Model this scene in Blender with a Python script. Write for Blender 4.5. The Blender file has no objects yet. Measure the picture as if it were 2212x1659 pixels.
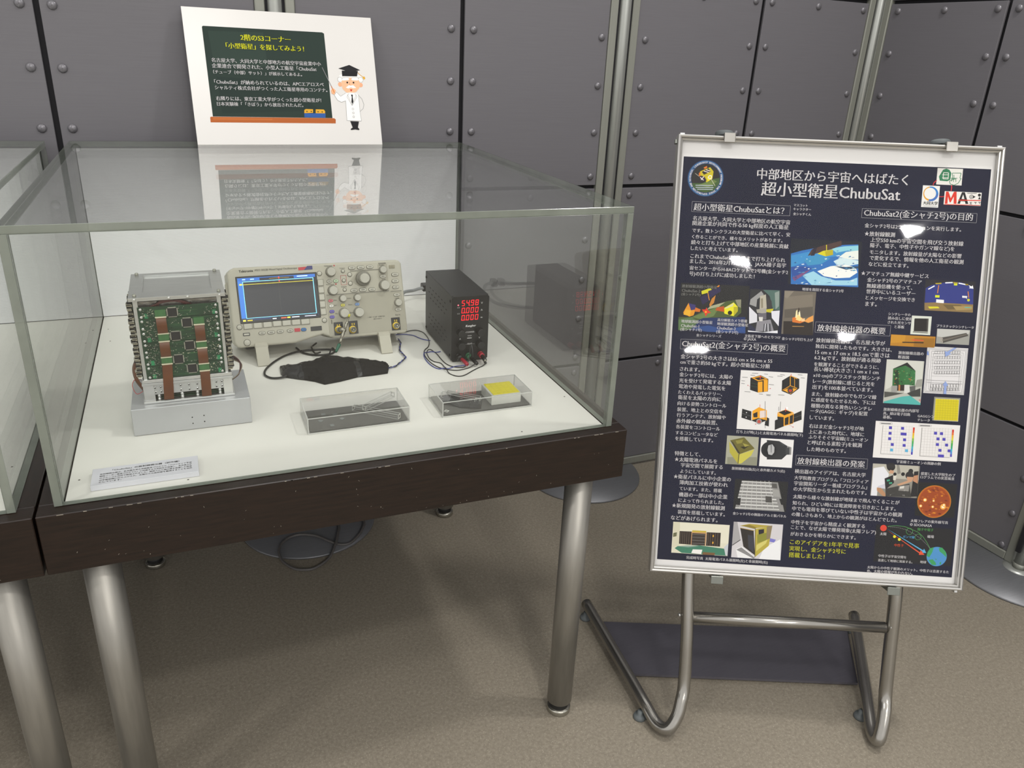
import bpy, bmesh, math, random
from mathutils import Matrix, Vector, Quaternion

SC = bpy.context.scene
COL = SC.collection
PI = math.pi

# ---------------------------------------------------------------- camera
cam_d = bpy.data.cameras.new('camera')
cam_d.sensor_fit = 'HORIZONTAL'
cam_d.sensor_width = 36.0
cam_d.lens = 1691.2 * 36.0 / 2212.0
cam_d.clip_start = 0.02
cam_d.clip_end = 60
cam = bpy.data.objects.new('camera', cam_d)
cam.location = (0.2281, -1.0467, 1.2658)
cam.rotation_euler = (1.1681, -0.0455, -0.3859)
COL.objects.link(cam)
SC.camera = cam

# ---------------------------------------------------------------- room light
SC.view_settings.view_transform = 'Standard'
SC.view_settings.look = 'None'
SC.view_settings.gamma = 1.0
SC.view_settings.use_curve_mapping = False
SC.view_settings.exposure = -0.07
SC.cycles.max_bounces = 16
SC.cycles.transparent_max_bounces = 32
SC.cycles.transmission_bounces = 12
SC.cycles.caustics_reflective = False
SC.cycles.caustics_refractive = False
SC.cycles.sample_clamp_indirect = 6.0
world = bpy.data.worlds.new('hall')
SC.world = world
world.use_nodes = True
bg = world.node_tree.nodes['Background']
bg.inputs[0].default_value = (1.0, 0.985, 0.965, 1)
bg.inputs[1].default_value = 1.12
LAMPS = [  # ceiling downlights of the hall: x, y, watts
    (0.2, -4.6, 36), (1.52, -4.3, 36), (-0.7, -6.9, 36), (0.9, -7.0, 36),
    (0.5, -1.75, 20), (1.8, -0.35, 22), (-1.7, -1.2, 18),  # middle lamp's position is made up, set there to brighten the lower walls
    (0.9, 1.9, 50), (3.9, 2.6, 50), (-1.6, 2.2, 30), (1.4, 4.6, 30),
]
for lx, ly, lw in LAMPS:
    ld = bpy.data.lights.new('ceiling_downlight', 'AREA')
    ld.shape = 'DISK'
    ld.size = 0.22
    ld.energy = lw
    ld.color = (1.0, 0.975, 0.94)
    lo = bpy.data.objects.new('ceiling_downlight', ld)
    lo.location = (lx, ly, 3.0)
    COL.objects.link(lo)

# ---------------------------------------------------------------- colours and materials
def lin(c):
    return c / 12.92 if c <= 0.04045 else ((c + 0.055) / 1.055) ** 2.4
def hexc(h):
    return tuple(lin(int(h[i:i + 2], 16) / 255.0) for i in (0, 2, 4)) + (1.0,)

MATS = {}
def mat(name, col='808080', rough=0.5, metal=0.0, spec=0.5, noise=0.0, scale=40.0, stretch=None, bump=0.0, bscale=None, emit=None, estr=1.0, coat=0.0, alpha=1.0, detail=3.0, dist=0.0005):
    if name in MATS:
        return MATS[name]
    m = bpy.data.materials.new(name)
    m.use_nodes = True
    nt = m.node_tree
    b = nt.nodes['Principled BSDF']
    c = hexc(col)
    b.inputs['Base Color'].default_value = c
    b.inputs['Roughness'].default_value = rough
    b.inputs['Metallic'].default_value = metal
    b.inputs['Specular IOR Level'].default_value = spec
    b.inputs['Alpha'].default_value = alpha
    if coat:
        b.inputs['Coat Weight'].default_value = coat
        b.inputs['Coat Roughness'].default_value = 0.04
    if emit:
        b.inputs['Emission Color'].default_value = hexc(emit)
        b.inputs['Emission Strength'].default_value = estr
    tc = nt.nodes.new('ShaderNodeTexCoord')
    mp = nt.nodes.new('ShaderNodeMapping')
    nt.links.new(tc.outputs['Object'], mp.inputs[0])
    if stretch:
        mp.inputs['Scale'].default_value = stretch
    if noise:
        nz = nt.nodes.new('ShaderNodeTexNoise')
        nz.inputs['Scale'].default_value = scale
        nz.inputs['Detail'].default_value = detail
        nt.links.new(mp.outputs[0], nz.inputs[0])
        rp = nt.nodes.new('ShaderNodeMapRange')
        rp.inputs['From Min'].default_value = 0.3
        rp.inputs['From Max'].default_value = 0.7
        rp.inputs['To Min'].default_value = 1.0 - noise
        rp.inputs['To Max'].default_value = 1.0 + noise
        nt.links.new(nz.outputs[0], rp.inputs[0])
        mx = nt.nodes.new('ShaderNodeMix')
        mx.data_type = 'RGBA'
        mx.blend_type = 'MULTIPLY'
        mx.inputs[0].default_value = 1.0
        mx.inputs[6].default_value = c
        nt.links.new(rp.outputs[0], mx.inputs[7])
        nt.links.new(mx.outputs[2], b.inputs['Base Color'])
    if bump:
        nb = nt.nodes.new('ShaderNodeTexNoise')
        nb.inputs['Scale'].default_value = bscale or scale
        nb.inputs['Detail'].default_value = detail
        nt.links.new(mp.outputs[0], nb.inputs[0])
        bp = nt.nodes.new('ShaderNodeBump')
        bp.inputs['Strength'].default_value = bump
        bp.inputs['Distance'].default_value = dist
        nt.links.new(nb.outputs[0], bp.inputs['Height'])
        nt.links.new(bp.outputs[0], b.inputs['Normal'])
    MATS[name] = m
    return m

def clear_mat(name, ior=1.49, tint='f4f7f2', rough=0.0, bump=0.0, bscale=6.0, dist=0.01):
    """a clear plastic sheet: light passes straight through, both faces reflect by Fresnel"""
    m = bpy.data.materials.new(name)
    m.use_nodes = True
    nt = m.node_tree
    nt.nodes.remove(nt.nodes['Principled BSDF'])
    out = nt.nodes['Material Output']
    geo = nt.nodes.new('ShaderNodeNewGeometry')
    io = nt.nodes.new('ShaderNodeMix')
    io.data_type = 'FLOAT'
    io.inputs[2].default_value = ior
    io.inputs[3].default_value = 1.0 / ior
    nt.links.new(geo.outputs['Backfacing'], io.inputs[0])
    fr = nt.nodes.new('ShaderNodeFresnel')
    nt.links.new(io.outputs[0], fr.inputs['IOR'])
    tr = nt.nodes.new('ShaderNodeBsdfTransparent')
    tr.inputs[0].default_value = hexc(tint)
    gl = nt.nodes.new('ShaderNodeBsdfGlossy')
    gl.inputs['Roughness'].default_value = rough
    mx = nt.nodes.new('ShaderNodeMixShader')
    nt.links.new(fr.outputs[0], mx.inputs[0])
    nt.links.new(tr.outputs[0], mx.inputs[1])
    nt.links.new(gl.outputs[0], mx.inputs[2])
    nt.links.new(mx.outputs[0], out.inputs[0])
    if bump:
        tc = nt.nodes.new('ShaderNodeTexCoord')
        nb = nt.nodes.new('ShaderNodeTexNoise')
        nb.inputs['Scale'].default_value = bscale
        nb.inputs['Detail'].default_value = 2.0
        nb.inputs['Distortion'].default_value = 0.6
        nt.links.new(tc.outputs['Object'], nb.inputs[0])
        bp = nt.nodes.new('ShaderNodeBump')
        bp.inputs['Strength'].default_value = bump
        bp.inputs['Distance'].default_value = dist
        nt.links.new(nb.outputs[0], bp.inputs['Height'])
        nt.links.new(bp.outputs[0], gl.inputs['Normal'])
        nt.links.new(bp.outputs[0], fr.inputs['Normal'])
    MATS[name] = m
    return m

def print_mat(name, rough=0.4, spec=0.4, emit=0.0):
    """flat print: the ink colour of each face comes from a colour attribute"""
    m = bpy.data.materials.new(name)
    m.use_nodes = True
    nt = m.node_tree
    b = nt.nodes['Principled BSDF']
    at = nt.nodes.new('ShaderNodeAttribute')
    at.attribute_name = 'ink'
    nt.links.new(at.outputs['Color'], b.inputs['Base Color'])
    b.inputs['Roughness'].default_value = rough
    b.inputs['Specular IOR Level'].default_value = spec
    if emit:
        nt.links.new(at.outputs['Color'], b.inputs['Emission Color'])
        b.inputs['Emission Strength'].default_value = emit
    MATS[name] = m
    return m

def floor_mat():
    m = bpy.data.materials.new('speckled_vinyl')
    m.use_nodes = True
    nt = m.node_tree
    b = nt.nodes['Principled BSDF']
    tc = nt.nodes.new('ShaderNodeTexCoord')
    n1 = nt.nodes.new('ShaderNodeTexNoise')
    n1.inputs['Scale'].default_value = 150
    n1.inputs['Detail'].default_value = 5
    n1.inputs['Roughness'].default_value = 0.75
    nt.links.new(tc.outputs['Object'], n1.inputs[0])
    r1 = nt.nodes.new('ShaderNodeValToRGB')
    e = r1.color_ramp.elements
    e[0].position = 0.33
    e[0].color = hexc('7d7568')
    e[1].position = 0.68
    e[1].color = hexc('9a9283')
    e2 = r1.color_ramp.elements.new(0.5)
    e2.color = hexc('8b8375')
    nt.links.new(n1.outputs[0], r1.inputs[0])
    v = nt.nodes.new('ShaderNodeTexVoronoi')
    v.inputs['Scale'].default_value = 190
    nt.links.new(tc.outputs['Object'], v.inputs[0])
    lt = nt.nodes.new('ShaderNodeMath')
    lt.operation = 'LESS_THAN'
    lt.inputs[1].default_value = 0.17
    nt.links.new(v.outputs['Distance'], lt.inputs[0])
    sm = nt.nodes.new('ShaderNodeMath')
    sm.operation = 'MULTIPLY'
    sm.inputs[1].default_value = 0.45
    nt.links.new(lt.outputs[0], sm.inputs[0])
    mx = nt.nodes.new('ShaderNodeMix')
    mx.data_type = 'RGBA'
    nt.links.new(sm.outputs[0], mx.inputs[0])
    nt.links.new(r1.outputs[0], mx.inputs[6])
    mx.inputs[7].default_value = hexc('c0b8a6')
    n2 = nt.nodes.new('ShaderNodeTexNoise')
    n2.inputs['Scale'].default_value = 2.2
    n2.inputs['Detail'].default_value = 3
    nt.links.new(tc.outputs['Object'], n2.inputs[0])
    mr = nt.nodes.new('ShaderNodeMapRange')
    mr.inputs['To Min'].default_value = 0.88
    mr.inputs['To Max'].default_value = 1.12
    nt.links.new(n2.outputs[0], mr.inputs[0])
    m2 = nt.nodes.new('ShaderNodeMix')
    m2.data_type = 'RGBA'
    m2.blend_type = 'MULTIPLY'
    m2.inputs[0].default_value = 1
    nt.links.new(mx.outputs[2], m2.inputs[6])
    nt.links.new(mr.outputs[0], m2.inputs[7])
    nt.links.new(m2.outputs[2], b.inputs['Base Color'])
    b.inputs['Roughness'].default_value = 0.42
    b.inputs['Specular IOR Level'].default_value = 0.3
    return m

mat('sheet_steel', '6d6b6f', rough=0.48, metal=0.0, spec=0.35, noise=0.035, scale=9, stretch=(1, 1, 60), bump=0.04, dist=0.0002)
mat('rivet_steel', '757377', rough=0.3, metal=0.35, spec=0.5, noise=0.05, scale=300)
mat('dark_backing', '1b1a1e', rough=0.8, noise=0.1, scale=20)
mat('alu_rail', '8f9087', rough=0.4, metal=0.25, noise=0.03, scale=6, stretch=(40, 40, 1))
mat('alu_pole', 'adafaa', rough=0.32, metal=0.55, noise=0.03, scale=6, stretch=(40, 40, 1))
mat('steel_disc', '77787b', rough=0.38, metal=0.4, noise=0.05, scale=20, stretch=(1, 12, 1))
mat('dark_wood', '1e130d', rough=0.34, spec=0.45, noise=0.4, scale=16, stretch=(1.2, 14, 14), bump=0.1, bscale=30, detail=6)
mat('dark_wood_side', '1e130d', rough=0.34, spec=0.45, noise=0.4, scale=16, stretch=(14, 1.2, 14), bump=0.1, bscale=30, detail=6)
mat('worn_wood', '8f887c', rough=0.7, noise=0.3, scale=60)
mat('white_laminate', 'e2e0d9', rough=0.38, spec=0.35, noise=0.02, scale=6)
mat('speck', '4a463e', rough=0.6, noise=0.1)
mat('chrome_leg', '94918a', rough=0.42, metal=0.72, noise=0.14, scale=60, stretch=(1, 1, 0.12), bump=0.12, bscale=140)
mat('foot_metal', 'a9a69c', rough=0.22, metal=0.9, noise=0.04)
mat('black_rubber', '121212', rough=0.6, noise=0.15, scale=60)
mat('acrylic_edge', '7b8177', rough=0.16, spec=0.5, noise=0.12, scale=22, alpha=0.9, bump=0.2, bscale=60)
clear_mat('acrylic', ior=1.44, tint='fefffe')
clear_mat('clear_plastic', tint='fdfdfd')
mat('clear_rim', 'dcdcd8', rough=0.12, alpha=0.62, noise=0.06)

# ---------------------------------------------------------------- measured data (tenths of a millimetre on the poster and sign, millimetres on the oscilloscope)
POSTER_TEXT = [
('中部地区から宇宙へはばたく', 1537, 7639, 2792, 'w'),
('超小型衛星ChubuSat', 1638, 7336, 2571, 'w'),
('超小型衛星ChubuSatとは？', 395, 7004, 1696, 'w'),
('名古屋大学、大同大学と中部地区の航空宇宙', 394, 6819, 1821, 'w'),
('関連企業が共同で作る50 kg程度の人工衛星', 391, 6710, 1802, 'w'),
('です。数トンクラスの大型衛星に比べて早く、安', 395, 6592, 1840, 'w'),
('く作ることができ、様々なメリットがあります。', 399, 6476, 1702, 'w'),
('続々と打ち上げて中部地区の産業発展に貢献', 390, 6366, 1829, 'w'),
('したいと考えています。', 392, 6257, 883, 'w'),
('これまでChubuSatは3号機まで打ち上げられ', 395, 6107, 1784, 'w'),
('マスコット', 2260, 7163, 257, 'w'),
('キャラクター', 2258, 7088, 330, 'w'),
('金シャチくん', 2262, 6998, 334, 'w'),
('ました。2016年2月17日には、JAXA種子島宇', 392, 5995, 1809, 'w'),
('宙センターからH-IIAロケットで2号機(金シャチ2', 395, 5872, 1854, 'w'),
('号)の打ち上げに成功しました！', 395, 5761, 1232, 'w'),
('地球を周回する金シャチ2号', 2540, 5593, 776, 'w'),
('金シャチシリーズ', 608, 4622, 475, 'w'),
('主衛星下部へのとりつけ', 1525, 4654, 676, 'w'),
('© JAXA', 1513, 4582, 233, 'w'),
('金シャチ2号打ち上げ', 2230, 4638, 589, 'w'),
('ChubuSat2(金シャチ2号)の概要', 349, 4390, 1960, 'w'),
('金シャチ2号の大きさは65 cm x 56 cm x 55', 339, 4183, 1744, 'w'),
('cmで重さ約50 kgです。超小型衛星に分類', 338, 4065, 1706, 'w'),
('されます。', 338, 3946, 384, 'w'),
('金シャチ2号には、太陽の', 338, 3837, 1017, 'w'),
('光を受けて発電する太陽', 340, 3721, 990, 'w'),
('電池や発電した電気を', 342, 3608, 888, 'w'),
('たくわえるバッテリー、', 336, 3499, 843, 'w'),
('放射線観測超小型衛星', 272, 5543, 666, 'g'),
('ChubuSat-2', 277, 5462, 349, 'g'),
('(金シャチ2号)', 274, 5384, 358, 'g'),
('地球観測超小型衛星', 304, 4871, 594, 'w'),
('ChubuSat-1', 305, 4792, 343, 'w'),
('(金シャチ1号)', 298, 4710, 404, 'w'),
('高分解能カメラ搭載', 990, 4933, 563, 'w'),
('地球観測超小型衛星', 985, 4857, 590, 'w'),
('ChubuSat-3', 989, 4781, 353, 'w'),
('(金シャチ3号)', 983, 4696, 414, 'w'),
('衛星を太陽の方向に', 341, 3393, 824, 'w'),
('向ける姿勢コントロール', 339, 3278, 934, 'w'),
('装置、地上との交信を', 339, 3159, 873, 'w'),
('行うアンテナ、放射線や', 339, 3050, 938, 'w'),
('赤外線の観測装置、', 339, 2933, 789, 'w'),
('各装置をコントロール', 339, 2823, 845, 'w'),
('するコンピュータなど', 339, 2708, 812, 'w'),
('を搭載しています。', 339, 2590, 730, 'w'),
('特徴として、', 351, 2298, 494, 'w'),
('★太陽電池パネルを', 356, 2181, 821, 'w'),
('宇宙空間で展開する', 484, 2075, 806, 'w'),
('ようにしています。', 479, 1959, 687, 'w'),
('★衛星パネルに中小企業の', 359, 1842, 1105, 'w'),
('薄肉加工技術が使われ', 480, 1731, 934, 'w'),
('ています。また、搭載', 487, 1616, 819, 'w'),
('打ち上げ時(上)と太陽電池パネル展開時(下)', 1501, 2791, 1270, 'w'),
('放射線検出器(左)と赤外線カメラ(右)', 1465, 2072, 1020, 'w'),
('機器の一部は中小企業', 484, 1493, 938, 'w'),
('によって作られました。', 484, 1382, 875, 'w'),
('★新規開発の放射線観測', 364, 1268, 1022, 'w'),
('装置を搭載しています。', 485, 1148, 913, 'w'),
('などがあげられます。', 360, 1024, 905, 'w'),
('金シャチ2号の側面のアルミ製パネル', 1550, 1196, 1030, 'w'),
('完成時写真  太陽電池パネル展開時(左)と非展開時(右)', 711, 251, 1580, 'w'),
('ChubuSat2(金シャチ2号)の目的', 3574, 7018, 2001, 'w'),
('金シャチ2号は2つのミッションを実行します。', 3605, 6829, 1776, 'w'),
('★放射線観測', 3615, 6673, 562, 'w'),
('上空550 kmの宇宙空間を飛び交う放射線', 3736, 6566, 1713, 'w'),
('陽子、電子、中性子やガンマ線など)を', 3738, 6450, 1555, 'w'),
('モニタします。放射線量が太陽などの影響', 3740, 6338, 1695, 'w'),
('で変化するで、情報を他の人工衛星の観測', 3746, 6228, 1735, 'w'),
('などに役立てます。', 3738, 6113, 740, 'w'),
('★アマチュア無線中継サービス', 3615, 5935, 1251, 'w'),
('金シャチ2号のアマチュア', 3738, 5817, 1010, 'w'),
('無線通信機を使って、', 3736, 5704, 848, 'w'),
('世界中にいるユーザー', 3738, 5596, 915, 'w'),
('とメッセージを交換でき', 3736, 5482, 915, 'w'),
('ます。', 3738, 5362, 214, 'w'),
('シンチレータの', 4184, 5211, 413, 'w'),
('読み出しに使用', 4184, 5128, 449, 'w'),
('された光センサ', 4186, 5050, 430, 'w'),
('と基板', 4322, 4971, 179, 'w'),
('プラスチックシンチレータ', 5097, 5030, 690, 'w'),
('放射線検出器の概要', 2881, 4842, 1275, 'w'),
('放射線検出器は、名古屋大学が', 2877, 4629, 1294, 'w'),
('独自に開発したものです。大きさは、', 2875, 4517, 1432, 'w'),
('15 cm x 17 cm x 18.5 cmで重さは', 2879, 4404, 1398, 'w'),
('6.2 kgです。放射線が通る飛跡', 2873, 4284, 1247, 'w'),
('を観測することができるように、', 2876, 4173, 1217, 'w'),
('長い棒状(大きさ: 1 cm x 1 cm', 2880, 4060, 1215, 'w'),
('x10 cm)のプラスチック製シンチ', 2876, 3947, 1260, 'w'),
('レータ(放射線に感じると光を', 2882, 3832, 1159, 'w'),
('出す)を100本並べています。', 2879, 3717, 1138, 'w'),
('放射線検出器の', 4436, 4482, 469, 'w'),
('断面図', 4439, 4399, 199, 'w'),
('また、放射線の中でもガンマ線', 2881, 3599, 1215, 'w'),
('に感度をもたせるため、下には', 2882, 3489, 1209, 'w'),
('種類の異なる黄色いシンチレ', 2880, 3372, 1150, 'w'),
('ータ(GAGG：ギャグ)を配置', 2878, 3260, 1081, 'w'),
('しています。', 2876, 3146, 459, 'w'),
('右はまだ金シャチ2号が地', 2876, 2977, 1035, 'w'),
('上にあった時代に、地球に', 2878, 2867, 1049, 'w'),
('ふりそそぐ宇宙線(ミューオン', 2882, 2755, 1126, 'w'),
('と呼ばれる素粒子)を観測', 2873, 2642, 1028, 'w'),
('した時のものです。', 2874, 2528, 736, 'w'),
('放射線検出器の発案', 2706, 2265, 1282, 'w'),
('検出器のアイデアは、名古屋大学', 2674, 2083, 1348, 'w'),
('大学院教育プログラム「フロンティア', 2675, 1960, 1411, 'w'),
('宇宙開拓リーダー養成プログラム」', 2679, 1847, 1389, 'w'),
('の大学院生から生まれたものです。', 2676, 1736, 1393, 'w'),
('放射線検出器の内部写', 4250, 3388, 664, 'w'),
('真。緑は電子回路', 4251, 3314, 508, 'w'),
('基板。', 4252, 3239, 162, 'w'),
('GAGGシン', 4902, 3301, 308, 'w'),
('チレータ', 4904, 3224, 231, 'w'),
('宇宙線ミューオンの飛跡の例', 4583, 2395, 829, 'w'),
('提案した大学院生のプ', 5060, 2191, 648, 'w'),
('ログラムでの実習風景', 5057, 2122, 639, 'w'),
('太陽から様々な放射線が地球まで飛んでくることが', 2679, 1587, 2029, 'w'),
('知られ、ひどい時には電波障害を引きおこします。', 2680, 1462, 1966, 'w'),
('中でも電荷を帯びていない中性子は宇宙からの観測', 2680, 1350, 2093, 'w'),
('の難しさもあり、地上からの観測がほとんどでした。', 2680, 1238, 2005, 'w'),
('中性子を宇宙から精度よく観測する', 2684, 1083, 1409, 'w'),
('ことで、なぜ太陽で爆発現象(太陽フレア)', 2685, 967, 1628, 'w'),
('がおきるかを明らかにできます。', 2686, 849, 1252, 'w'),
('太陽フレアの紫外線写真', 4949, 1262, 707, 'w'),
('© SDO/NASA', 4943, 1189, 417, 'w'),
('磁場', 5293, 971, 122, 'w'),
('太陽', 4392, 969, 122, 'w'),
('地球', 5200, 464, 117, 'w'),
('中性子は宇宙空間を', 4400, 536, 531, 'w'),
('直進して地球に到来する。', 4399, 449, 655, 'w'),
('太陽からの中性子観測のメリット。中性子は直進するた', 4206, 296, 1556, 'w'),
('め、太陽の情報が失われない。', 4209, 222, 868, 'w'),
('このアイデアを1年半で見事', 2691, 681, 1326, 'y'),
('実現し、金シャチ2号に', 2689, 553, 1081, 'y'),
('搭載しました！', 2689, 423, 683, 'y'),
('陽子や電子', 5097, 1102, 298, 'n'),
('ガンマ線', 4831, 941, 220, 'c'),
('中性子', 4683, 763, 180, 'o'),
('大同大学', 4641, 7303, 271, 'k'),
]
POSTER_BOXES = [(359, 7172, 2203, 6984), (3536, 7181, 5652, 7010), (321, 4559, 2353, 4368), (2846, 5017, 4252, 4818), (2680, 2437, 4040, 2244)]
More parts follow.
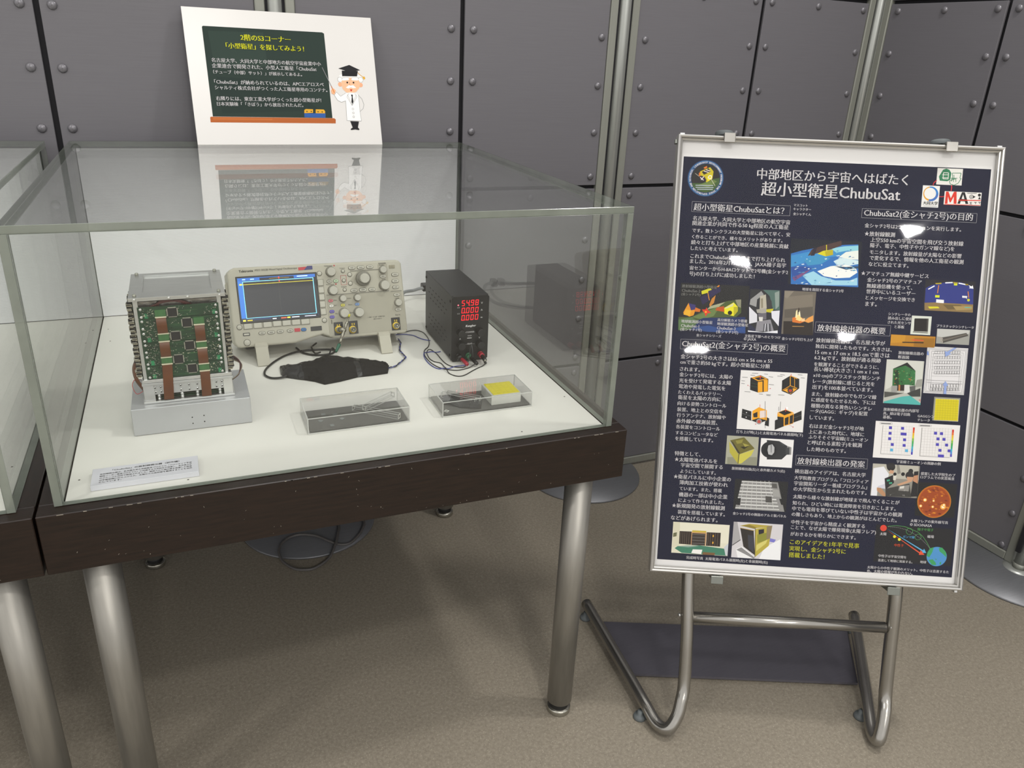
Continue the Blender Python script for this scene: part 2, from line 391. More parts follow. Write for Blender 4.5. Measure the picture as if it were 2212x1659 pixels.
POSTER_ART = {
'earth_painting': ((2262,6564,3585,5708),'171a24',[('p','2d6fb8',2279,6281,2482,6347,2744,6410,3008,6458,3272,6491,3519,6509,3585,5710,2321,5708),('p','3c8fc9',2282,6244,2748,6366,3099,6429,3523,6462,3534,6329,3025,6252,2501,6107,2299,6030),('p','8fd0dd',3012,6412,3274,6464,3521,6489,3532,6356,3334,6387,3125,6337),('p','e9efe6',3184,6260,3301,6359,3529,6396,3543,6223,3347,6227),('p','cfe6ea',3084,6175,3221,6248,3544,6210,3550,6143,3323,6092,3143,6111),('p','f2f4ee',2797,5973,3039,6079,3303,6118,3501,6087,3546,5983,3411,5882,3146,5856,2929,5886),('p','9fd3e6',2518,5880,2726,5970,2876,5883,3149,5816,3416,5829,3553,5889,3566,5742,2712,5708),('p','2b4f9a',2299,6030,2540,6055,2722,6024,2516,5906,2346,5791),('p','7a4f7e',2343,5831,2583,5963,2670,5994,2519,5866,2384,5765),('p','2a4764',3110,6082,3324,6079,3553,6103,3557,6063,3328,6026),('p','3f93c0',2531,6175,2774,6267,3027,6225,2858,6110,2611,6072),('p','4b352f',2596,6252,2666,6382,2883,6466,3200,6564,3211,6474,3013,6392),('p','2c2430',2692,6397,2761,6420,2720,6265,2650,6255),('p','d8cf1a',2771,6300,2873,6359,3058,6394,3066,6294,2935,6257),('p','b9ac12',2909,6354,3058,6394,3066,6294,2935,6257),('l','d8d020',14,2930,6475,2940,6355),('p','dfeef2',2856,6094,2875,6105,2884,6093,2869,6082),('p','f0f4f0',2718,6021,2762,6030,2780,6023,2745,6015),('p','24508c',3147,5900,3167,5912,3177,5899,3161,5887),('p','4f9cc4',2800,6211,2815,6217,2822,6211,2810,6206),('p','24508c',3396,6017,3449,6026,3471,6018,3429,6010),('p','4f9cc4',3373,5790,3396,5796,3406,5790,3387,5783),('p','8fc8dd',2624,6158,2650,6169,2662,6158,2641,6147),('p','4f9cc4',3119,6370,3152,6382,3167,6369,3140,6358),('p','dfeef2',2838,5765,2856,5775,2864,5765,2850,5756),('p','dfeef2',3192,6255,3249,6264,3273,6258,3227,6249),('p','f0f4f0',2502,5738,2540,5748,2557,5739,2526,5729),('p','dfeef2',3383,6132,3416,6142,3430,6132,3404,6123),('p','dfeef2',3117,6278,3178,6290,3204,6280,3155,6268),('p','2a5fa0',2395,5931,2439,5939,2457,5933,2422,5927),('p','6fb4d2',3181,6004,3194,6015,3201,6002,3191,5992),('p','2a5fa0',3407,6262,3451,6268,3470,6264,3434,6258),('p','4f9cc4',3303,6053,3344,6064,3362,6054,3329,6043),('p','6fb4d2',2747,5785,2790,5794,2808,5786,2774,5777),('p','f0f4f0',2579,5726,2631,5735,2652,5728,2611,5719),('p','2a5fa0',2705,6038,2728,6046,2739,6037,2720,6029),('p','dfeef2',3256,6192,3282,6201,3294,6192,3273,6183),('p','24508c',2371,5805,2426,5816,2449,5807,2405,5797),('p','dfeef2',3227,6015,3243,6025,3250,6014,3238,6005),('p','2a5fa0',3431,6152,3463,6164,3477,6151,3452,6140),('p','dfeef2',2481,6090,2529,6103,2550,6091,2512,6079),('p','dfeef2',2408,5708,2429,5713,2439,5708,2422,5708),('p','4f9cc4',2388,6122,2420,6132,2434,6122,2408,6112),('p','6fb4d2',2432,5935,2481,5942,2502,5937,2462,5931),('p','4f9cc4',2497,5939,2551,5950,2574,5940,2530,5930),('p','6fb4d2',2534,5855,2587,5868,2609,5856,2567,5844),('p','4f9cc4',2752,5750,2778,5756,2790,5751,2768,5745),('p','6fb4d2',3212,6242,3224,6248,3230,6242,3220,6236),('p','f0f4f0',3013,6005,3029,6014,3036,6004,3024,5996),('p','f0f4f0',3419,6057,3481,6064,3506,6060,3457,6054),('p','4f9cc4',3354,6044,3393,6053,3410,6044,3379,6035),('p','24508c',2412,5885,2452,5893,2470,5886,2437,5878),('p','dfeef2',2572,6192,2589,6200,2597,6191,2583,6183),('p','2a5fa0',2901,5936,2915,5945,2922,5935,2911,5926),('p','f0f4f0',2609,6011,2640,6023,2654,6010,2629,5998),('p','f0f4f0',3068,5799,3082,5808,3088,5798,3078,5789),('p','dfeef2',2380,6010,2424,6016,2442,6012,2407,6006),('p','dfeef2',2398,6043,2435,6052,2451,6043,2422,6034),('p','6fb4d2',3116,6324,3133,6330,3140,6323,3127,6316),('p','4f9cc4',3431,6020,3494,6035,3521,6022,3470,6008),('p','8fc8dd',2506,5753,2554,5762,2574,5754,2536,5745),('p','24508c',2539,6138,2557,6144,2565,6139,2550,6133),('p','f0f4f0',3444,6173,3495,6183,3516,6175,3475,6166),('p','4f9cc4',2578,5768,2594,5772,2602,5768,2588,5763),('p','dfeef2',2911,6211,2945,6224,2961,6211,2933,6198),('p','6fb4d2',3434,6070,3468,6082,3483,6069,3456,6058),('p','2a5fa0',3314,5998,3338,6003,3348,5999,3329,5993),('p','6fb4d2',2462,6230,2484,6237,2494,6229,2476,6222),('p','dfeef2',3420,5822,3481,5836,3506,5823,3458,5810),('p','f0f4f0',2361,5991,2395,5999,2410,5992,2383,5984),('p','2a5fa0',2745,5801,2779,5808,2793,5802,2766,5795),('p','6fb4d2',2675,6014,2736,6024,2761,6017,2712,6007),('p','f0f4f0',2540,6035,2570,6041,2582,6036,2559,6029),('p','24508c',2349,6115,2380,6127,2394,6114,2369,6102),('p','24508c',2449,5708,2513,5715,2539,5708,2488,5708),('p','dfeef2',3158,6241,3198,6249,3215,6242,3183,6234),('p','4f9cc4',3096,6094,3120,6105,3130,6094,3112,6084),('p','2a5fa0',3289,6057,3305,6067,3313,6056,3300,6046),('p','2a5fa0',3367,6278,3391,6290,3402,6277,3383,6265),('p','4f9cc4',2363,6151,2384,6156,2393,6151,2377,6146),('p','f0f4f0',3232,6124,3289,6133,3312,6126,3267,6117),('p','6fb4d2',3116,6138,3142,6145,3154,6138,3133,6131),('p','8fc8dd',2998,5843,3051,5850,3073,5845,3030,5838),('p','4f9cc4',2349,5856,2362,5864,2368,5855,2357,5847),('p','2a5fa0',3193,6103,3257,6111,3283,6107,3232,6100),('p','2a5fa0',2493,6001,2542,6009,2562,6003,2523,5995),('p','2a5fa0',2507,5874,2558,5880,2580,5876,2538,5870),('p','24508c',3370,6402,3392,6412,3401,6401,3384,6390),('p','8fc8dd',3203,6087,3233,6098,3246,6087,3223,6076),('p','6fb4d2',3351,6268,3373,6278,3383,6267,3365,6257),('p','2a5fa0',2344,5926,2358,5936,2365,5925,2354,5914),('p','8fc8dd',3253,6130,3289,6140,3305,6130,3276,6121),('p','2a5fa0',2991,5767,3054,5775,3080,5771,3029,5764),('p','4f9cc4',2618,6136,2655,6145,2670,6136,2641,6127),('p','8fc8dd',2963,5756,3003,5767,3021,5757,2988,5747),('p','24508c',2371,5841,2414,5854,2433,5841,2399,5828),('p','dfeef2',3274,6210,3293,6217,3302,6210,3287,6204)]),
'satellite_series_art': ((249,5633,1554,4723),'22211f',[('p','4b5a2c',249,4977,499,4990,760,5147,1145,5326,1411,5371,1429,5117,1147,4846,260,4753),('p','6a7f45',499,4990,901,5170,1025,5224,911,5027,694,4951),('p','a9ab88',835,5215,1114,5308,994,5207,776,5148),('p','1f2f5e',260,4753,723,4985,1514,5041,1538,4723,680,4723),('p','2c4a86',514,4782,828,4846,1152,4782,1527,4866,1537,4738,807,4723),('p','5c7a4a',249,4929,499,4990,633,4900,484,4748,262,4723),('p','e89a1c',327,5061,421,5255,561,5137,532,5023,451,4995),('p','3b3470',421,5250,555,5225,561,5137,475,5117),('p','f0b62a',370,5128,475,5114,459,5004,337,5030),('p','d9741c',558,5177,656,5142,644,5093,540,5096),('p','e03a1e',680,5143,752,5147,765,5187,792,5141,859,5088,796,5077,761,5011,741,5066),('c','ffb020',758,5099,19),('p','d7d320',648,5493,811,5557,853,5519,769,5467,660,5430),('p','2b2447',625,5372,771,5443,811,5325,690,5231),('p','2f284d',775,5499,999,5590,1013,5503,808,5365),('p','e08a20',935,5594,977,5624,985,5602,955,5580),('l','f0a020',11,769,5475,811,5325),('p','c98330',856,5360,923,5427,901,5282,828,5198,816,5246),('p','e9e21c',1079,5179,1273,5308,1358,5225,1364,5145,1292,5046,1114,5085),('p','d8d9a0',1107,5188,1281,5301,1262,5236,1139,5182),('p','b8b020',1279,5221,1358,5225,1364,5145,1292,5046),('c','1d1a10',1216,5106,41),('p','c0561c',963,5197,1096,5228,1112,5117,935,5140),('p','8d8c74',1301,5358,1411,5371,1415,5212,1358,5233)]),
'satellite_mounting_photo': ((1570,5578,2153,4762),'2a2a2c',[('p','4e6a62',1807,5573,2121,5578,2152,5201,2024,5210,1942,5461),('p','8c9a92',2032,5529,2116,5565,2130,5279,2072,5213),('p','9a9a98',1576,5284,1585,5380,1778,5548,1830,5487,1711,5386,1706,5242),('p','b9b3a0',1761,5452,1869,5489,1905,5220,1772,5198),('p','8e8670',1780,5405,1819,5415,1833,5233,1802,5223),('p','3a3838',1879,5458,1989,5368,2002,5193,1906,5204),('p','c9c020',1883,5203,2031,5227,2013,5146,1902,5156),('p','a8a49a',1709,5194,1897,5228,1904,5124,1730,5132),('p','6a666e',1747,5117,1903,5140,1913,5013,1771,5006),('p','dcdce2',1571,5243,1732,5100,1743,4957,1595,4917),('p','e2e2ea',1995,5177,2152,5197,2153,4898,2013,5050),('p','8c8a90',1741,4972,1992,5017,2072,4797,1724,4780),('p','55545a',1871,4931,1998,4938,2024,4795,1866,4787),('l','e8e8ee',13,1903,4933,1898,4788),('l','e8e8ee',13,1950,4935,1964,4792),('p','2a2c44',1578,4932,1720,4827,1725,4764,1588,4789),('p','e4e4ea',1581,4788,1868,4768,2141,4817,2146,4762,1585,4762),('p','d8d6d0',1767,5054,1846,5058,1844,4978,1781,4974)]),
'launch_photo': ((2214,5582,2810,4755),'6e665a',[('p','7d7466',2223,5459,2748,5532,2766,5311,2242,5221),('p','5d564c',2242,5221,2767,5295,2782,5105,2254,5062),('p','8a8172',2215,5570,2391,5578,2276,5430,2223,5459),('p','2b231c',2238,4998,2789,5026,2810,4755,2251,4755),('p','d9772a',2399,5070,2490,5106,2587,5079,2655,5019,2548,4973,2405,4990),('p','e9a04e',2624,5017,2697,5085,2788,5137,2796,5026,2705,4989),('p','ffe9b0',2459,5200,2481,5233,2501,5075,2454,5072),('p','fff2c8',2509,5234,2533,5204,2556,5078,2512,5075),('p','ffd98a',2504,5139,2605,5048,2545,5013,2464,5041),('p','3a2b20',2497,5266,2516,5267,2525,5188,2503,5186),('p','b98a4a',2410,4917,2631,4922,2632,4912,2411,4904),('p','f2c890',2558,5054,2635,5074,2639,5018,2577,5007)]),
'satellite_diagram': ((1503,4024,2769,2882),'e9e7e4',[('p','1b1a18',1695,3883,1884,3943,2037,3879,2048,3638,1864,3605,1705,3650),('p','e8a21a',1709,3889,1885,3931,2030,3876,1848,3824),('p','1b1a18',1769,3883,1901,3914,1978,3879,1847,3845),('p','f0a81c',1842,3808,1930,3828,1945,3625,1857,3605),('p','f0a81c',1950,3852,2026,3866,2043,3641,1967,3626),('l','e02a2a',15,1880,3938,1885,3871),('l','3a6a4a',4,1717,3786,1845,3763),('l','3a6a4a',4,1714,3726,1849,3710),('l','c8323a',4,1654,3737,1708,3713),('c','c8323a',1657,3736,9),('l','c8323a',4,2038,3675,2088,3698),('c','c8323a',2088,3698,9),('p','1b1a18',2299,3863,2453,3969,2621,3911,2635,3730,2487,3599,2307,3660),('l','f0a81c',13,2447,3961,2461,3774),('l','f0a81c',13,2454,3962,2584,3912),('l','f0a81c',10,2461,3774,2320,3676),('l','f0a81c',10,2461,3774,2598,3728),('p','f0a81c',2335,3676,2464,3744,2592,3713,2481,3616),('c','3a3836',2469,3679,53),('c','b8423a',2469,3679,30),('p','2f2c28',2400,3703,2464,3744,2532,3725,2474,3699),('l','e03030',9,2461,4000,2464,3962),('l','f0a81c',9,2531,3928,2545,3748),('p','1b1a18',1583,3279,1762,3236,1771,3054,1580,3104),('l','777777',4,1582,3191,1765,3140),('p','1b1a18',2063,3139,2110,3118,2114,2962,2030,2985),('p','f0a81c',1779,3244,1900,3327,2053,3275,2068,3078,1936,3040,1784,3077),('p','26221c',1798,3192,1877,3235,1885,3129,1811,3124),('p','e8d8d0',1921,3252,2038,3274,2049,3138,1931,3116),('p','26221c',1771,3061,1901,3114,2068,3078,1924,3009),('c','9a9a98',1921,3047,54),('c','c05040',1921,3047,33),('l','333333',7,2007,3447,2047,2925),('l','e02a2a',7,1916,3381,1919,3328),('c','e8e8e8',1670,3208,10),('c','e8e8e8',1669,3120,10),('p','1b1a18',2713,3304,2727,3130,2569,3061,2570,3228),('l','777777',4,2569,3152,2720,3221),('p','1b1a18',2221,3087,2389,3172,2403,2983,2231,2902),('p','f0a81c',2257,3241,2408,3310,2568,3258,2397,3157),('p','1b1a18',2279,3249,2409,3302,2531,3256,2394,3195),('p','f0a81c',2258,3233,2397,3157,2402,3097,2264,3150),('p','26221c',2263,3165,2383,3157,2387,3096,2266,3120),('p','f0a81c',2383,3157,2569,3250,2574,3046,2396,2983),('p','26221c',2406,3140,2478,3177,2482,3025,2414,3003),('p','26221c',2495,3186,2561,3220,2565,3053,2504,3030),('l','333333',6,2303,3455,2307,3274),('l','333333',6,2275,3355,2281,3272),('c','ffffff',2432,3338,21),('l','e02a2a',9,2406,3340,2411,3264),('l','c03030',4,2497,3019,2575,2978),('c','c03030',2575,2978,9),('c','c03030',1861,2995,9),('l','555555',7,1538,3890,1643,3888),('l','555555',7,1528,3821,1596,3817),('l','555555',7,1528,3768,1595,3765),('l','555555',7,1603,3614,1715,3612),('l','555555',7,1718,3975,1837,3974),('l','555555',7,1691,3936,1781,3933),('l','555555',7,1949,3972,2023,3969),('l','555555',7,2041,3925,2123,3921),('l','555555',7,2053,3774,2150,3772),('l','555555',7,1881,3583,1956,3580),('l','555555',7,2018,3579,2108,3576),('l','555555',7,2024,3561,2099,3558),('l','555555',7,2253,3974,2342,3971),('l','555555',7,2203,3945,2300,3943),('l','555555',7,2585,3991,2674,3989),('l','555555',7,2649,3935,2723,3931),('l','555555',7,2246,3585,2364,3584)]),
'foil_box_photo': ((1334,2744,1943,2185),'a8a894',[('p','8d8d78',1364,2320,1931,2353,1943,2185,1376,2185),('p','6b6426',1396,2651,1660,2727,1878,2518,1588,2386),('p','3f3a18',1404,2644,1458,2616,1608,2411,1564,2408),('p','8f8838',1501,2649,1648,2688,1624,2610,1535,2590),('p','2f2b14',1600,2533,1777,2573,1678,2491),('p','a39b45',1639,2611,1777,2573,1689,2538),('p','b7ad3c',1380,2627,1580,2386,1579,2202,1405,2414),('p','cbc24e',1595,2387,1872,2502,1821,2377,1645,2213,1579,2202),('l','4a441c',15,1587,2402,1579,2202)]),
'camera_lens_photo': ((1985,2729,2612,2181),'eceae8',[('p','2a2a2c',2097,2699,2336,2690,2492,2607,2498,2432,2408,2335,2125,2318),('c','1f1f21',2156,2511,156),('p','8a8886',2492,2607,2576,2581,2583,2437,2491,2431),('p','3c3c3e',2465,2567,2539,2579,2549,2442,2476,2430),('c','0f0f10',2170,2512,116),('p','b8b8b8',2134,2594,2207,2621,2253,2563,2256,2464,2216,2408,2148,2419,2123,2502),('p','6c6c6c',2178,2604,2196,2613,2205,2453,2192,2460),('p','47474a',2337,2682,2477,2611,2402,2610)]),
'aluminium_panel_photo': ((1549,1905,2568,1312),'1d1c1b',[('p','1d1c1b',1549,1905,2522,1905,2538,1312,1557,1312),('p','8e8d8a',1684,1879,2372,1881,2538,1312,1587,1312),('l','e2e2de',14,1678,1860,2251,1866),('l','e2e2de',21,1667,1795,2274,1801),('l','e2e2de',14,1656,1730,2297,1737),('l','e2e2de',21,1646,1664,2320,1672),('l','e2e2de',14,1635,1599,2344,1608),('l','e2e2de',21,1625,1534,2367,1543),('l','e2e2de',14,1614,1469,2390,1479),('l','e2e2de',21,1603,1404,2414,1414),('l','e2e2de',14,1593,1338,2437,1349),('l','c4c3be',9,1723,1873,1673,1312),('l','c4c3be',9,1802,1878,1783,1312),('l','c4c3be',9,1881,1883,1893,1312),('l','c4c3be',9,1960,1887,2003,1316),('l','c4c3be',9,2039,1892,2113,1323),('l','c4c3be',9,2119,1897,2222,1330),('l','c4c3be',9,2198,1902,2332,1337),('p','55534f',2252,1853,2351,1853,2369,1763,2266,1766),('p','4c4a46',2152,1601,2274,1600,2288,1476,2166,1476),('p','a09f9a',2275,1742,2398,1733,2439,1595,2301,1602),('p','1d1c1b',1549,1524,1686,1533,1681,1391,1550,1399),('p','1d1c1b',2419,1562,2549,1562,2558,1445,2466,1447)]),
'panels_open_photo': ((414,984,1509,366),'e0dcc4',[('p','e6e2cc',414,984,1509,984,1509,622,419,551),('p','d8d3b8',414,984,545,981,561,513,432,472),('p','2c2118',549,806,781,810,784,546,551,552),('p','3a3028',782,797,1061,799,1068,545,787,543),('p','c79a6a',781,810,1076,808,1071,537,1056,536,1051,782,794,782,797,543,784,546),('p','2c2118',1078,816,1348,820,1352,544,1078,545),('p','c8b03a',795,838,1066,839,1065,807,790,801),('p','3f7d63',531,503,947,545,1468,507,1485,372,617,373,472,459),('p','8fa89a',515,502,731,531,948,529,733,492),('p','f2f0ea',829,458,1014,462,997,373,803,384),('p','7a5a34',1025,415,1265,414,1254,366,1022,366),('p','c8ccd0',1427,536,1509,621,1509,374,1469,379),('p','6a6a4a',429,759,497,779,495,699,426,679),('l','7a6a58',5,574,792,578,545),('l','7a6a58',5,1107,802,1110,540),('l','7a6a58',5,614,794,618,548),('l','7a6a58',5,1153,805,1156,542),('l','7a6a58',5,654,797,658,551),('l','7a6a58',5,1199,808,1202,545),('l','7a6a58',5,694,800,698,553),('l','7a6a58',5,1245,810,1248,548),('l','7a6a58',5,734,802,738,556),('l','7a6a58',5,1291,813,1294,551),('l','8a8a88',5,796,758,1048,761),('l','8a8a88',5,800,698,1052,701),('l','8a8a88',5,804,638,1056,641),('l','8a8a88',5,808,578,1060,581),('p','e8b030',1194,767,1217,769,1217,729,1194,728),('p','e8b030',1196,633,1219,634,1219,594,1196,593)]),
'panels_closed_photo': ((1582,1058,2535,348),'d4d0d2',[('p','a9a6a6',1582,1058,1651,1058,1738,715,1586,578),('l','3a3836',14,1585,586,1739,707),('p','efeeee',1660,519,1779,574,2040,384,2014,348,1707,348),('p','8c8a8a',1669,504,1765,557,2041,368,2014,348),('p','f0f0f0',2209,586,2503,763,2535,349,2121,348),('p','7b79c8',2303,774,2420,750,2386,692,2277,709),('p','b5a13e',1696,981,1884,1033,2330,1021,2028,955),('p','8d7b2c',1734,984,1885,1017,2027,970,1999,937),('p','2b241e',1714,943,1978,904,2037,416,1802,576),('l','b79a5c',12,1714,943,1994,902),('p','3a3a42',1869,818,1978,801,2011,462,1904,550),('p','b8a840',2006,937,2330,1029,2291,623,2047,385),('p','8a8a30',2053,830,2294,892,2274,749,2066,656),('p','d6cc70',2053,623,2259,748,2234,667,2054,496),('p','231f28',2069,926,2175,948,2180,869,2080,831),('p','8c7c5a',2224,999,2330,1029,2303,766,2236,746),('l','5c5030',12,2005,953,2040,376)]),
'radio_relay_art': ((4822,5917,5746,5338),'232026',[('p','2a3480',4837,5753,4932,5813,5235,5890,5482,5894,5715,5804,5740,5459,4840,5462),('p','8d7446',4838,5477,5023,5494,5737,5490,5746,5338,4852,5338),('p','6b5a34',5181,5463,5506,5471,5590,5404,5283,5373),('p','a89058',5370,5441,5724,5458,5730,5396,5439,5365),('p','d8d01c',4907,5410,5092,5419,5126,5389,4941,5372),('p','4fb0a0',5587,5436,5710,5439,5696,5425,5588,5420),('l','ffffff',20,4885,5735,4995,5803),('l','ffffff',20,5187,5869,5321,5882),('l','ffffff',20,5434,5876,5571,5855),('p','ffffff',5618,5846,5682,5826,5695,5850,5716,5785,5631,5792,5652,5809),('p','b0a01c',4998,5855,5113,5869,5123,5846,5023,5833),('p','b0a01c',5328,5892,5421,5887,5415,5865,5338,5867),('p','9a8a1c',5554,5871,5616,5865,5611,5843,5564,5840),('p','d8e01c',5349,5864,5411,5864,5411,5830,5349,5830),('p','d8e01c',5023,5632,5104,5632,5105,5588,5024,5587),('l','e08a1c',14,5071,5820,5062,5670),('l','e08a1c',14,5621,5729,5645,5612),('p','f2f2f2',5049,5554,5192,5548,5195,5487,5051,5491),('p','e2e2e2',5521,5645,5614,5642,5611,5587,5594,5606,5525,5606),('c','c8c820',5644,5568,26)]),
'photo_sensor_photo': ((4627,5226,4997,4873),'d8dccf',[('p','4a4640',4686,5177,4942,5185,4950,4932,4685,4931),('p','1d1912',4679,5169,4912,5178,4925,4944,4687,4939),('l','3a3428',14,4670,4918,4951,4913)]),
'orange_board_photo': ((4273,4850,5101,4638),'b9801a',[('p','c98f22',4273,4850,4551,4850,4532,4717,4276,4687),('p','9a6a14',4712,4806,5085,4817,5086,4638,4710,4646),('p','d8582a',4667,4779,4886,4775,4888,4754,4669,4756),('p','2a1c10',4492,4723,4890,4735,4888,4713,4494,4702)]),
'scintillator_photo': ((5118,5004,5731,4723),'9c9c94',[('p','c2c2bc',5118,5004,5719,5004,5711,4936,5191,4846,5131,4859),('p','4a4640',5193,4830,5664,4950,5707,4897,5248,4738,5207,4760),('p','a09a90',5174,4861,5240,4825,5248,4738,5190,4775),('p','6c665c',5227,4800,5665,4934,5682,4919,5245,4770)]),
'section_drawing': ((4967,4660,5727,3771),'e2e0e0',[('l','777777',5,4979,4641,5718,4641,5718,3786,4979,3786,4979,4641),('l','777777',5,4998,4623,5700,4623,5700,3801,4998,3801,4998,4623),('l','777777',5,5017,4605,5681,4605,5681,3816,5017,3816,5017,4605),('l','777777',5,5054,4568,5644,4568,5644,3846,5054,3846,5054,4568),('l','777777',5,5092,4532,5607,4532,5607,3875,5092,3875,5092,4532),('l','777777',5,5114,4580,5163,4580,5163,4527,5114,4527,5114,4580),('l','777777',5,5161,4582,5209,4582,5209,4529,5161,4529,5161,4582),('l','777777',5,5207,4585,5256,4585,5256,4532,5207,4532,5207,4585),('l','777777',5,5254,4587,5302,4587,5302,4534,5254,4534,5254,4587),('l','777777',5,5300,4590,5349,4590,5349,4536,5300,4536,5300,4590),('l','777777',5,5347,4592,5395,4592,5395,4539,5347,4539,5347,4592),('l','777777',5,5393,4594,5442,4594,5442,4541,5393,4541,5393,4594),('l','777777',5,5440,4597,5488,4597,5488,4544,5440,4544,5440,4597),('l','777777',5,5486,4599,5535,4599,5535,4546,5486,4546,5486,4599),('l','777777',5,5533,4602,5581,4602,5581,4549,5533,4549,5533,4602),('l','777777',5,5120,4485,5168,4485,5168,4431,5120,4431,5120,4485),('l','777777',5,5166,4487,5215,4487,5215,4434,5166,4434,5166,4487),('l','777777',5,5213,4489,5262,4489,5262,4436,5213,4436,5213,4489),('l','777777',5,5260,4492,5308,4492,5308,4439,5260,4439,5260,4492),('l','777777',5,5306,4494,5355,4494,5355,4441,5306,4441,5306,4494),('l','777777',5,5353,4497,5401,4497,5401,4444,5353,4444,5353,4497),('l','777777',5,5399,4499,5448,4499,5448,4446,5399,4446,5399,4499),('l','777777',5,5446,4502,5494,4502,5494,4449,5446,4449,5446,4502),('l','777777',5,5492,4504,5541,4504,5541,4451,5492,4451,5492,4504),('l','777777',5,5539,4507,5587,4507,5587,4453,5539,4453,5539,4507),('l','777777',5,5125,4389,5174,4389,5174,4336,5125,4336,5125,4389),('l','777777',5,5172,4392,5221,4392,5221,4338,5172,4338,5172,4392),('l','777777',5,5219,4394,5267,4394,5267,4341,5219,4341,5219,4394),('l','777777',5,5265,4397,5314,4397,5314,4343,5265,4343,5265,4397),('l','777777',5,5312,4399,5360,4399,5360,4346,5312,4346,5312,4399),('l','777777',5,5358,4402,5407,4402,5407,4348,5358,4348,5358,4402),('l','777777',5,5405,4404,5453,4404,5453,4351,5405,4351,5405,4404),('l','777777',5,5451,4406,5500,4406,5500,4353,5451,4353,5451,4406),('l','777777',5,5498,4409,5546,4409,5546,4356,5498,4356,5498,4409),('l','777777',5,5544,4411,5593,4411,5593,4358,5544,4358,5544,4411),('l','777777',5,5131,4294,5180,4294,5180,4240,5131,4240,5131,4294),('l','777777',5,5178,4296,5226,4296,5226,4243,5178,4243,5178,4296),('l','777777',5,5224,4299,5273,4299,5273,4245,5224,4245,5224,4299),('l','777777',5,5271,4301,5319,4301,5319,4248,5271,4248,5271,4301),('l','777777',5,5317,4304,5366,4304,5366,4250,5317,4250,5317,4304),('l','777777',5,5364,4306,5413,4306,5413,4253,5364,4253,5364,4306),('l','777777',5,5411,4309,5459,4309,5459,4255,5411,4255,5411,4309),('l','777777',5,5457,4311,5506,4311,5506,4258,5457,4258,5457,4311),('l','777777',5,5504,4314,5552,4314,5552,4260,5504,4260,5504,4314),('l','777777',5,5550,4316,5599,4316,5599,4263,5550,4263,5550,4316),('l','777777',5,5136,4198,5185,4198,5185,4145,5136,4145,5136,4198),('l','777777',5,5183,4201,5232,4201,5232,4147,5183,4147,5183,4201),('l','777777',5,5230,4203,5278,4203,5278,4150,5230,4150,5230,4203),('l','777777',5,5276,4206,5325,4206,5325,4152,5276,4152,5276,4206),('l','777777',5,5323,4208,5372,4208,5372,4155,5323,4155,5323,4208),('l','777777',5,5370,4211,5418,4211,5418,4157,5370,4157,5370,4211),('l','777777',5,5416,4213,5465,4213,5465,4160,5416,4160,5416,4213),('l','777777',5,5463,4216,5511,4216,5511,4162,5463,4162,5463,4216),('l','777777',5,5509,4218,5558,4218,5558,4165,5509,4165,5509,4218),('l','777777',5,5556,4221,5605,4221,5605,4167,5556,4167,5556,4221),('l','888888',3,5044,4584,5588,4600),('l','888888',3,5049,4524,5593,4540),('l','888888',3,5055,4464,5599,4480),('l','888888',3,5060,4403,5604,4419),('l','888888',3,5066,4343,5610,4359),('l','888888',3,5071,4283,5616,4299),('l','888888',3,5076,4222,5621,4238),('l','888888',3,5082,4162,5627,4178),('l','888888',3,5087,4101,5633,4118),('l','666666',5,5086,3947,5136,3947,5136,3822,5086,3822,5086,3947),('l','888888',5,5089,3915,5135,3838),('l','666666',5,5139,3950,5189,3950,5189,3825,5139,3825,5139,3950),('l','888888',5,5142,3918,5188,3841),('l','666666',5,5192,3953,5242,3953,5242,3828,5192,3828,5192,3953),('l','888888',5,5195,3921,5241,3843),('l','666666',5,5245,3956,5295,3956,5295,3830,5245,3830,5245,3956),('l','888888',5,5247,3924,5294,3846),('l','666666',5,5297,3959,5348,3959,5348,3833,5297,3833,5297,3959),('l','888888',5,5300,3927,5347,3849),('l','666666',5,5350,3962,5401,3962,5401,3836,5350,3836,5350,3962),('l','888888',5,5353,3930,5400,3852),('l','666666',5,5403,3965,5454,3965,5454,3839,5403,3839,5403,3965),('l','888888',5,5406,3933,5452,3855),('l','666666',5,5456,3967,5507,3967,5507,3842,5456,3842,5456,3967),('l','888888',5,5459,3936,5505,3858),('l','666666',5,5509,3970,5560,3970,5560,3845,5509,3845,5509,3970),('l','888888',5,5512,3938,5558,3861),('l','666666',5,5562,3973,5613,3973,5613,3848,5562,3848,5562,3973),('l','888888',5,5565,3941,5611,3864),('l','777777',5,5001,4023,5657,4023),('l','777777',5,5005,3975,5677,3979),('p','8fa4d8',5463,4660,5508,4660,5374,4554,5414,4540,5311,4479,5293,4589,5333,4575),('p','8fa4d8',5343,3771,5393,3771,5384,3931,5416,3933,5358,4018,5309,3935,5341,3932),('p','6c88c8',4967,4620,4967,4646,4967,4563,4982,4581,5005,4494,4967,4499,4967,4534)]),
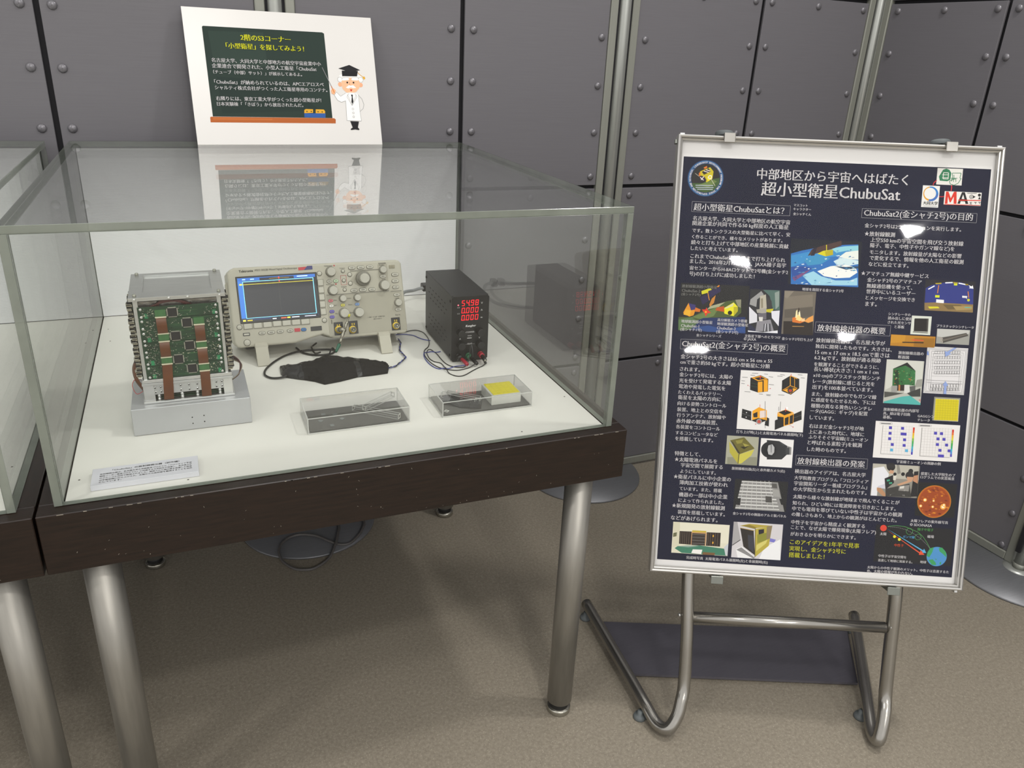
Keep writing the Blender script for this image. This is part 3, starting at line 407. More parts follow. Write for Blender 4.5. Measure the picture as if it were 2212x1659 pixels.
'detector_inside_photo': ((4233,4374,4935,3537),'b8b8ae',[('p','cfd0c6',4233,4374,4914,4374,4935,3955,4822,3917,4372,3860,4252,3789),('p','9a9a90',4829,4014,4929,4035,4934,3891,4795,3867),('p','1c1c18',4620,4335,4791,4180,4358,4197),('p','2d6a34',4366,4194,4587,4273,4619,3906,4379,3869),('p','35703c',4586,4276,4786,4179,4800,3900,4619,3906),('p','1b3a1e',4392,4166,4469,4186,4494,3899,4417,3887),('p','56964e',4462,4158,4483,4156,4485,4142,4463,4143),('p','20301c',4403,4178,4428,4176,4429,4159,4405,4160),('p','9a6a3a',4698,3990,4716,3988,4717,3977,4699,3978),('p','20301c',4527,3977,4557,3975,4559,3954,4529,3955),('p','20301c',4473,3934,4504,3932,4506,3910,4475,3912),('p','20301c',4684,4145,4704,4143,4705,4131,4686,4132),('p','9a6a3a',4416,4018,4443,4017,4445,3998,4417,3999),('p','9a6a3a',4470,4119,4489,4117,4490,4105,4472,4106),('p','20301c',4695,4197,4715,4194,4716,4182,4697,4183),('p','9a6a3a',4711,4061,4732,4059,4734,4044,4712,4046),('p','20301c',4491,4065,4509,4062,4509,4051,4492,4052),('p','20301c',4685,4186,4699,4184,4700,4176,4686,4177),('p','56964e',4585,4016,4613,4014,4615,3995,4587,3996),('p','56964e',4761,4149,4783,4147,4784,4132,4763,4133),('p','7db070',4626,4075,4643,4072,4643,4062,4627,4063),('p','20301c',4667,4110,4692,4108,4693,4091,4668,4092),('p','9a6a3a',4408,4166,4426,4164,4427,4153,4409,4154),('p','56964e',4613,4130,4633,4127,4634,4114,4615,4115),('p','1d4a24',4482,4180,4502,4178,4503,4165,4483,4166),('p','20301c',4740,3941,4769,3939,4771,3919,4742,3920),('p','7db070',4381,4103,4415,4102,4417,4077,4383,4079),('p','1d4a24',4724,3963,4752,3962,4754,3942,4726,3944),('p','56964e',4486,4135,4509,4133,4510,4118,4488,4119),('p','9a6a3a',4479,4024,4495,4021,4496,4012,4480,4012),('p','20301c',4372,4169,4389,4167,4389,4157,4373,4157),('p','56964e',4770,4047,4793,4045,4794,4030,4772,4031),('p','1d4a24',4538,4133,4552,4131,4553,4123,4539,4124),('p','9a6a3a',4669,4035,4703,4034,4705,4009,4671,4011),('p','1d4a24',4395,4049,4413,4047,4414,4035,4396,4036),('p','7db070',4428,4040,4457,4038,4459,4018,4429,4019),('p','7db070',4626,4140,4644,4138,4645,4127,4628,4128),('p','56964e',4529,4180,4551,4178,4552,4163,4530,4164),('p','56964e',4630,4079,4648,4076,4649,4065,4631,4066),('p','56964e',4386,4113,4404,4110,4405,4099,4387,4100),('p','20301c',4679,4084,4697,4082,4698,4070,4680,4071),('p','9a6a3a',4409,3930,4435,3928,4436,3911,4411,3912),('p','1d4a24',4546,3945,4573,3943,4575,3925,4548,3926),('p','9a6a3a',4563,4166,4580,4164,4581,4153,4564,4154),('p','7db070',4741,3949,4761,3947,4762,3934,4742,3935),('p','9a6a3a',4695,4024,4725,4022,4727,4000,4697,4002),('p','20301c',4470,3968,4501,3967,4503,3945,4472,3947),('p','20301c',4750,3941,4765,3939,4766,3930,4751,3931),('p','9a6a3a',4759,4020,4772,4017,4773,4010,4760,4010),('p','1d4a24',4440,3921,4468,3919,4469,3900,4442,3901),('p','7db070',4723,4013,4746,4011,4748,3995,4725,3997),('p','1d4a24',4681,3945,4699,3943,4699,3932,4682,3933),('p','2a1c14',4463,3897,4603,3905,4613,3793,4465,3785),('p','c08040',4494,3899,4525,3901,4532,3789,4501,3787),('p','9a9a94',4362,3876,4472,3882,4475,3753,4366,3747),('p','d8d8d2',4603,3905,4697,3910,4711,3750,4610,3745),('p','5a5a56',4700,3878,4808,3900,4818,3788,4726,3767),('p','4a4a44',4239,3757,4602,3744,4249,3644),('p','3a3a36',4664,3748,4906,3857,4920,3697,4748,3688),('p','4fb0a8',4240,3563,4576,3679,4731,3703,4932,3569,4935,3537,4246,3537),('p','c9686a',4895,3632,4924,3649,4929,3601)]),
'yellow_crystal_photo': ((5182,3708,5668,3254),'8c8c7a',[('p','8c8c7a',5182,3708,5668,3708,5668,3254,5182,3254),('p','d8d0bc',5206,3679,5649,3683,5667,3262,5211,3257),('p','d6c708',5213,3673,5645,3676,5661,3269,5217,3264),('l','b8ac08',5,5213,3673,5218,3261),('l','b8ac08',5,5213,3634,5648,3638),('l','b8ac08',5,5260,3676,5267,3263),('l','b8ac08',5,5214,3589,5649,3592),('l','b8ac08',5,5308,3678,5316,3266),('l','b8ac08',5,5215,3543,5650,3547),('l','b8ac08',5,5355,3681,5365,3269),('l','b8ac08',5,5216,3497,5651,3501),('l','b8ac08',5,5403,3683,5414,3272),('l','b8ac08',5,5217,3452,5652,3456),('l','b8ac08',5,5450,3686,5463,3274),('l','b8ac08',5,5217,3406,5653,3410),('l','b8ac08',5,5498,3689,5513,3277),('l','b8ac08',5,5218,3361,5654,3365),('l','b8ac08',5,5545,3691,5562,3280),('l','b8ac08',5,5219,3315,5655,3319),('l','b8ac08',5,5592,3694,5611,3283),('l','b8ac08',5,5220,3269,5656,3273)]),
'muon_track_plots': ((4129,3187,5715,2478),'eae7e4',[('l','c4c0bc',3,4278,3099,4282,2562),('l','c4c0bc',3,4264,3098,4815,3106),('l','c4c0bc',3,4332,3102,4337,2565),('l','c4c0bc',3,4266,3045,4817,3053),('l','c4c0bc',3,4387,3105,4392,2568),('l','c4c0bc',3,4267,2993,4818,3000),('l','c4c0bc',3,4441,3108,4446,2571),('l','c4c0bc',3,4268,2940,4819,2948),('l','c4c0bc',3,4495,3111,4501,2574),('l','c4c0bc',3,4269,2887,4821,2895),('l','c4c0bc',3,4550,3114,4555,2578),('l','c4c0bc',3,4271,2834,4822,2842),('l','c4c0bc',3,4604,3117,4610,2581),('l','c4c0bc',3,4272,2782,4824,2789),('l','c4c0bc',3,4659,3120,4664,2584),('l','c4c0bc',3,4273,2729,4825,2737),('l','c4c0bc',3,4713,3123,4719,2587),('l','c4c0bc',3,4274,2676,4826,2684),('l','c4c0bc',3,4767,3127,4773,2590),('l','c4c0bc',3,4275,2623,4828,2631),('l','c4c0bc',3,4821,3130,4828,2593),('l','c4c0bc',3,4277,2570,4829,2578),('l','444444',5,4269,3107,4272,2553),('l','444444',5,4271,2556,4839,2555),('p','4a3fb0',4386,3096,4442,3096,4445,3042,4389,3042),('p','4a3fb0',4613,3097,4669,3097,4672,3043,4616,3043),('p','4a3fb0',4387,2989,4443,2989,4446,2935,4390,2935),('p','4a3fb0',4614,2989,4670,2988,4673,2934,4617,2934),('p','4a3fb0',4668,2988,4725,2988,4728,2934,4672,2934),('p','4a3fb0',4388,2884,4444,2884,4447,2829,4391,2829),('p','4a3fb0',4670,2879,4726,2879,4729,2825,4673,2825),('p','4a3fb0',4447,2775,4503,2774,4506,2720,4450,2720),('p','4a3fb0',4671,2770,4727,2770,4731,2716,4674,2716),('p','cc2a1c',4837,3100,4870,3100,4872,3048,4839,3047),('p','e0601c',4838,3047,4871,3047,4872,2995,4839,2995),('p','e8b018',4838,2995,4871,2995,4873,2942,4839,2942),('p','d8d020',4838,2942,4872,2942,4873,2889,4840,2889),('p','7cb83a',4839,2889,4872,2889,4873,2837,4840,2836),('p','3aa84a',4839,2836,4872,2837,4874,2784,4841,2784),('p','38a878',4840,2784,4873,2784,4874,2731,4841,2731),('p','3cb0c0',4840,2731,4873,2731,4875,2678,4841,2678),('p','4a8ad0',4840,2678,4874,2678,4875,2625,4842,2625),('p','4a3fb0',4841,2625,4874,2625,4875,2572,4842,2572),('l','c4c0bc',3,5014,3098,5021,2562),('l','c4c0bc',3,5001,3097,5550,3105),('l','c4c0bc',3,5069,3101,5075,2565),('l','c4c0bc',3,5003,3045,5551,3052),('l','c4c0bc',3,5123,3104,5130,2568),('l','c4c0bc',3,5004,2992,5553,3000),('l','c4c0bc',3,5177,3107,5184,2572),('l','c4c0bc',3,5005,2940,5555,2947),('l','c4c0bc',3,5231,3110,5239,2575),('l','c4c0bc',3,5007,2887,5556,2895),('l','c4c0bc',3,5285,3114,5293,2578),('l','c4c0bc',3,5008,2834,5558,2842),('l','c4c0bc',3,5339,3117,5347,2581),('l','c4c0bc',3,5010,2781,5559,2789),('l','c4c0bc',3,5394,3120,5401,2584),('l','c4c0bc',3,5011,2729,5561,2737),('l','c4c0bc',3,5448,3123,5456,2587),('l','c4c0bc',3,5013,2676,5562,2684),('l','c4c0bc',3,5502,3126,5510,2591),('l','c4c0bc',3,5014,2623,5564,2631),('l','c4c0bc',3,5556,3129,5564,2594),('l','c4c0bc',3,5015,2570,5566,2579),('l','444444',5,5005,3106,5010,2553),('l','444444',5,5010,2556,5576,2555),('p','4a3fb0',5238,3039,5294,3039,5297,2985,5241,2985),('p','4a3fb0',5350,3037,5406,3037,5409,2983,5353,2983),('p','4a3fb0',5294,2932,5350,2932,5353,2878,5297,2878),('p','4a3fb0',5406,2930,5462,2930,5465,2876,5409,2876),('p','4a3fb0',5292,2823,5348,2823,5351,2769,5295,2769),('p','4a3fb0',5464,2823,5520,2823,5523,2769,5467,2769),('p','4a3fb0',5350,2714,5406,2714,5409,2660,5353,2660),('p','4a3fb0',5522,2714,5578,2714,5581,2660,5525,2660),('p','4a3fb0',5350,2607,5406,2607,5409,2552,5353,2552),('p','4a3fb0',5406,2607,5462,2607,5466,2552,5409,2552),('p','cc2a1c',5572,3099,5605,3099,5606,3047,5573,3047),('p','e0601c',5572,3047,5605,3047,5607,2994,5574,2994),('p','e8b018',5573,2994,5606,2994,5607,2942,5575,2942),('p','d8d020',5574,2942,5607,2942,5608,2889,5575,2889),('p','7cb83a',5574,2889,5607,2889,5609,2836,5576,2836),('p','3aa84a',5575,2836,5608,2836,5609,2784,5576,2784),('p','38a878',5575,2784,5608,2784,5610,2731,5577,2731),('p','3cb0c0',5576,2731,5609,2731,5610,2678,5577,2678),('p','4a8ad0',5576,2678,5609,2678,5611,2626,5578,2625),('p','4a3fb0',5577,2625,5610,2625,5612,2573,5579,2572),('p','5ab0d8',4443,2668,4499,2668,4502,2614,4446,2614),('p','5ab0d8',4725,2671,4781,2671,4784,2617,4728,2617),('l','777777',3,4209,3163,4440,3163,4440,3134,4209,3134,4209,3163),('l','777777',3,4943,3162,5176,3162,5176,3133,4943,3133,4943,3162),('l','555555',12,4232,3144,4414,3147),('l','555555',12,4964,3143,5150,3147)]),
'workshop_photo': ((4145,2360,5034,1733),'8f8b80',[('p','b8b4a6',4145,2360,5009,2360,5034,2086,4567,2091,4411,2015,4174,1733),('p','8a867c',4592,2360,4640,2360,4687,2199,4624,2179),('p','e6e6ea',4161,2268,4353,2313,4463,2169,4421,1898,4274,1906,4273,1733,4158,1733),('p','cfcfd8',4272,1923,4414,1982,4422,1881,4275,1889),('c','1c1918',4491,2313,81),('p','c89a78',4480,2254,4554,2241,4543,2182,4461,2186),('p','2a2624',4397,2360,4558,2360,4574,2293,4411,2300),('p','b98a64',4258,1897,4340,1893,4467,1741,4387,1733,4263,1838),('p','1e1c1c',4389,2081,4545,2157,4574,2008,4424,1865),('p','3fa07a',4432,2058,4487,2070,4494,2037,4439,2023),('p','3fa07a',4476,2010,4537,2019,4540,1986,4484,1976),('c','2a2624',4853,2167,77),('p','c89a78',4806,2139,4936,2139,4911,2062,4812,2073),('p','c89a78',4626,1977,4892,2094,4911,2053,4676,1955),('c','211e1c',4869,2252,45),('p','1f1c1b',4935,2247,5015,2260,5034,1768,4906,1751),('p','c08a66',4934,2164,5013,2185,5020,2018,4927,2063),('p','3a3834',4422,1881,4867,2009,4923,1743,4437,1733),('p','8f8c86',4677,1947,4869,1984,4864,1857,4668,1862),('p','d8d4cc',4694,1940,4773,1961,4770,1911,4690,1897),('c','1c1a19',4729,2185,36),('c','1c1a19',4576,2176,32),('p','d8d4c8',4546,2140,4610,2153,4602,2060,4554,2057),('l','1c1a18',6,4524,1851,4558,1879),('l','b8b4ae',6,4763,1786,4771,1761),('l','5a5854',6,4526,1786,4557,1784),('l','5a5854',6,4755,1769,4706,1798),('l','5a5854',6,4676,1818,4685,1843),('l','1c1a18',6,4589,1778,4628,1794),('l','1c1a18',6,4576,1864,4570,1884),('l','5a5854',6,4824,1840,4858,1848),('l','5a5854',6,4480,1752,4481,1757),('l','b8b4ae',6,4782,1788,4797,1760),('l','5a5854',6,4698,1764,4692,1743),('l','b8b4ae',6,4515,1760,4534,1773),('l','b8b4ae',6,4777,1853,4794,1888),('l','5a5854',6,4567,1804,4596,1799)]),
'sun_photo': ((5017,2051,5766,1391),'14110d',[('c','c07a10',5363,1686,319),('c','b5560c',5363,1686,306),('c','9c4208',5363,1686,287),('p','d8861c',5143,1706,5164,1719,5186,1707,5170,1697),('p','7a2c06',5193,1479,5230,1502,5270,1480,5241,1462),('p','6a2404',5231,1878,5249,1888,5268,1878,5254,1869),('p','b8600e',5348,1896,5384,1917,5422,1897,5394,1880),('p','c86a12',5370,1904,5391,1917,5415,1905,5398,1894),('p','d8861c',5343,1464,5379,1486,5420,1465,5390,1447),('p','b8600e',5407,1628,5421,1636,5435,1628,5425,1622),('p','b8600e',5479,1449,5499,1461,5520,1450,5505,1440),('p','7a2c06',5368,1912,5402,1933,5439,1913,5412,1897),('p','d8861c',5145,1513,5159,1522,5175,1514,5164,1507),('p','7a2c06',5296,1543,5306,1549,5316,1543,5309,1538),('p','d8861c',5112,1708,5123,1715,5136,1708,5127,1702),('p','b8600e',5419,1951,5432,1959,5447,1951,5436,1944),('p','7a2c06',5545,1717,5581,1739,5622,1718,5593,1700),('p','6a2404',5341,1965,5354,1973,5368,1965,5358,1959),('p','d8861c',5208,1896,5235,1912,5264,1897,5243,1884),('p','c86a12',5447,1881,5480,1901,5518,1881,5491,1865),('p','c86a12',5514,1840,5532,1851,5551,1841,5537,1832),('p','6a2404',5313,1892,5337,1907,5363,1893,5344,1881),('p','d8861c',5471,1800,5492,1813,5514,1801,5498,1791),('p','c86a12',5332,1505,5342,1511,5352,1505,5345,1500),('p','d8861c',5474,1810,5499,1825,5527,1810,5507,1798),('p','b8600e',5221,1576,5231,1582,5242,1577,5234,1572),('p','d8861c',5582,1583,5618,1605,5659,1584,5630,1566),('p','d8861c',5220,1774,5232,1781,5245,1774,5235,1769),('p','b8600e',5123,1647,5146,1661,5171,1648,5153,1637),('p','d8861c',5355,1794,5371,1804,5388,1794,5375,1787),('p','b8600e',5386,1642,5406,1654,5429,1642,5412,1632),('p','d8861c',5222,1869,5258,1891,5298,1870,5269,1852),('p','c86a12',5468,1676,5498,1694,5531,1677,5507,1662),('p','7a2c06',5504,1663,5516,1671,5530,1663,5520,1657),('p','c86a12',5480,1852,5506,1868,5535,1852,5514,1840),('p','7a2c06',5278,1910,5314,1932,5353,1911,5325,1894),('p','b8600e',5112,1758,5141,1776,5174,1759,5150,1744),('p','d8861c',5459,1540,5474,1549,5491,1540,5479,1533),('p','d8861c',5278,1674,5292,1682,5307,1674,5296,1667),('p','6a2404',5142,1692,5160,1703,5180,1692,5166,1684),('p','7a2c06',5275,1524,5296,1537,5319,1524,5302,1514),('p','c86a12',5325,1452,5343,1463,5362,1453,5348,1444),('p','7a2c06',5420,1640,5446,1656,5475,1640,5454,1628),('p','b8600e',5382,1476,5404,1490,5429,1476,5411,1465),('p','6a2404',5445,1453,5482,1475,5523,1453,5493,1436),('p','c86a12',5288,1580,5312,1594,5339,1580,5320,1569),('p','d8861c',5508,1555,5543,1576,5581,1556,5553,1539),('p','7a2c06',5557,1809,5578,1821,5601,1809,5584,1799),('p','b8600e',5380,1806,5405,1821,5433,1807,5413,1794),('p','d8861c',5267,1427,5293,1443,5323,1427,5301,1414),('p','d8861c',5367,1764,5383,1773,5400,1764,5388,1756),('p','b8600e',5484,1849,5512,1866,5544,1850,5521,1836),('p','7a2c06',5259,1502,5294,1524,5334,1503,5305,1486),('p','b8600e',5368,1633,5392,1648,5418,1634,5399,1622),('p','d8861c',5316,1738,5343,1755,5374,1739,5352,1725),('p','7a2c06',5360,1953,5388,1970,5420,1953,5397,1939),('p','7a2c06',5070,1681,5102,1700,5137,1681,5112,1666),('p','7a2c06',5468,1634,5485,1644,5504,1634,5490,1626),('p','c86a12',5545,1877,5555,1882,5565,1877,5558,1872),('p','d8861c',5376,1548,5406,1566,5439,1549,5415,1534),('p','b8600e',5389,1831,5409,1843,5431,1831,5415,1821),('p','7a2c06',5252,1611,5275,1625,5300,1611,5282,1600),('p','d8861c',5327,1949,5344,1960,5363,1949,5349,1941),('c','f0a83a',5186,1709,36),('c','fff0c8',5186,1709,20),('c','f0a83a',5349,1702,23),('c','fff0c8',5349,1702,12),('c','f0a83a',5537,1596,55),('c','fff0c8',5537,1596,30),('c','f0a83a',5115,1587,29),('c','fff0c8',5115,1587,16),('c','f0a83a',5343,1584,26),('c','fff0c8',5343,1584,14),('c','f0a83a',5550,1630,32),('c','fff0c8',5550,1630,18)]),
'flare_diagram': ((4312,1174,5789,445),'151314',[('c','d8402a',4452,1110,62),('p','5aaedd',4509,1107,5242,719,5255,754,5304,672,5214,671,5231,698),('p','e0502a',4499,1089,5181,678,5196,721,5274,633,5166,626,5173,657),('c','e8e020',4676,956,28),('c','e8e020',4772,906,28),('c','4a90c8',5508,614,191),('p','3a9a5a',5327,687,5368,766,5439,796,5416,693,5368,588,5317,618),('p','3a9a5a',5530,785,5594,797,5675,709,5692,609,5621,672,5552,718),('p','3a9a5a',5357,536,5436,558,5499,494,5513,445,5431,445),('p','3a9a5a',5572,499,5603,518,5600,458,5575,465),('p','3a9a5a',5468,569,5517,563,5503,545),('l','5aa85a',7,4527,1149,4695,1174,4860,1163,5003,1111,5113,1072,5201,1001,5292,888,5372,761),('o','5aa85a',4949,1075,62,6),('o','5aa85a',5121,976,58,6),('l','b8b8b8',5,4543,1143,4562,1142),('l','b8b8b8',5,4581,1142,4600,1141),('l','b8b8b8',5,4619,1141,4638,1140),('l','b8b8b8',5,4656,1140,4675,1139),('l','b8b8b8',5,4694,1139,4713,1138),('l','b8b8b8',5,4732,1138,4748,1134),('l','b8b8b8',5,4765,1130,4782,1127),('l','b8b8b8',5,4798,1123,4815,1119),('l','b8b8b8',5,4832,1115,4848,1112),('l','b8b8b8',5,4865,1108,4882,1104),('l','b8b8b8',5,4898,1101,4914,1093),('l','b8b8b8',5,4929,1086,4944,1078),('l','b8b8b8',5,4960,1071,4975,1063),('l','b8b8b8',5,4990,1056,5006,1048),('l','b8b8b8',5,5021,1041,5036,1033),('l','b8b8b8',5,5052,1026,5066,1016),('l','b8b8b8',5,5079,1007,5093,998),('l','b8b8b8',5,5107,989,5121,979),('l','b8b8b8',5,5135,970,5149,961),('l','b8b8b8',5,5163,951,5177,942),('l','b8b8b8',5,5190,933,5203,922),('l','b8b8b8',5,5215,911,5228,900),('l','b8b8b8',5,5240,888,5252,877),('l','b8b8b8',5,5265,866,5277,855),('l','b8b8b8',5,5290,844,5302,833),('l','b8b8b8',5,5315,822,5320,816),('l','b8b8b8',5,5325,809,5331,803),('l','b8b8b8',5,5336,796,5342,790),('l','b8b8b8',5,5347,783,5353,777),('l','b8b8b8',5,5358,771,5364,764)]),
'round_emblem': (None,None,[('c','274b78',580,7613,339),('c','4a7cab',580,7613,323),('c','274b78',580,7613,307),('c','23201c',580,7613,270),('p','3f5a2a',328,7512,516,7520,730,7607,846,7635,839,7518,745,7389,591,7348,447,7376,364,7435),('p','6a7f40',455,7486,731,7592,796,7563,647,7447),('p','c8b818',466,7736,652,7822,720,7747,707,7606,609,7540,478,7612),('p','2c201c',501,7730,622,7802,670,7745,544,7677),('p','2c2030',459,7666,554,7646,599,7578,577,7541,470,7612),('p','e0781c',527,7809,585,7842,598,7812,553,7787),('p','e0781c',448,7704,478,7729,476,7643,451,7658),('p','e8d820',603,7633,705,7692,699,7606,623,7564),('l','b8b0a0',8,378,7698,460,7642),('l','d8d0b8',8,683,7605,767,7481),('l','b8c0c8',14,401,7476,731,7485),('l','b8c0c8',14,404,7437,741,7448),('l','b8c0c8',14,437,7404,728,7413),('l','e8e0d8',14,540,7747,628,7724),('l','e8e0d8',14,577,7772,657,7752),('l','e8e0d8',16,477,7627,544,7576),('l','e8e0d8',16,547,7646,496,7581),('o','e8e8e0',662,7638,31,14)]),
'green_emblem': ((4853,7986,5318,7683),'e4e2da',[('p','2f7a52',4890,7831,4955,7957,5014,7982,5070,7962,5113,7902,5102,7778,5051,7749,4912,7755),('l','e4e2da',12,4968,7904,5062,7904,5062,7792,4968,7792,4968,7904),('l','e4e2da',11,4948,7864,5063,7869),('l','e4e2da',11,4953,7811,5060,7815),('l','2f7a52',11,5129,7903,5289,7909,5275,7817,5298,7810,5253,7723,5180,7683,5109,7702,5089,7755,5148,7780,5129,7903),('l','2f7a52',11,5162,7873,5171,7781),('l','2f7a52',11,5107,7809,5229,7812),('l','2f7a52',11,5128,7749,5123,7795,5162,7796,5167,7743),('l','2f7a52',11,5162,7796,5203,7798,5208,7744)]),
'ring_emblem': ((4614,7657,4927,7257),'e9e8e4',[('p','3f6fb8',4909,7511,4909,7490,4866,7495,4867,7509),('p','3f6fb8',4909,7490,4906,7469,4863,7481,4866,7495),('p','3f6fb8',4906,7469,4899,7449,4858,7467,4863,7481),('p','3f6fb8',4899,7449,4890,7430,4852,7455,4858,7467),('p','3f6fb8',4890,7430,4877,7414,4843,7443,4852,7455),('p','3f6fb8',4877,7414,4862,7399,4833,7433,4843,7443),('p','3f6fb8',4862,7399,4844,7387,4822,7424,4833,7433),('p','3f6fb8',4844,7387,4825,7378,4809,7417,4822,7424),('p','3f6fb8',4825,7378,4804,7372,4795,7411,4809,7417),('p','3f6fb8',4804,7372,4783,7370,4780,7407,4795,7411),('p','3f6fb8',4783,7370,4761,7370,4764,7406,4780,7407),('p','3f6fb8',4761,7370,4740,7374,4747,7407,4764,7406),('p','e0a024',4740,7374,4719,7382,4731,7411,4747,7407),('p','e0a024',4719,7382,4700,7392,4715,7417,4731,7411),('p','e0a024',4700,7392,4682,7405,4699,7425,4715,7417),('p','e0a024',4682,7405,4666,7421,4685,7436,4699,7425),('p','e0a024',4666,7421,4653,7438,4673,7450,4685,7436),('p','e0a024',4653,7438,4643,7457,4663,7465,4673,7450),('p','e0a024',4643,7457,4636,7478,4656,7482,4663,7465),('p','e0a024',4636,7478,4633,7499,4651,7500,4656,7482),('p','e0a024',4633,7499,4633,7520,4650,7518,4651,7500),('p','e0a024',4633,7520,4636,7541,4652,7537,4650,7518),('p','e0a024',4636,7541,4642,7561,4657,7554,4652,7537),('p','e0a024',4642,7561,4652,7580,4666,7571,4657,7554),('p','e0a024',4652,7580,4665,7597,4677,7586,4666,7571),('p','e0a024',4665,7597,4680,7611,4691,7598,4677,7586),('p','e0a024',4680,7611,4697,7623,4707,7608,4691,7598),('p','e0a024',4697,7623,4717,7632,4724,7614,4707,7608),('p','e0a024',4717,7632,4737,7638,4742,7618,4724,7614),('p','2f7fc8',4737,7638,4758,7640,4760,7618,4742,7618),('p','2f7fc8',4758,7640,4780,7640,4779,7616,4760,7618),('p','2f7fc8',4780,7640,4802,7636,4796,7611,4779,7616),('p','2f7fc8',4802,7636,4822,7628,4812,7603,4796,7611),('p','2f7fc8',4822,7628,4842,7618,4826,7593,4812,7603),('p','2f7fc8',4842,7618,4859,7605,4839,7581,4826,7593),('p','2f7fc8',4859,7605,4875,7589,4849,7568,4839,7581),('p','2f7fc8',4875,7589,4888,7572,4857,7554,4849,7568),('p','2f7fc8',4888,7572,4898,7553,4863,7539,4857,7554),('p','2f7fc8',4898,7553,4905,7532,4866,7524,4863,7539),('p','2f7fc8',4905,7532,4909,7511,4867,7509,4866,7524),('l','777777',6,4656,7277,4910,7279)]),
'red_letter_emblem': ((5022,7567,5699,7323),'e9e6e0',[('p','d8321c',5043,7336,5045,7560,5091,7562,5144,7441,5191,7563,5240,7566,5258,7341,5204,7342,5196,7474,5148,7364,5129,7366,5089,7469,5092,7338),('p','1a1816',5272,7346,5337,7561,5390,7563,5474,7350,5423,7348,5406,7394,5329,7395,5321,7347),('p','e9e6e0',5341,7437,5364,7520,5394,7437),('l','d8321c',18,5282,7413,5694,7422),('l','d8321c',11,5036,7323,5695,7334),('o','1a1816',5517,7484,34,9),('o','1a1816',5517,7484,15,8),('l','1a1816',9,5435,7546,5609,7551),('p','1a1816',5540,7512,5593,7487,5550,7456),('p','1a1816',5643,7444,5665,7495,5692,7443),('c','1a1816',5659,7522,27),('l','1a1816',9,5491,7382,5540,7383),('l','1a1816',9,5575,7386,5624,7386),('l','1a1816',9,5649,7389,5698,7390),('l','1a1816',9,5603,7387,5606,7353),('l','1a1816',9,5675,7390,5678,7356),('l','1a1816',9,5494,7351,5540,7352),('l','1a1816',9,5514,7383,5517,7352)]),
'red_arcs': (None,None,[('l','c82a34',15,4798,7665,4809,7712,4858,7760),('l','c82a34',18,5137,7680,5142,7626,5136,7572),('l','c82a34',14,4927,7462,4985,7460,5023,7473)]),
}
SIGN_TEXT = [
('2階のS3コーナー', 1126, 2181, 1050, 'y'),
('「小型衛星」を探してみよう！', 806, 2002, 1641, 'y'),
('名古屋大学、大同大学と中部地方の航空宇宙産業中小', 479, 1709, 2309, 'w'),
('企業連合で開発された、小型人工衛星「ChubuSat', 475, 1592, 2203, 'w'),
('（チューブ（中部）サット）」が展示してあるよ。', 486, 1471, 1860, 'w'),
('「ChubuSat」が納められているのは、APCエアロスペ', 485, 1263, 2319, 'w'),
('シャルティ株式会社がつくった人工衛星専用のコンテナ。', 481, 1146, 2392, 'w'),
('右隣りには、東京工業大学がつくった超小型衛星が！', 480, 921, 2231, 'w'),
('日本実験棟「「きぼう」から放出されたんだ。', 486, 810, 1816, 'w'),
]
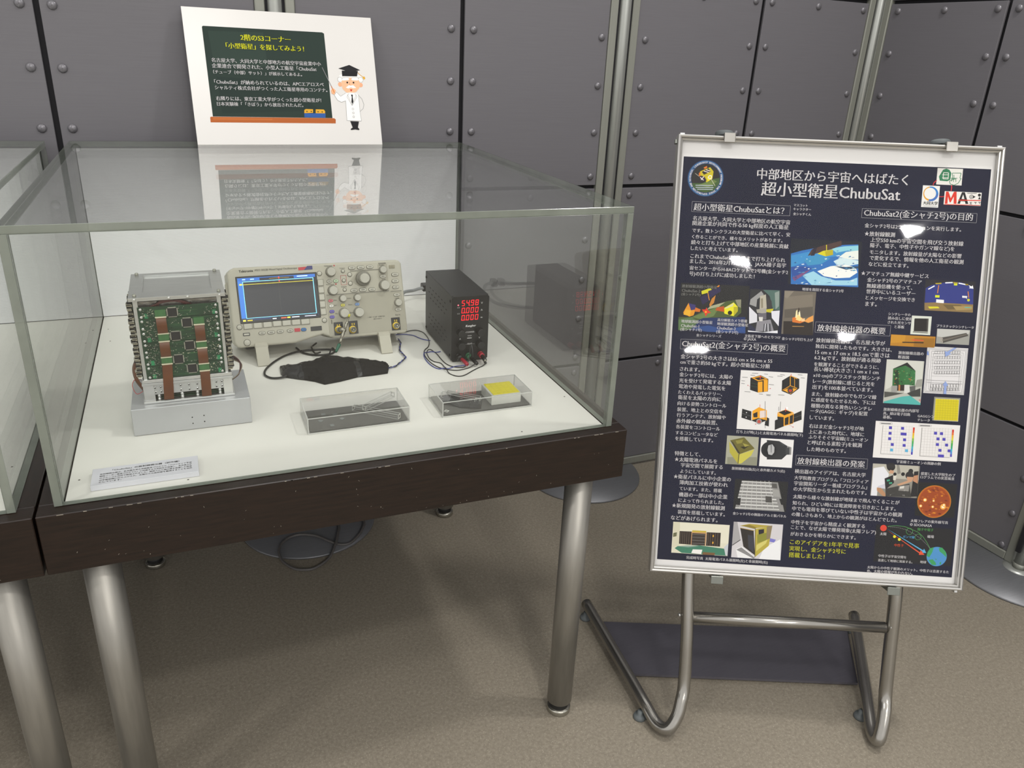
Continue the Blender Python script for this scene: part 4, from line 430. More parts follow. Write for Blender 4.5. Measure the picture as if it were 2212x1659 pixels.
SIGN_ART = {"chalkboard_drawing": (None,None,[('p','24342d',368,2424,390,2445,2889,2440,2930,2417,2928,584,372,588),('p','2b3c34',479,2351,1608,2370,1628,1658,527,1619),('p','1f2f29',543,1419,1903,1358,2681,747,570,655),('p','b4602a',315,567,331,583,2967,581,2999,555,2990,467,313,466),('p','c06c32',363,561,1605,555,1601,524,368,521),('p','2f5aa0',2310,683,2782,685,2772,589,2304,594),('p','e0a62c',2318,752,2352,774,2512,770,2503,692,2310,683),('p','e0a62c',2572,771,2748,769,2779,732,2772,685,2562,686),('c','5a4a14',2372,721,15),('c','5a4a14',2468,723,15),('c','5a4a14',2618,719,15),('c','5a4a14',2710,716,15)]),
"professor_drawing": (None,None,[('p','f4f2ee',3166,1501,3204,1544,3647,1548,3697,1496,3697,1388,3639,1365,3619,1493,3242,1492,3209,1353,3150,1394),('c','f4f2ee',3187,1433,53),('c','f4f2ee',3662,1441,54),('o','9a9a9a',3187,1433,55,7),('o','9a9a9a',3662,1441,56,7),('c','efae86',3180,1327,48),('c','efae86',3650,1327,49),('p','f5bd96',3209,1353,3251,1471,3595,1482,3639,1365,3611,1257,3535,1173,3412,1128,3294,1159,3225,1236),('p','17171a',3248,1631,3616,1632,3585,1514,3244,1509),('p','1d1d20',3174,1675,3430,1760,3672,1654,3430,1603),('l','d8a024',11,3612,1596,3658,1548,3732,1501),('p','e0a828',3709,1500,3756,1519,3773,1472,3737,1445),('p','f7f5f2',3223,1422,3251,1471,3373,1481,3403,1455,3378,1426,3255,1414),('l','9a9a9a',4,3223,1422,3251,1471,3373,1481,3403,1455),('p','f7f5f2',3440,1449,3473,1484,3596,1488,3619,1450,3589,1424,3467,1424),('l','9a9a9a',4,3440,1449,3473,1484,3596,1488,3619,1450),('c','1a1510',3346,1372,20),('c','1a1510',3490,1374,20),('l','c07850',7,3406,1376,3389,1326,3418,1320),('p','f7f5f2',3300,1260,3377,1315,3425,1306,3477,1318,3540,1259,3470,1249,3421,1269,3358,1240),('p','c8281c',3389,1223,3451,1223,3417,1173),('p','f6f4f1',3280,1137,3382,1155,3482,1151,3578,1116,3574,760,3587,527,3253,532,3266,863),('l','9a9a9a',7,3578,1116,3574,760,3587,527,3253,532,3266,863,3267,970),('p','f6f4f1',3023,1089,3078,1158,3162,1064,3285,1137,3285,971,3170,936,3097,967),('l','9a9a9a',7,3267,970,3170,936,3087,977,3023,1089,3078,1158,3162,1064,3285,1137),('l','9a9a9a',7,3556,1116,3647,1021,3684,892,3657,805,3583,743),('p','17171a',3403,1102,3426,1113,3447,1098,3438,1059,3445,952,3416,891,3397,947,3416,1059),('l','9a9a9a',7,3322,1110,3407,876,3529,1115),('l','9a9a9a',7,3357,1133,3305,1057,3406,865),('l','9a9a9a',7,3491,1136,3539,1062,3406,865),('o','9a9a9a',3416,790,20,7),('o','9a9a9a',3418,704,20,7),('o','9a9a9a',3417,618,20,7),('p','17171a',3327,520,3527,513,3490,381,3524,338,3504,323,3423,337,3325,322,3321,347,3370,380),('p','f3b489',2958,1198,3017,1237,3066,1190,3024,1097,2965,1124),('l','8a8a8c',13,2810,1683,2974,1283),('l','c8722c',15,2974,1283,3028,1136)])}
SCOPE_SOFTKEYS = [(27.8, 42.1, 15.7, 10.3), (46.5, 42.2, 15.8, 10.4), (65.1, 42.3, 15.9, 10.4), (83.8, 42.8, 16.1, 10.5), (102.3, 42.6, 16.2, 10.5), (120.9, 42.4, 16.4, 10.6), (139.2, 42.1, 16.5, 10.6), (177.6, 118.1, 10.9, 12.0), (177.5, 103.5, 10.9, 12.1), (177.4, 88.8, 10.9, 12.1), (177.3, 74.3, 11.0, 12.1), (177.2, 59.2, 11.0, 12.1)]
SCOPE_KNOBS = [(200.2, 139.0, 8.9), (200.8, 101.0, 8.9), (265.1, 121.1, 10.3), (308.6, 136.6, 7.1), (308.9, 104.5, 9.8), (219.2, 83.1, 6.7), (249.3, 82.7, 6.8), (218.9, 53.0, 9.4), (249.4, 52.3, 9.5), (334.7, 66.1, 7.2)]
SCOPE_ROUND = [(177.2, 136.9, 4.4), (11.8, 41.7, 4.6), (177.7, 41.5, 4.4), (225.4, 138.9, 3.2), (225.3, 119.7, 3.2), (225.2, 100.7, 3.2), (238.6, 130.9, 4.0), (238.2, 112.8, 4.0), (22.9, 10.2, 5.9)]
SCOPE_PILLS = [(52.9, 26.7, 13.4, 7.0, 'd8d6cc'), (70.5, 26.5, 15.2, 7.0, 'd8d6cc'), (88.1, 26.7, 13.6, 7.0, 'd8d6cc'), (107.4, 26.7, 12.3, 7.0, 'd8d6cc'), (134.4, 26.4, 11.5, 7.4, '2f6fb0'), (195.6, 119.8, 11.0, 7.5, 'd8d6cc'), (209.0, 119.8, 11.1, 7.5, 'b9d0b0'), (244.0, 144.5, 14.9, 7.5, 'd8d6cc'), (262.8, 144.4, 16.1, 7.6, 'd8d6cc'), (281.9, 144.2, 15.1, 7.6, 'd8d6cc'), (244.1, 97.9, 14.9, 7.6, 'd8d6cc'), (262.8, 97.9, 16.5, 8.0, 'd8d6cc'), (281.9, 97.5, 15.2, 7.6, 'd8d6cc'), (307.8, 122.9, 14.2, 7.7, 'd8d6cc'), (334.0, 125.3, 16.3, 8.1, 'd8d6cc'), (333.3, 111.7, 16.3, 8.1, 'd8d6cc'), (333.0, 98.8, 14.8, 7.4, 'd8d6cc'), (333.8, 82.8, 14.4, 7.4, 'd8d6cc'), (334.0, 51.7, 14.5, 7.4, 'd8d6cc'), (194.2, 80.2, 10.7, 6.8, 'd8707c'), (194.7, 69.6, 10.0, 6.8, 'e8e6de'), (218.2, 69.5, 10.1, 6.8, 'd8cf5a'), (248.0, 69.1, 10.2, 6.9, '7a9fd8'), (194.6, 58.2, 11.1, 7.2, '6a5cb8'), (193.9, 47.0, 11.1, 7.2, '6a5cb8')]
SCOPE_LOWER = [(187.3, 91.5), (319.3, 90.5), (320.0, 92.3), (344.2, 91.3), (349.8, 8.2), (185.3, 7.4)]

# ---------------------------------------------------------------- scene helpers
def tag(o, label=None, cat=None, group=None, kind=None):
    if label: o['label'] = label
    if cat: o['category'] = cat
    if group: o['group'] = group
    if kind: o['kind'] = kind
    return o

def thing(name, label, cat, loc=(0, 0, 0), rot=None, group=None):
    o = bpy.data.objects.new(name, None)
    o.empty_display_size = 0.05
    COL.objects.link(o)
    o.location = loc
    if rot is not None:
        if isinstance(rot, Matrix):
            o.rotation_euler = rot.to_euler()
        else:
            o.rotation_euler = (0, 0, rot)
    return tag(o, label, cat, group)

def link_mesh(name, me, parent=None, loc=None):
    o = bpy.data.objects.new(name, me)
    COL.objects.link(o)
    if parent: o.parent = parent
    if loc is not None: o.location = loc
    return o

class MB:
    """collects shapes, then links them as one mesh object"""
    def __init__(s):
        s.bm = bmesh.new()
        s.mi = 0
    def _mi(s, faces):
        for f in faces: f.material_index = s.mi
    def box(s, x0, x1, y0, y1, z0, z1, bev=0.0, M=None, seg=1):
        vs = [s.bm.verts.new(Vector(c)) for c in ((x0, y0, z0), (x1, y0, z0), (x1, y1, z0), (x0, y1, z0), (x0, y0, z1), (x1, y0, z1), (x1, y1, z1), (x0, y1, z1))]
        fs = [s.bm.faces.new([vs[i] for i in q]) for q in ((3, 2, 1, 0), (4, 5, 6, 7), (0, 1, 5, 4), (1, 2, 6, 5), (2, 3, 7, 6), (3, 0, 4, 7))]
        s._mi(fs)
        if bev:
            es = list({e for f in fs for e in f.edges})
            r = bmesh.ops.bevel(s.bm, geom=es, offset=bev, segments=seg, profile=0.5, affect='EDGES')
            vs = list({v for f in r['faces'] for v in f.verts} | {v for v in vs if v.is_valid})
            s._mi({f for v in vs for f in v.link_faces})
        if M is not None:
            for v in vs: v.co = M @ v.co
        return s
    def prism(s, pts, y0, y1, axis='y', bev=0.0, M=None, seg=2):
        """outline pts (a,b) extruded along an axis"""
        def P(a, b, t):
            return Vector((a, t, b)) if axis == 'y' else (Vector((a, b, t)) if axis == 'z' else Vector((t, a, b)))
        A = [s.bm.verts.new(P(a, b, y0)) for a, b in pts]
        B = [s.bm.verts.new(P(a, b, y1)) for a, b in pts]
        n = len(pts)
        fs = [s.bm.faces.new(A), s.bm.faces.new(B[::-1])]
        for i in range(n):
            j = (i + 1) % n
            fs.append(s.bm.faces.new((A[j], A[i], B[i], B[j])))
        bmesh.ops.recalc_face_normals(s.bm, faces=fs)
        s._mi(fs)
        vs = A + B
        if bev:
            es = [e for e in fs[0].edges]
            r = bmesh.ops.bevel(s.bm, geom=es, offset=bev, segments=seg, profile=0.5, affect='EDGES')
            vs = list({v for f in r['faces'] for v in f.verts} | {v for v in vs if v.is_valid})
            s._mi({f for v in vs for f in v.link_faces})
        if M is not None:
            for v in vs: v.co = M @ v.co
        return s
    def lathe(s, prof, n=16, O=(0, 0, 0), ax=(0, 0, 1), cap=True):
        """profile (radius, height) turned about an axis through O"""
        q = Vector((0, 0, 1)).rotation_difference(Vector(ax).normalized())
        O = Vector(O)
        rings = []
        for r, h in prof:
            rings.append([s.bm.verts.new(O + q @ Vector((r * math.cos(2 * PI * i / n), r * math.sin(2 * PI * i / n), h))) for i in range(n)])
        fs = []
        for a, b in zip(rings, rings[1:]):
            for i in range(n):
                j = (i + 1) % n
                fs.append(s.bm.faces.new((a[i], a[j], b[j], b[i])))
        if cap:
            fs.append(s.bm.faces.new(rings[0][::-1]))
            fs.append(s.bm.faces.new(rings[-1]))
        for f in fs: f.smooth = True
        s._mi(fs)
        return s
    def cyl(s, p0, p1, r, n=14, r2=None):
        p0, p1 = Vector(p0), Vector(p1)
        d = p1 - p0
        return s.lathe([(r, 0), (r if r2 is None else r2, d.length)], n, p0, d)
    def tube(s, pts, r, n=8, sub=6, flat=None):
        """smooth tube through points"""
        P = [Vector(p) for p in pts]
        if sub > 1 and len(P) > 2:
            Q = [P[0] * 2 - P[1]] + P + [P[-1] * 2 - P[-2]]
            C = []
            for i in range(1, len(Q) - 2):
                for k in range(sub):
                    t = k / sub
                    a, b, c, d = Q[i - 1], Q[i], Q[i + 1], Q[i + 2]
                    C.append(0.5 * ((2 * b) + (c - a) * t + (2 * a - 5 * b + 4 * c - d) * t * t + (3 * b - a - 3 * c + d) * t ** 3))
            C.append(P[-1])
        else:
            C = P
        T = [((C[min(i + 1, len(C) - 1)] - C[max(i - 1, 0)])).normalized() for i in range(len(C))]
        up = Vector((0, 0, 1)) if abs(T[0].z) < 0.9 else Vector((1, 0, 0))
        N = (up - T[0] * up.dot(T[0])).normalized()
        rings = []
        for i, c in enumerate(C):
            if i: 
                N = T[i - 1].rotation_difference(T[i]) @ N
                N = (N - T[i] * N.dot(T[i])).normalized()
            B = T[i].cross(N)
            ra, rb = (r, r) if not flat else flat
            rings.append([s.bm.verts.new(c + N * (ra * math.cos(2 * PI * k / n)) + B * (rb * math.sin(2 * PI * k / n))) for k in range(n)])
        fs = []
        for a, b in zip(rings, rings[1:]):
            for k in range(n):
                j = (k + 1) % n
                fs.append(s.bm.faces.new((a[k], a[j], b[j], b[k])))
        fs.append(s.bm.faces.new(rings[0][::-1]))
        fs.append(s.bm.faces.new(rings[-1]))
        for f in fs[:-2]: f.smooth = True
        s._mi(fs)
        return s
    def quad(s, *pts):
        f = s.bm.faces.new([s.bm.verts.new(Vector(p)) for p in pts])
        s._mi([f])
        return s
    def mesh(s, name, *mats):
        me = bpy.data.meshes.new(name)
        s.bm.normal_update()
        s.bm.to_mesh(me)
        s.bm.free()
        for m in mats:
            me.materials.append(MATS[m])
        return me
    def build(s, name, mats, parent=None, loc=None):
        if isinstance(mats, str): mats = (mats,)
        return link_mesh(name, s.mesh(name, *mats), parent, loc)

# flat print --------------------------------------------------------------
def ink_mesh(name, polys, off, matname, step=0.000004):
    """polys: (rgba, [(x, z)...]) lying in the local xz plane, facing -y, each a hair in front of the last"""
    V, F, Cc = [], [], []
    for k, (c, pts) in enumerate(polys):
        y = off - step * k
        a = sum(pts[i][0] * pts[(i + 1) % len(pts)][1] - pts[(i + 1) % len(pts)][0] * pts[i][1] for i in range(len(pts)))
        if a < 0: pts = pts[::-1]
        F.append(list(range(len(V), len(V) + len(pts))))
        V += [(x, y, z) for x, z in pts]
        Cc += [c] * len(pts)
    me = bpy.data.meshes.new(name)
    me.from_pydata(V, [], F)
    at = me.color_attributes.new('ink', 'FLOAT_COLOR', 'CORNER')
    for i, c in enumerate(Cc): at.data[i].color = c
    me.materials.append(MATS[matname])
    return me

def art_polys(rect, bgc, items, k=1e-4):
    out = []
    if rect:
        x0, z0, x1, z1 = [v * k for v in rect]
        out.append((hexc(bgc), [(x0, z1), (x1, z1), (x1, z0), (x0, z0)]))
    for it in items:
        c = hexc(it[1])
        if it[0] == 'p':
            v = it[2:]
            pts = []
            for i in range(0, len(v), 2):
                q = (v[i] * k, v[i + 1] * k)
                if not pts or abs(q[0] - pts[-1][0]) + abs(q[1] - pts[-1][1]) > 1e-6: pts.append(q)
            if len(pts) > 2: out.append((c, pts))
        elif it[0] == 'c':
            x, z, r = [q * k for q in it[2:5]]
            out.append((c, [(x + r * math.cos(i * PI / 14), z + r * math.sin(i * PI / 14)) for i in range(28)]))
        elif it[0] == 'o':
            x, z, r, w = [q * k for q in it[2:6]]
            for i in range(18):
                a, b = i * PI / 9, (i + 1) * PI / 9
                out.append((c, [(x + (r + w / 2) * math.cos(a), z + (r + w / 2) * math.sin(a)), (x + (r + w / 2) * math.cos(b), z + (r + w / 2) * math.sin(b)), (x + (r - w / 2) * math.cos(b), z + (r - w / 2) * math.sin(b)), (x + (r - w / 2) * math.cos(a), z + (r - w / 2) * math.sin(a))]))
        elif it[0] == 'l':
            w = it[2] * k * 0.5
            v = [(it[i] * k, it[i + 1] * k) for i in range(3, len(it), 2)]
            for (xa, za), (xb, zb) in zip(v, v[1:]):
                d = math.hypot(xb - xa, zb - za)
                if d < 1e-7: continue
                nx, nz = -(zb - za) / d * w, (xb - xa) / d * w
                out.append((c, [(xa + nx, za + nz), (xb + nx, zb + nz), (xb - nx, zb - nz), (xa - nx, za - nz)]))
    return out

def glyph_geo(s, bold=0.0):
    c = bpy.data.curves.new('glyphs', 'FONT')
    c.body = s
    c.size = 1.0
    c.resolution_u = 2
    c.fill_mode = 'FRONT'
    c.offset = bold
    o = bpy.data.objects.new('glyphs', c)
    me = bpy.data.meshes.new_from_object(o)
    V = [(v.co.x, v.co.y) for v in me.vertices]
    F = [tuple(f.vertices) for f in me.polygons]
    bpy.data.objects.remove(o)
    bpy.data.curves.remove(c)
    bpy.data.meshes.remove(me)
    return V, F

def text_mesh(name, lines, off, matname, bold=0.012, M=None):
    """lines: (string, x, z of the lower left corner, width) in metres; one flat mesh facing -y"""
    V, F = [], []
    for s, x, z, w in lines:
        v, f = glyph_geo(s)
        if not v: continue
        xa, xb = min(q[0] for q in v), max(q[0] for q in v)
        za = min(q[1] for q in v)
        k = w / (xb - xa)
        for sh_ in ((-bold, bold) if bold else (0,)):   # two strikes make a bolder stroke
            n = len(V)
            V += [(x + (q[0] - xa + sh_) * k, off, z + (q[1] - za) * k) for q in v]
            F += [tuple(i + n for i in g) for g in f]
    me = bpy.data.meshes.new(name)
    me.from_pydata(V, [], F)
    if M is not None: me.transform(M)
    me.materials.append(MATS[matname])
    return me

mat('ink_white', 'e6e3e4', rough=0.45, spec=0.2, noise=0.02)
mat('ink_yellow', 'dede22', rough=0.45, spec=0.2, noise=0.02)
mat('ink_grey', '8d8c86', rough=0.45, spec=0.2, noise=0.02)
mat('ink_green', '54a454', rough=0.45, spec=0.2, noise=0.02)
mat('ink_cyan', '5aaedd', rough=0.45, spec=0.2, noise=0.02)
mat('ink_orange', 'e0562a', rough=0.45, spec=0.2, noise=0.02)
mat('ink_black', '1a1918', rough=0.45, spec=0.2, noise=0.02)
INK = {'w': 'ink_white', 'y': 'ink_yellow', 'g': 'ink_grey', 'n': 'ink_green', 'c': 'ink_cyan', 'o': 'ink_orange', 'k': 'ink_black'}
print_mat('print_ink', rough=0.5, spec=0.2)
print_mat('screen_ink', rough=0.25, emit=0.75)
# ================================================================ the hall
fm = MB()
fm.quad((-6, -9, 0), (8, -9, 0), (8, 6, 0), (-6, 6, 0))
MATS['speckled_vinyl'] = floor_mat()
fl = fm.build('floor', 'speckled_vinyl')
tag(fl, kind='structure')

# ---- partition screens between aluminium posts
POSTS = [(-0.423, 0.915), (0.46, 0.921), (1.342, 0.928), (2.222, 0.951), (2.268, 0.072), (2.215, -0.806)]
dome = MB()
R0 = 0.0098
dome.lathe([(R0, 0.0), (R0 * 0.93, -0.0026), (R0 * 0.7, -0.0046), (R0 * 0.35, -0.0057), (0.0006, -0.006)], 10, ax=(0, 1, 0), cap=False)
bmesh.ops.recalc_face_normals(dome.bm, faces=dome.bm.faces)
dome_me = dome.mesh('rivet', 'rivet_steel')
for f in dome_me.polygons: f.use_smooth = True

def screen(a, b, joint, label):
    ax, ay = a
    L = math.hypot(b[0] - ax, b[1] - ay)
    ang = math.atan2(b[1] - ay, b[0] - ax)
    t = thing('partition_screen', label, 'partition', (ax, ay, 0), ang, 'riveted grey partition screens')
    m = MB()
    m.box(0.03, L - 0.03, 0.011, 0.020, 0.012, 1.985)
    m.build('backing_board', 'dark_backing', t)
    for s0, s1 in ((0.0215, 0.043), (L - 0.043, L - 0.0215)):
        m = MB()
        m.box(s0, s1, -0.005, 0.028, 0.008, 2.0, bev=0.002)
        m.build('side_rail', 'alu_rail', t)
    for z0, z1 in ((0.008, 0.033), (1.974, 2.0)):
        m = MB()
        m.box(0.043, L - 0.043, -0.005, 0.028, z0, z1, bev=0.002)
        m.build('cross_rail', 'alu_rail', t)
    zs = ((0.034, 0.385), (0.395, 0.9205), (0.9305, 1.442), (1.452, 1.973))
    rows = {0: (0.045, 0.147, 0.257, 0.365), 1: (0.417, 0.54, 0.659, 0.777, 0.9), 2: (0.954, 1.071, 1.19, 1.308, 1.423), 3: (1.474, 1.59, 1.71, 1.83, 1.95)}
    for s0, s1 in ((0.0435, joint - 0.0058), (joint + 0.0058, L - 0.0435)):
        cols = (s0 + 0.0265 if s0 < 0.1 else s0 + 0.0228, s1 - 0.0228 if s1 < L - 0.1 else s1 - 0.0185)
        for k, (z0, z1) in enumerate(zs):
            m = MB()
            m.box(s0, s1, 0.0, 0.0075, z0, z1, bev=0.0008)
            sh = m.build('steel_sheet', 'sheet_steel', t)
            for zr in rows[k]:
                for c in cols:
                    link_mesh('rivet', dome_me, sh, (c, 0, zr))
            for zr in ((rows[k][0],) if k == 3 else (rows[k][0], rows[k][-1])):
                if k == 0 and zr == rows[k][0]: continue
                link_mesh('rivet', dome_me, sh, ((s0 + s1) / 2, 0, zr))
    return t
screen((-1.306, 0.909), POSTS[0], 0.44, 'grey riveted screen beyond the left edge of the view')
screen(POSTS[0], POSTS[1], 0.421, 'grey riveted screen behind the left end of the display tables')
screen(POSTS[1], POSTS[2], 0.4375, 'grey riveted screen straight behind the glass case and leaning sign')
screen(POSTS[2], POSTS[3], 0.446, 'grey riveted screen behind the left half of the framed poster')
screen(POSTS[3], POSTS[4], 0.412, 'grey riveted screen turned sideways at the right of the poster')
screen(POSTS[4], POSTS[5], 0.44, 'grey riveted screen past the rightmost post, mostly out of view')

def post(i, label):
    x, y = POSTS[i]
    t = thing('screen_post', label, 'post', (x, y, 0), 0, 'aluminium screen posts on round bases')
    m = MB()
    m.lathe([(0.185, 0), (0.186, 0.003), (0.184, 0.0065), (0.02, 0.008)], 72)
    m.build('base_plate', 'steel_disc', t)
    m = MB()
    m.lathe([(0.04, 0.0075), (0.04, 0.0085), (0.017, 0.0095)], 32)
    m.build('weld_ring', 'alu_pole', t)
    m = MB()
    m.lathe([(0.0155, 0.009), (0.0155, 2.03), (0.012, 2.034)], 28)
    m.build('pole', 'alu_pole', t)
    m = MB()
    m.lathe([(0.0172, 0.009), (0.0172, 0.024)], 28)
    m.build('collar', 'alu_rail', t)
    for sx in (-1, 1):
        m = MB()
        m.box(sx * 0.0185 - 0.0032, sx * 0.0185 + 0.0032, 0.0, 0.012, 0.06, 1.99)
        m.build('channel', 'dark_backing', t)
post(0, 'aluminium screen post at the far left, hidden behind the left table')
post(1, 'aluminium screen post behind the white sign, its base under the table')
post(2, 'aluminium screen post behind the right corner of the glass case')
post(3, 'aluminium screen post in the corner behind the framed poster')
post(4, 'aluminium screen post at the right edge, its round base in view')
post(5, 'aluminium screen post outside the right edge of the view')

# ================================================================ display tables
TW, TD, ZT, HF = 0.9, 0.894, 0.6683, 0.093
GM, GT, GH = 0.0206, 0.0105, 0.3818
def table(x0, lab, first):
    t = thing('display_table', 'dark wood display table with white top and steel legs ' + lab, 'table', (x0, 0, 0))
    fw = 0.0305
    zb, zt = ZT - HF, ZT
    m = MB(); m.box(0, TW, 0, fw, zb, zt, bev=0.0012); front = m.build('apron_board', 'dark_wood', t)
    m = MB(); m.box(0, TW, TD - fw, TD, zb, zt, bev=0.0012); m.build('apron_board', 'dark_wood', t)
    m = MB(); m.box(0, fw, fw, TD - fw, zb, zt, bev=0.0012); m.build('apron_board', 'dark_wood_side', t)
    m = MB(); m.box(TW - fw, TW, fw, TD - fw, zb, zt, bev=0.0012); m.build('apron_board', 'dark_wood_side', t)
    rnd = random.Random(7 if first else 3)
    m = MB()
    for i in range(46):   # chips in the varnish
        x = rnd.uniform(0.02, TW - 0.02)
        z = zb + rnd.choice((rnd.uniform(0.002, 0.03), rnd.uniform(0.01, 0.09)))
        a = rnd.uniform(-1, 1)
        l, w = rnd.uniform(0.0006, 0.0028), 0.00028
        dx, dz = math.sin(a) * l, math.cos(a) * l
        y = -0.00025
        m.quad((x - w, y, z), (x + w, y, z), (x + w + dx, y, z + dz), (x - w + dx, y, z + dz))
    for i in range(26):
        x = rnd.uniform(0.0, TW); l = rnd.uniform(0.002, 0.009)
        m.quad((x, -0.00025, zt - 0.0016), (x + l, -0.00025, zt - 0.0016), (x + l, -0.00025, zt - 0.0006), (x, -0.00025, zt - 0.0004))
    m.build('varnish_chips', 'worn_wood', front)
    m = MB(); m.box(fw, TW - fw, fw, TD - fw, zt - 0.03, zt - 0.012); m.build('deck', 'black_rubber', t)
    i0 = GM + GT + 0.0012
    m = MB(); m.box(i0, TW - i0, i0, TD - i0, zt - 0.0118, zt, bev=0.0006); top = m.build('white_top', 'white_laminate', t)
    m = MB()
    for sx, sy in ((0.045, 0.09), (0.046, 0.77), (0.19, 0.045), (0.72, 0.047), (0.855, 0.16), (0.852, 0.6), (0.054, 0.69)):
        m.lathe([(0.0016, ZT), (0.0012, ZT + 0.0003)], 8, (sx, sy, 0))
    m.build('pin_head', 'speck', top)
    for lx, ly in ((0.0593, 0.0495), (TW - 0.0593, 0.0495), (0.0593, 0.838), (TW - 0.0593, 0.838)):
        m = MB(); m.lathe([(0.0255, 0.03), (0.0255, zb + 0.02)], 32, (lx, ly, 0)); lg = m.build('leg', 'chrome_leg', t)
        m = MB(); m.lathe([(0.019, 0.012), (0.019, 0.0305)], 24, (lx, ly, 0)); m.build('foot_neck', 'black_rubber', lg)
        m = MB(); m.lathe([(0.0235, 0.0), (0.0246, 0.002), (0.0246, 0.011), (0.0232, 0.0132)], 28, (lx, ly, 0)); m.build('foot_pad', 'foot_metal', lg)
    # acrylic cover: a separate thing standing on the table rim
    c = thing('acrylic_cover', 'clear acrylic cover on the dark wood table ' + lab, 'display cover', (x0, 0, ZT + 0.0004))
    g0, gx, gy = GM, TW - GM, TD - GM
    H = GH
    def pane(name, x0, x1, y0, y1, z0, z1, nax):
        m = MB(); m.box(x0, x1, y0, y1, z0, z1, bev=0.0005)
        for f in m.bm.faces:
            n = f.normal
            f.normal_update()
            f.material_index = 0 if abs(f.normal[nax]) > 0.9 else 1
        m.build(name, ('acrylic', 'acrylic_edge'), c)
    pane('side_pane', g0, g0 + GT, g0, gy, 0, H - GT, 0)
    pane('side_pane', gx - GT, gx, g0, gy, 0, H - GT, 0)
    pane('front_pane', g0 + GT, gx - GT, g0 + 0.0005, g0 + GT, 0, H - GT, 1)
    pane('top_pane', g0, gx, g0, gy, H - GT + 0.0004, H, 2)
    pane('rear_pane', g0 + GT, gx - GT, gy - GT, gy, 0, H - GT, 1)
    # white twin-wall sheet inside the back of the cover
    p = MB()
    n = 150
    yb = gy - GT - 0.003
    for k in range(n):
        z0 = 0.0015 + (H - GT - 0.004) * k / n
        z1 = 0.0015 + (H - GT - 0.004) * (k + 1) / n
        zm = (z0 + z1) / 2
        xa, xb = g0 + GT + 0.001, gx - GT - 0.001
        p.quad((xa, yb, z0), (xb, yb, z0), (xb, yb - 0.00018, zm), (xa, yb - 0.00018, zm))
        p.quad((xa, yb - 0.00018, zm), (xb, yb - 0.00018, zm), (xb, yb, z1), (xa, yb, z1))
    p.box(g0 + GT + 0.001, gx - GT - 0.001, yb, yb + 0.0028, 0.0015, H - GT - 0.0025)
    b = p.build('back_sheet', 'white_sheet')
    b.location = (x0, 0, ZT)
    tag(b, 'white ribbed plastic sheet closing the back of the cover ' + lab, 'sheet')
mat('white_sheet', 'e4e4e6', rough=0.45, spec=0.3, noise=0.015, scale=4)
table(0.0, 'holding the oscilloscope', True)
table(-0.9035, 'at the left edge', False)
# ================================================================ things inside the case
mat('cast_alu', 'b5b6b8', rough=0.42, metal=0.45, noise=0.03, scale=12)
mat('mill_alu', 'c6c7c6', rough=0.28, metal=0.8, noise=0.05, scale=25, stretch=(1, 8, 8))
mat('bright_alu', 'd6d6d4', rough=0.22, metal=0.85, noise=0.05, scale=30)
mat('pcb_green', '153821', rough=0.4, noise=0.35, scale=90, stretch=(0.35, 1, 1.6), detail=4)
mat('pcb_dark', '12301f', rough=0.5, noise=0.3, scale=70)
mat('pcb_light', '3c6a3c', rough=0.45, noise=0.2, scale=400, stretch=(3, 1, 0.1))
mat('pcb_bright', '1f7f50', rough=0.45, noise=0.1)
mat('ic_black', '101011', rough=0.55, noise=0.1, scale=80)
mat('solder', 'a8a79c', rough=0.3, metal=0.6, noise=0.15, scale=300)
mat('connector_cream', 'cbc5ab', rough=0.5, noise=0.05)
mat('kapton', '5e3317', rough=0.3, spec=0.4, noise=0.12, scale=60)
mat('tan_part', '8c8672', rough=0.5, noise=0.2, scale=200)
mat('foil', '8f8c88', rough=0.25, metal=0.8, noise=0.3, scale=60, bump=0.7, bscale=120, dist=0.002)
mat('wire_dark_red', '4a1d1c', rough=0.4, noise=0.1)
mat('wire_red', 'b03030', rough=0.4, noise=0.1)
mat('wire_black', '141414', rough=0.42, noise=0.15, scale=60)
mat('wire_blue', '3d4790', rough=0.42, noise=0.1, scale=60)
mat('wire_grey', '8d8f90', rough=0.5, noise=0.08, scale=40)

# ---- plinth block
b = thing('aluminium_plinth', 'brushed aluminium block carrying the circuit board stack', 'plinth', (0.1143, 0.2118, ZT))
m = MB(); m.box(0, 0.1808, 0, 0.1305, 0.0006, 0.0466, bev=0.0008); m.build('block', 'cast_alu', b)
for x, z in ((0.0885, 0.0225), (0.1065, 0.0235), (0.0885, 0.0115), (0.1065, 0.0125)):
    m = MB(); m.cyl((x, 0.0005, z), (x, -0.0002, z), 0.0011, 8); m.build('screw_hole', 'ic_black', b)

# ---- stack of circuit boards
ZS = ZT + 0.0467
st = thing('detector_stack', 'stack of green circuit boards in an aluminium frame with brown ribbon cables', 'electronics', (0.1335, 0.2305, ZS))
MMf = 0.001
def sbox(name, mt, x0, x1, y0, y1, z0, z1, par=st, bev=0.0):
    m = MB(); m.box(x0 * MMf, x1 * MMf, y0 * MMf, y1 * MMf, z0 * MMf, z1 * MMf, bev=bev * MMf)
    return m.build(name, mt, par)
sbox('base_tray', 'bright_alu', 0.5, 139, -3, 107, 0.3, 4, bev=0.3)
sbox('corner_block', 'bright_alu', 2, 18.5, -1, 104, 4, 39, bev=0.5)
sbox('corner_block', 'bright_alu', 122.5, 137, -1, 104, 4, 39, bev=0.5)
sbox('inner_box', 'ic_black', 19, 122, 24, 104, 4, 39)
for z in (6.5, 10, 13.2):
    sbox('inner_board', 'pcb_green', 20, 122, 3, 24, z, z + 1.0)
fp = sbox('front_plate', 'mill_alu', 12, 128, -0.5, 2.5, 14.6, 31.6, bev=0.3)
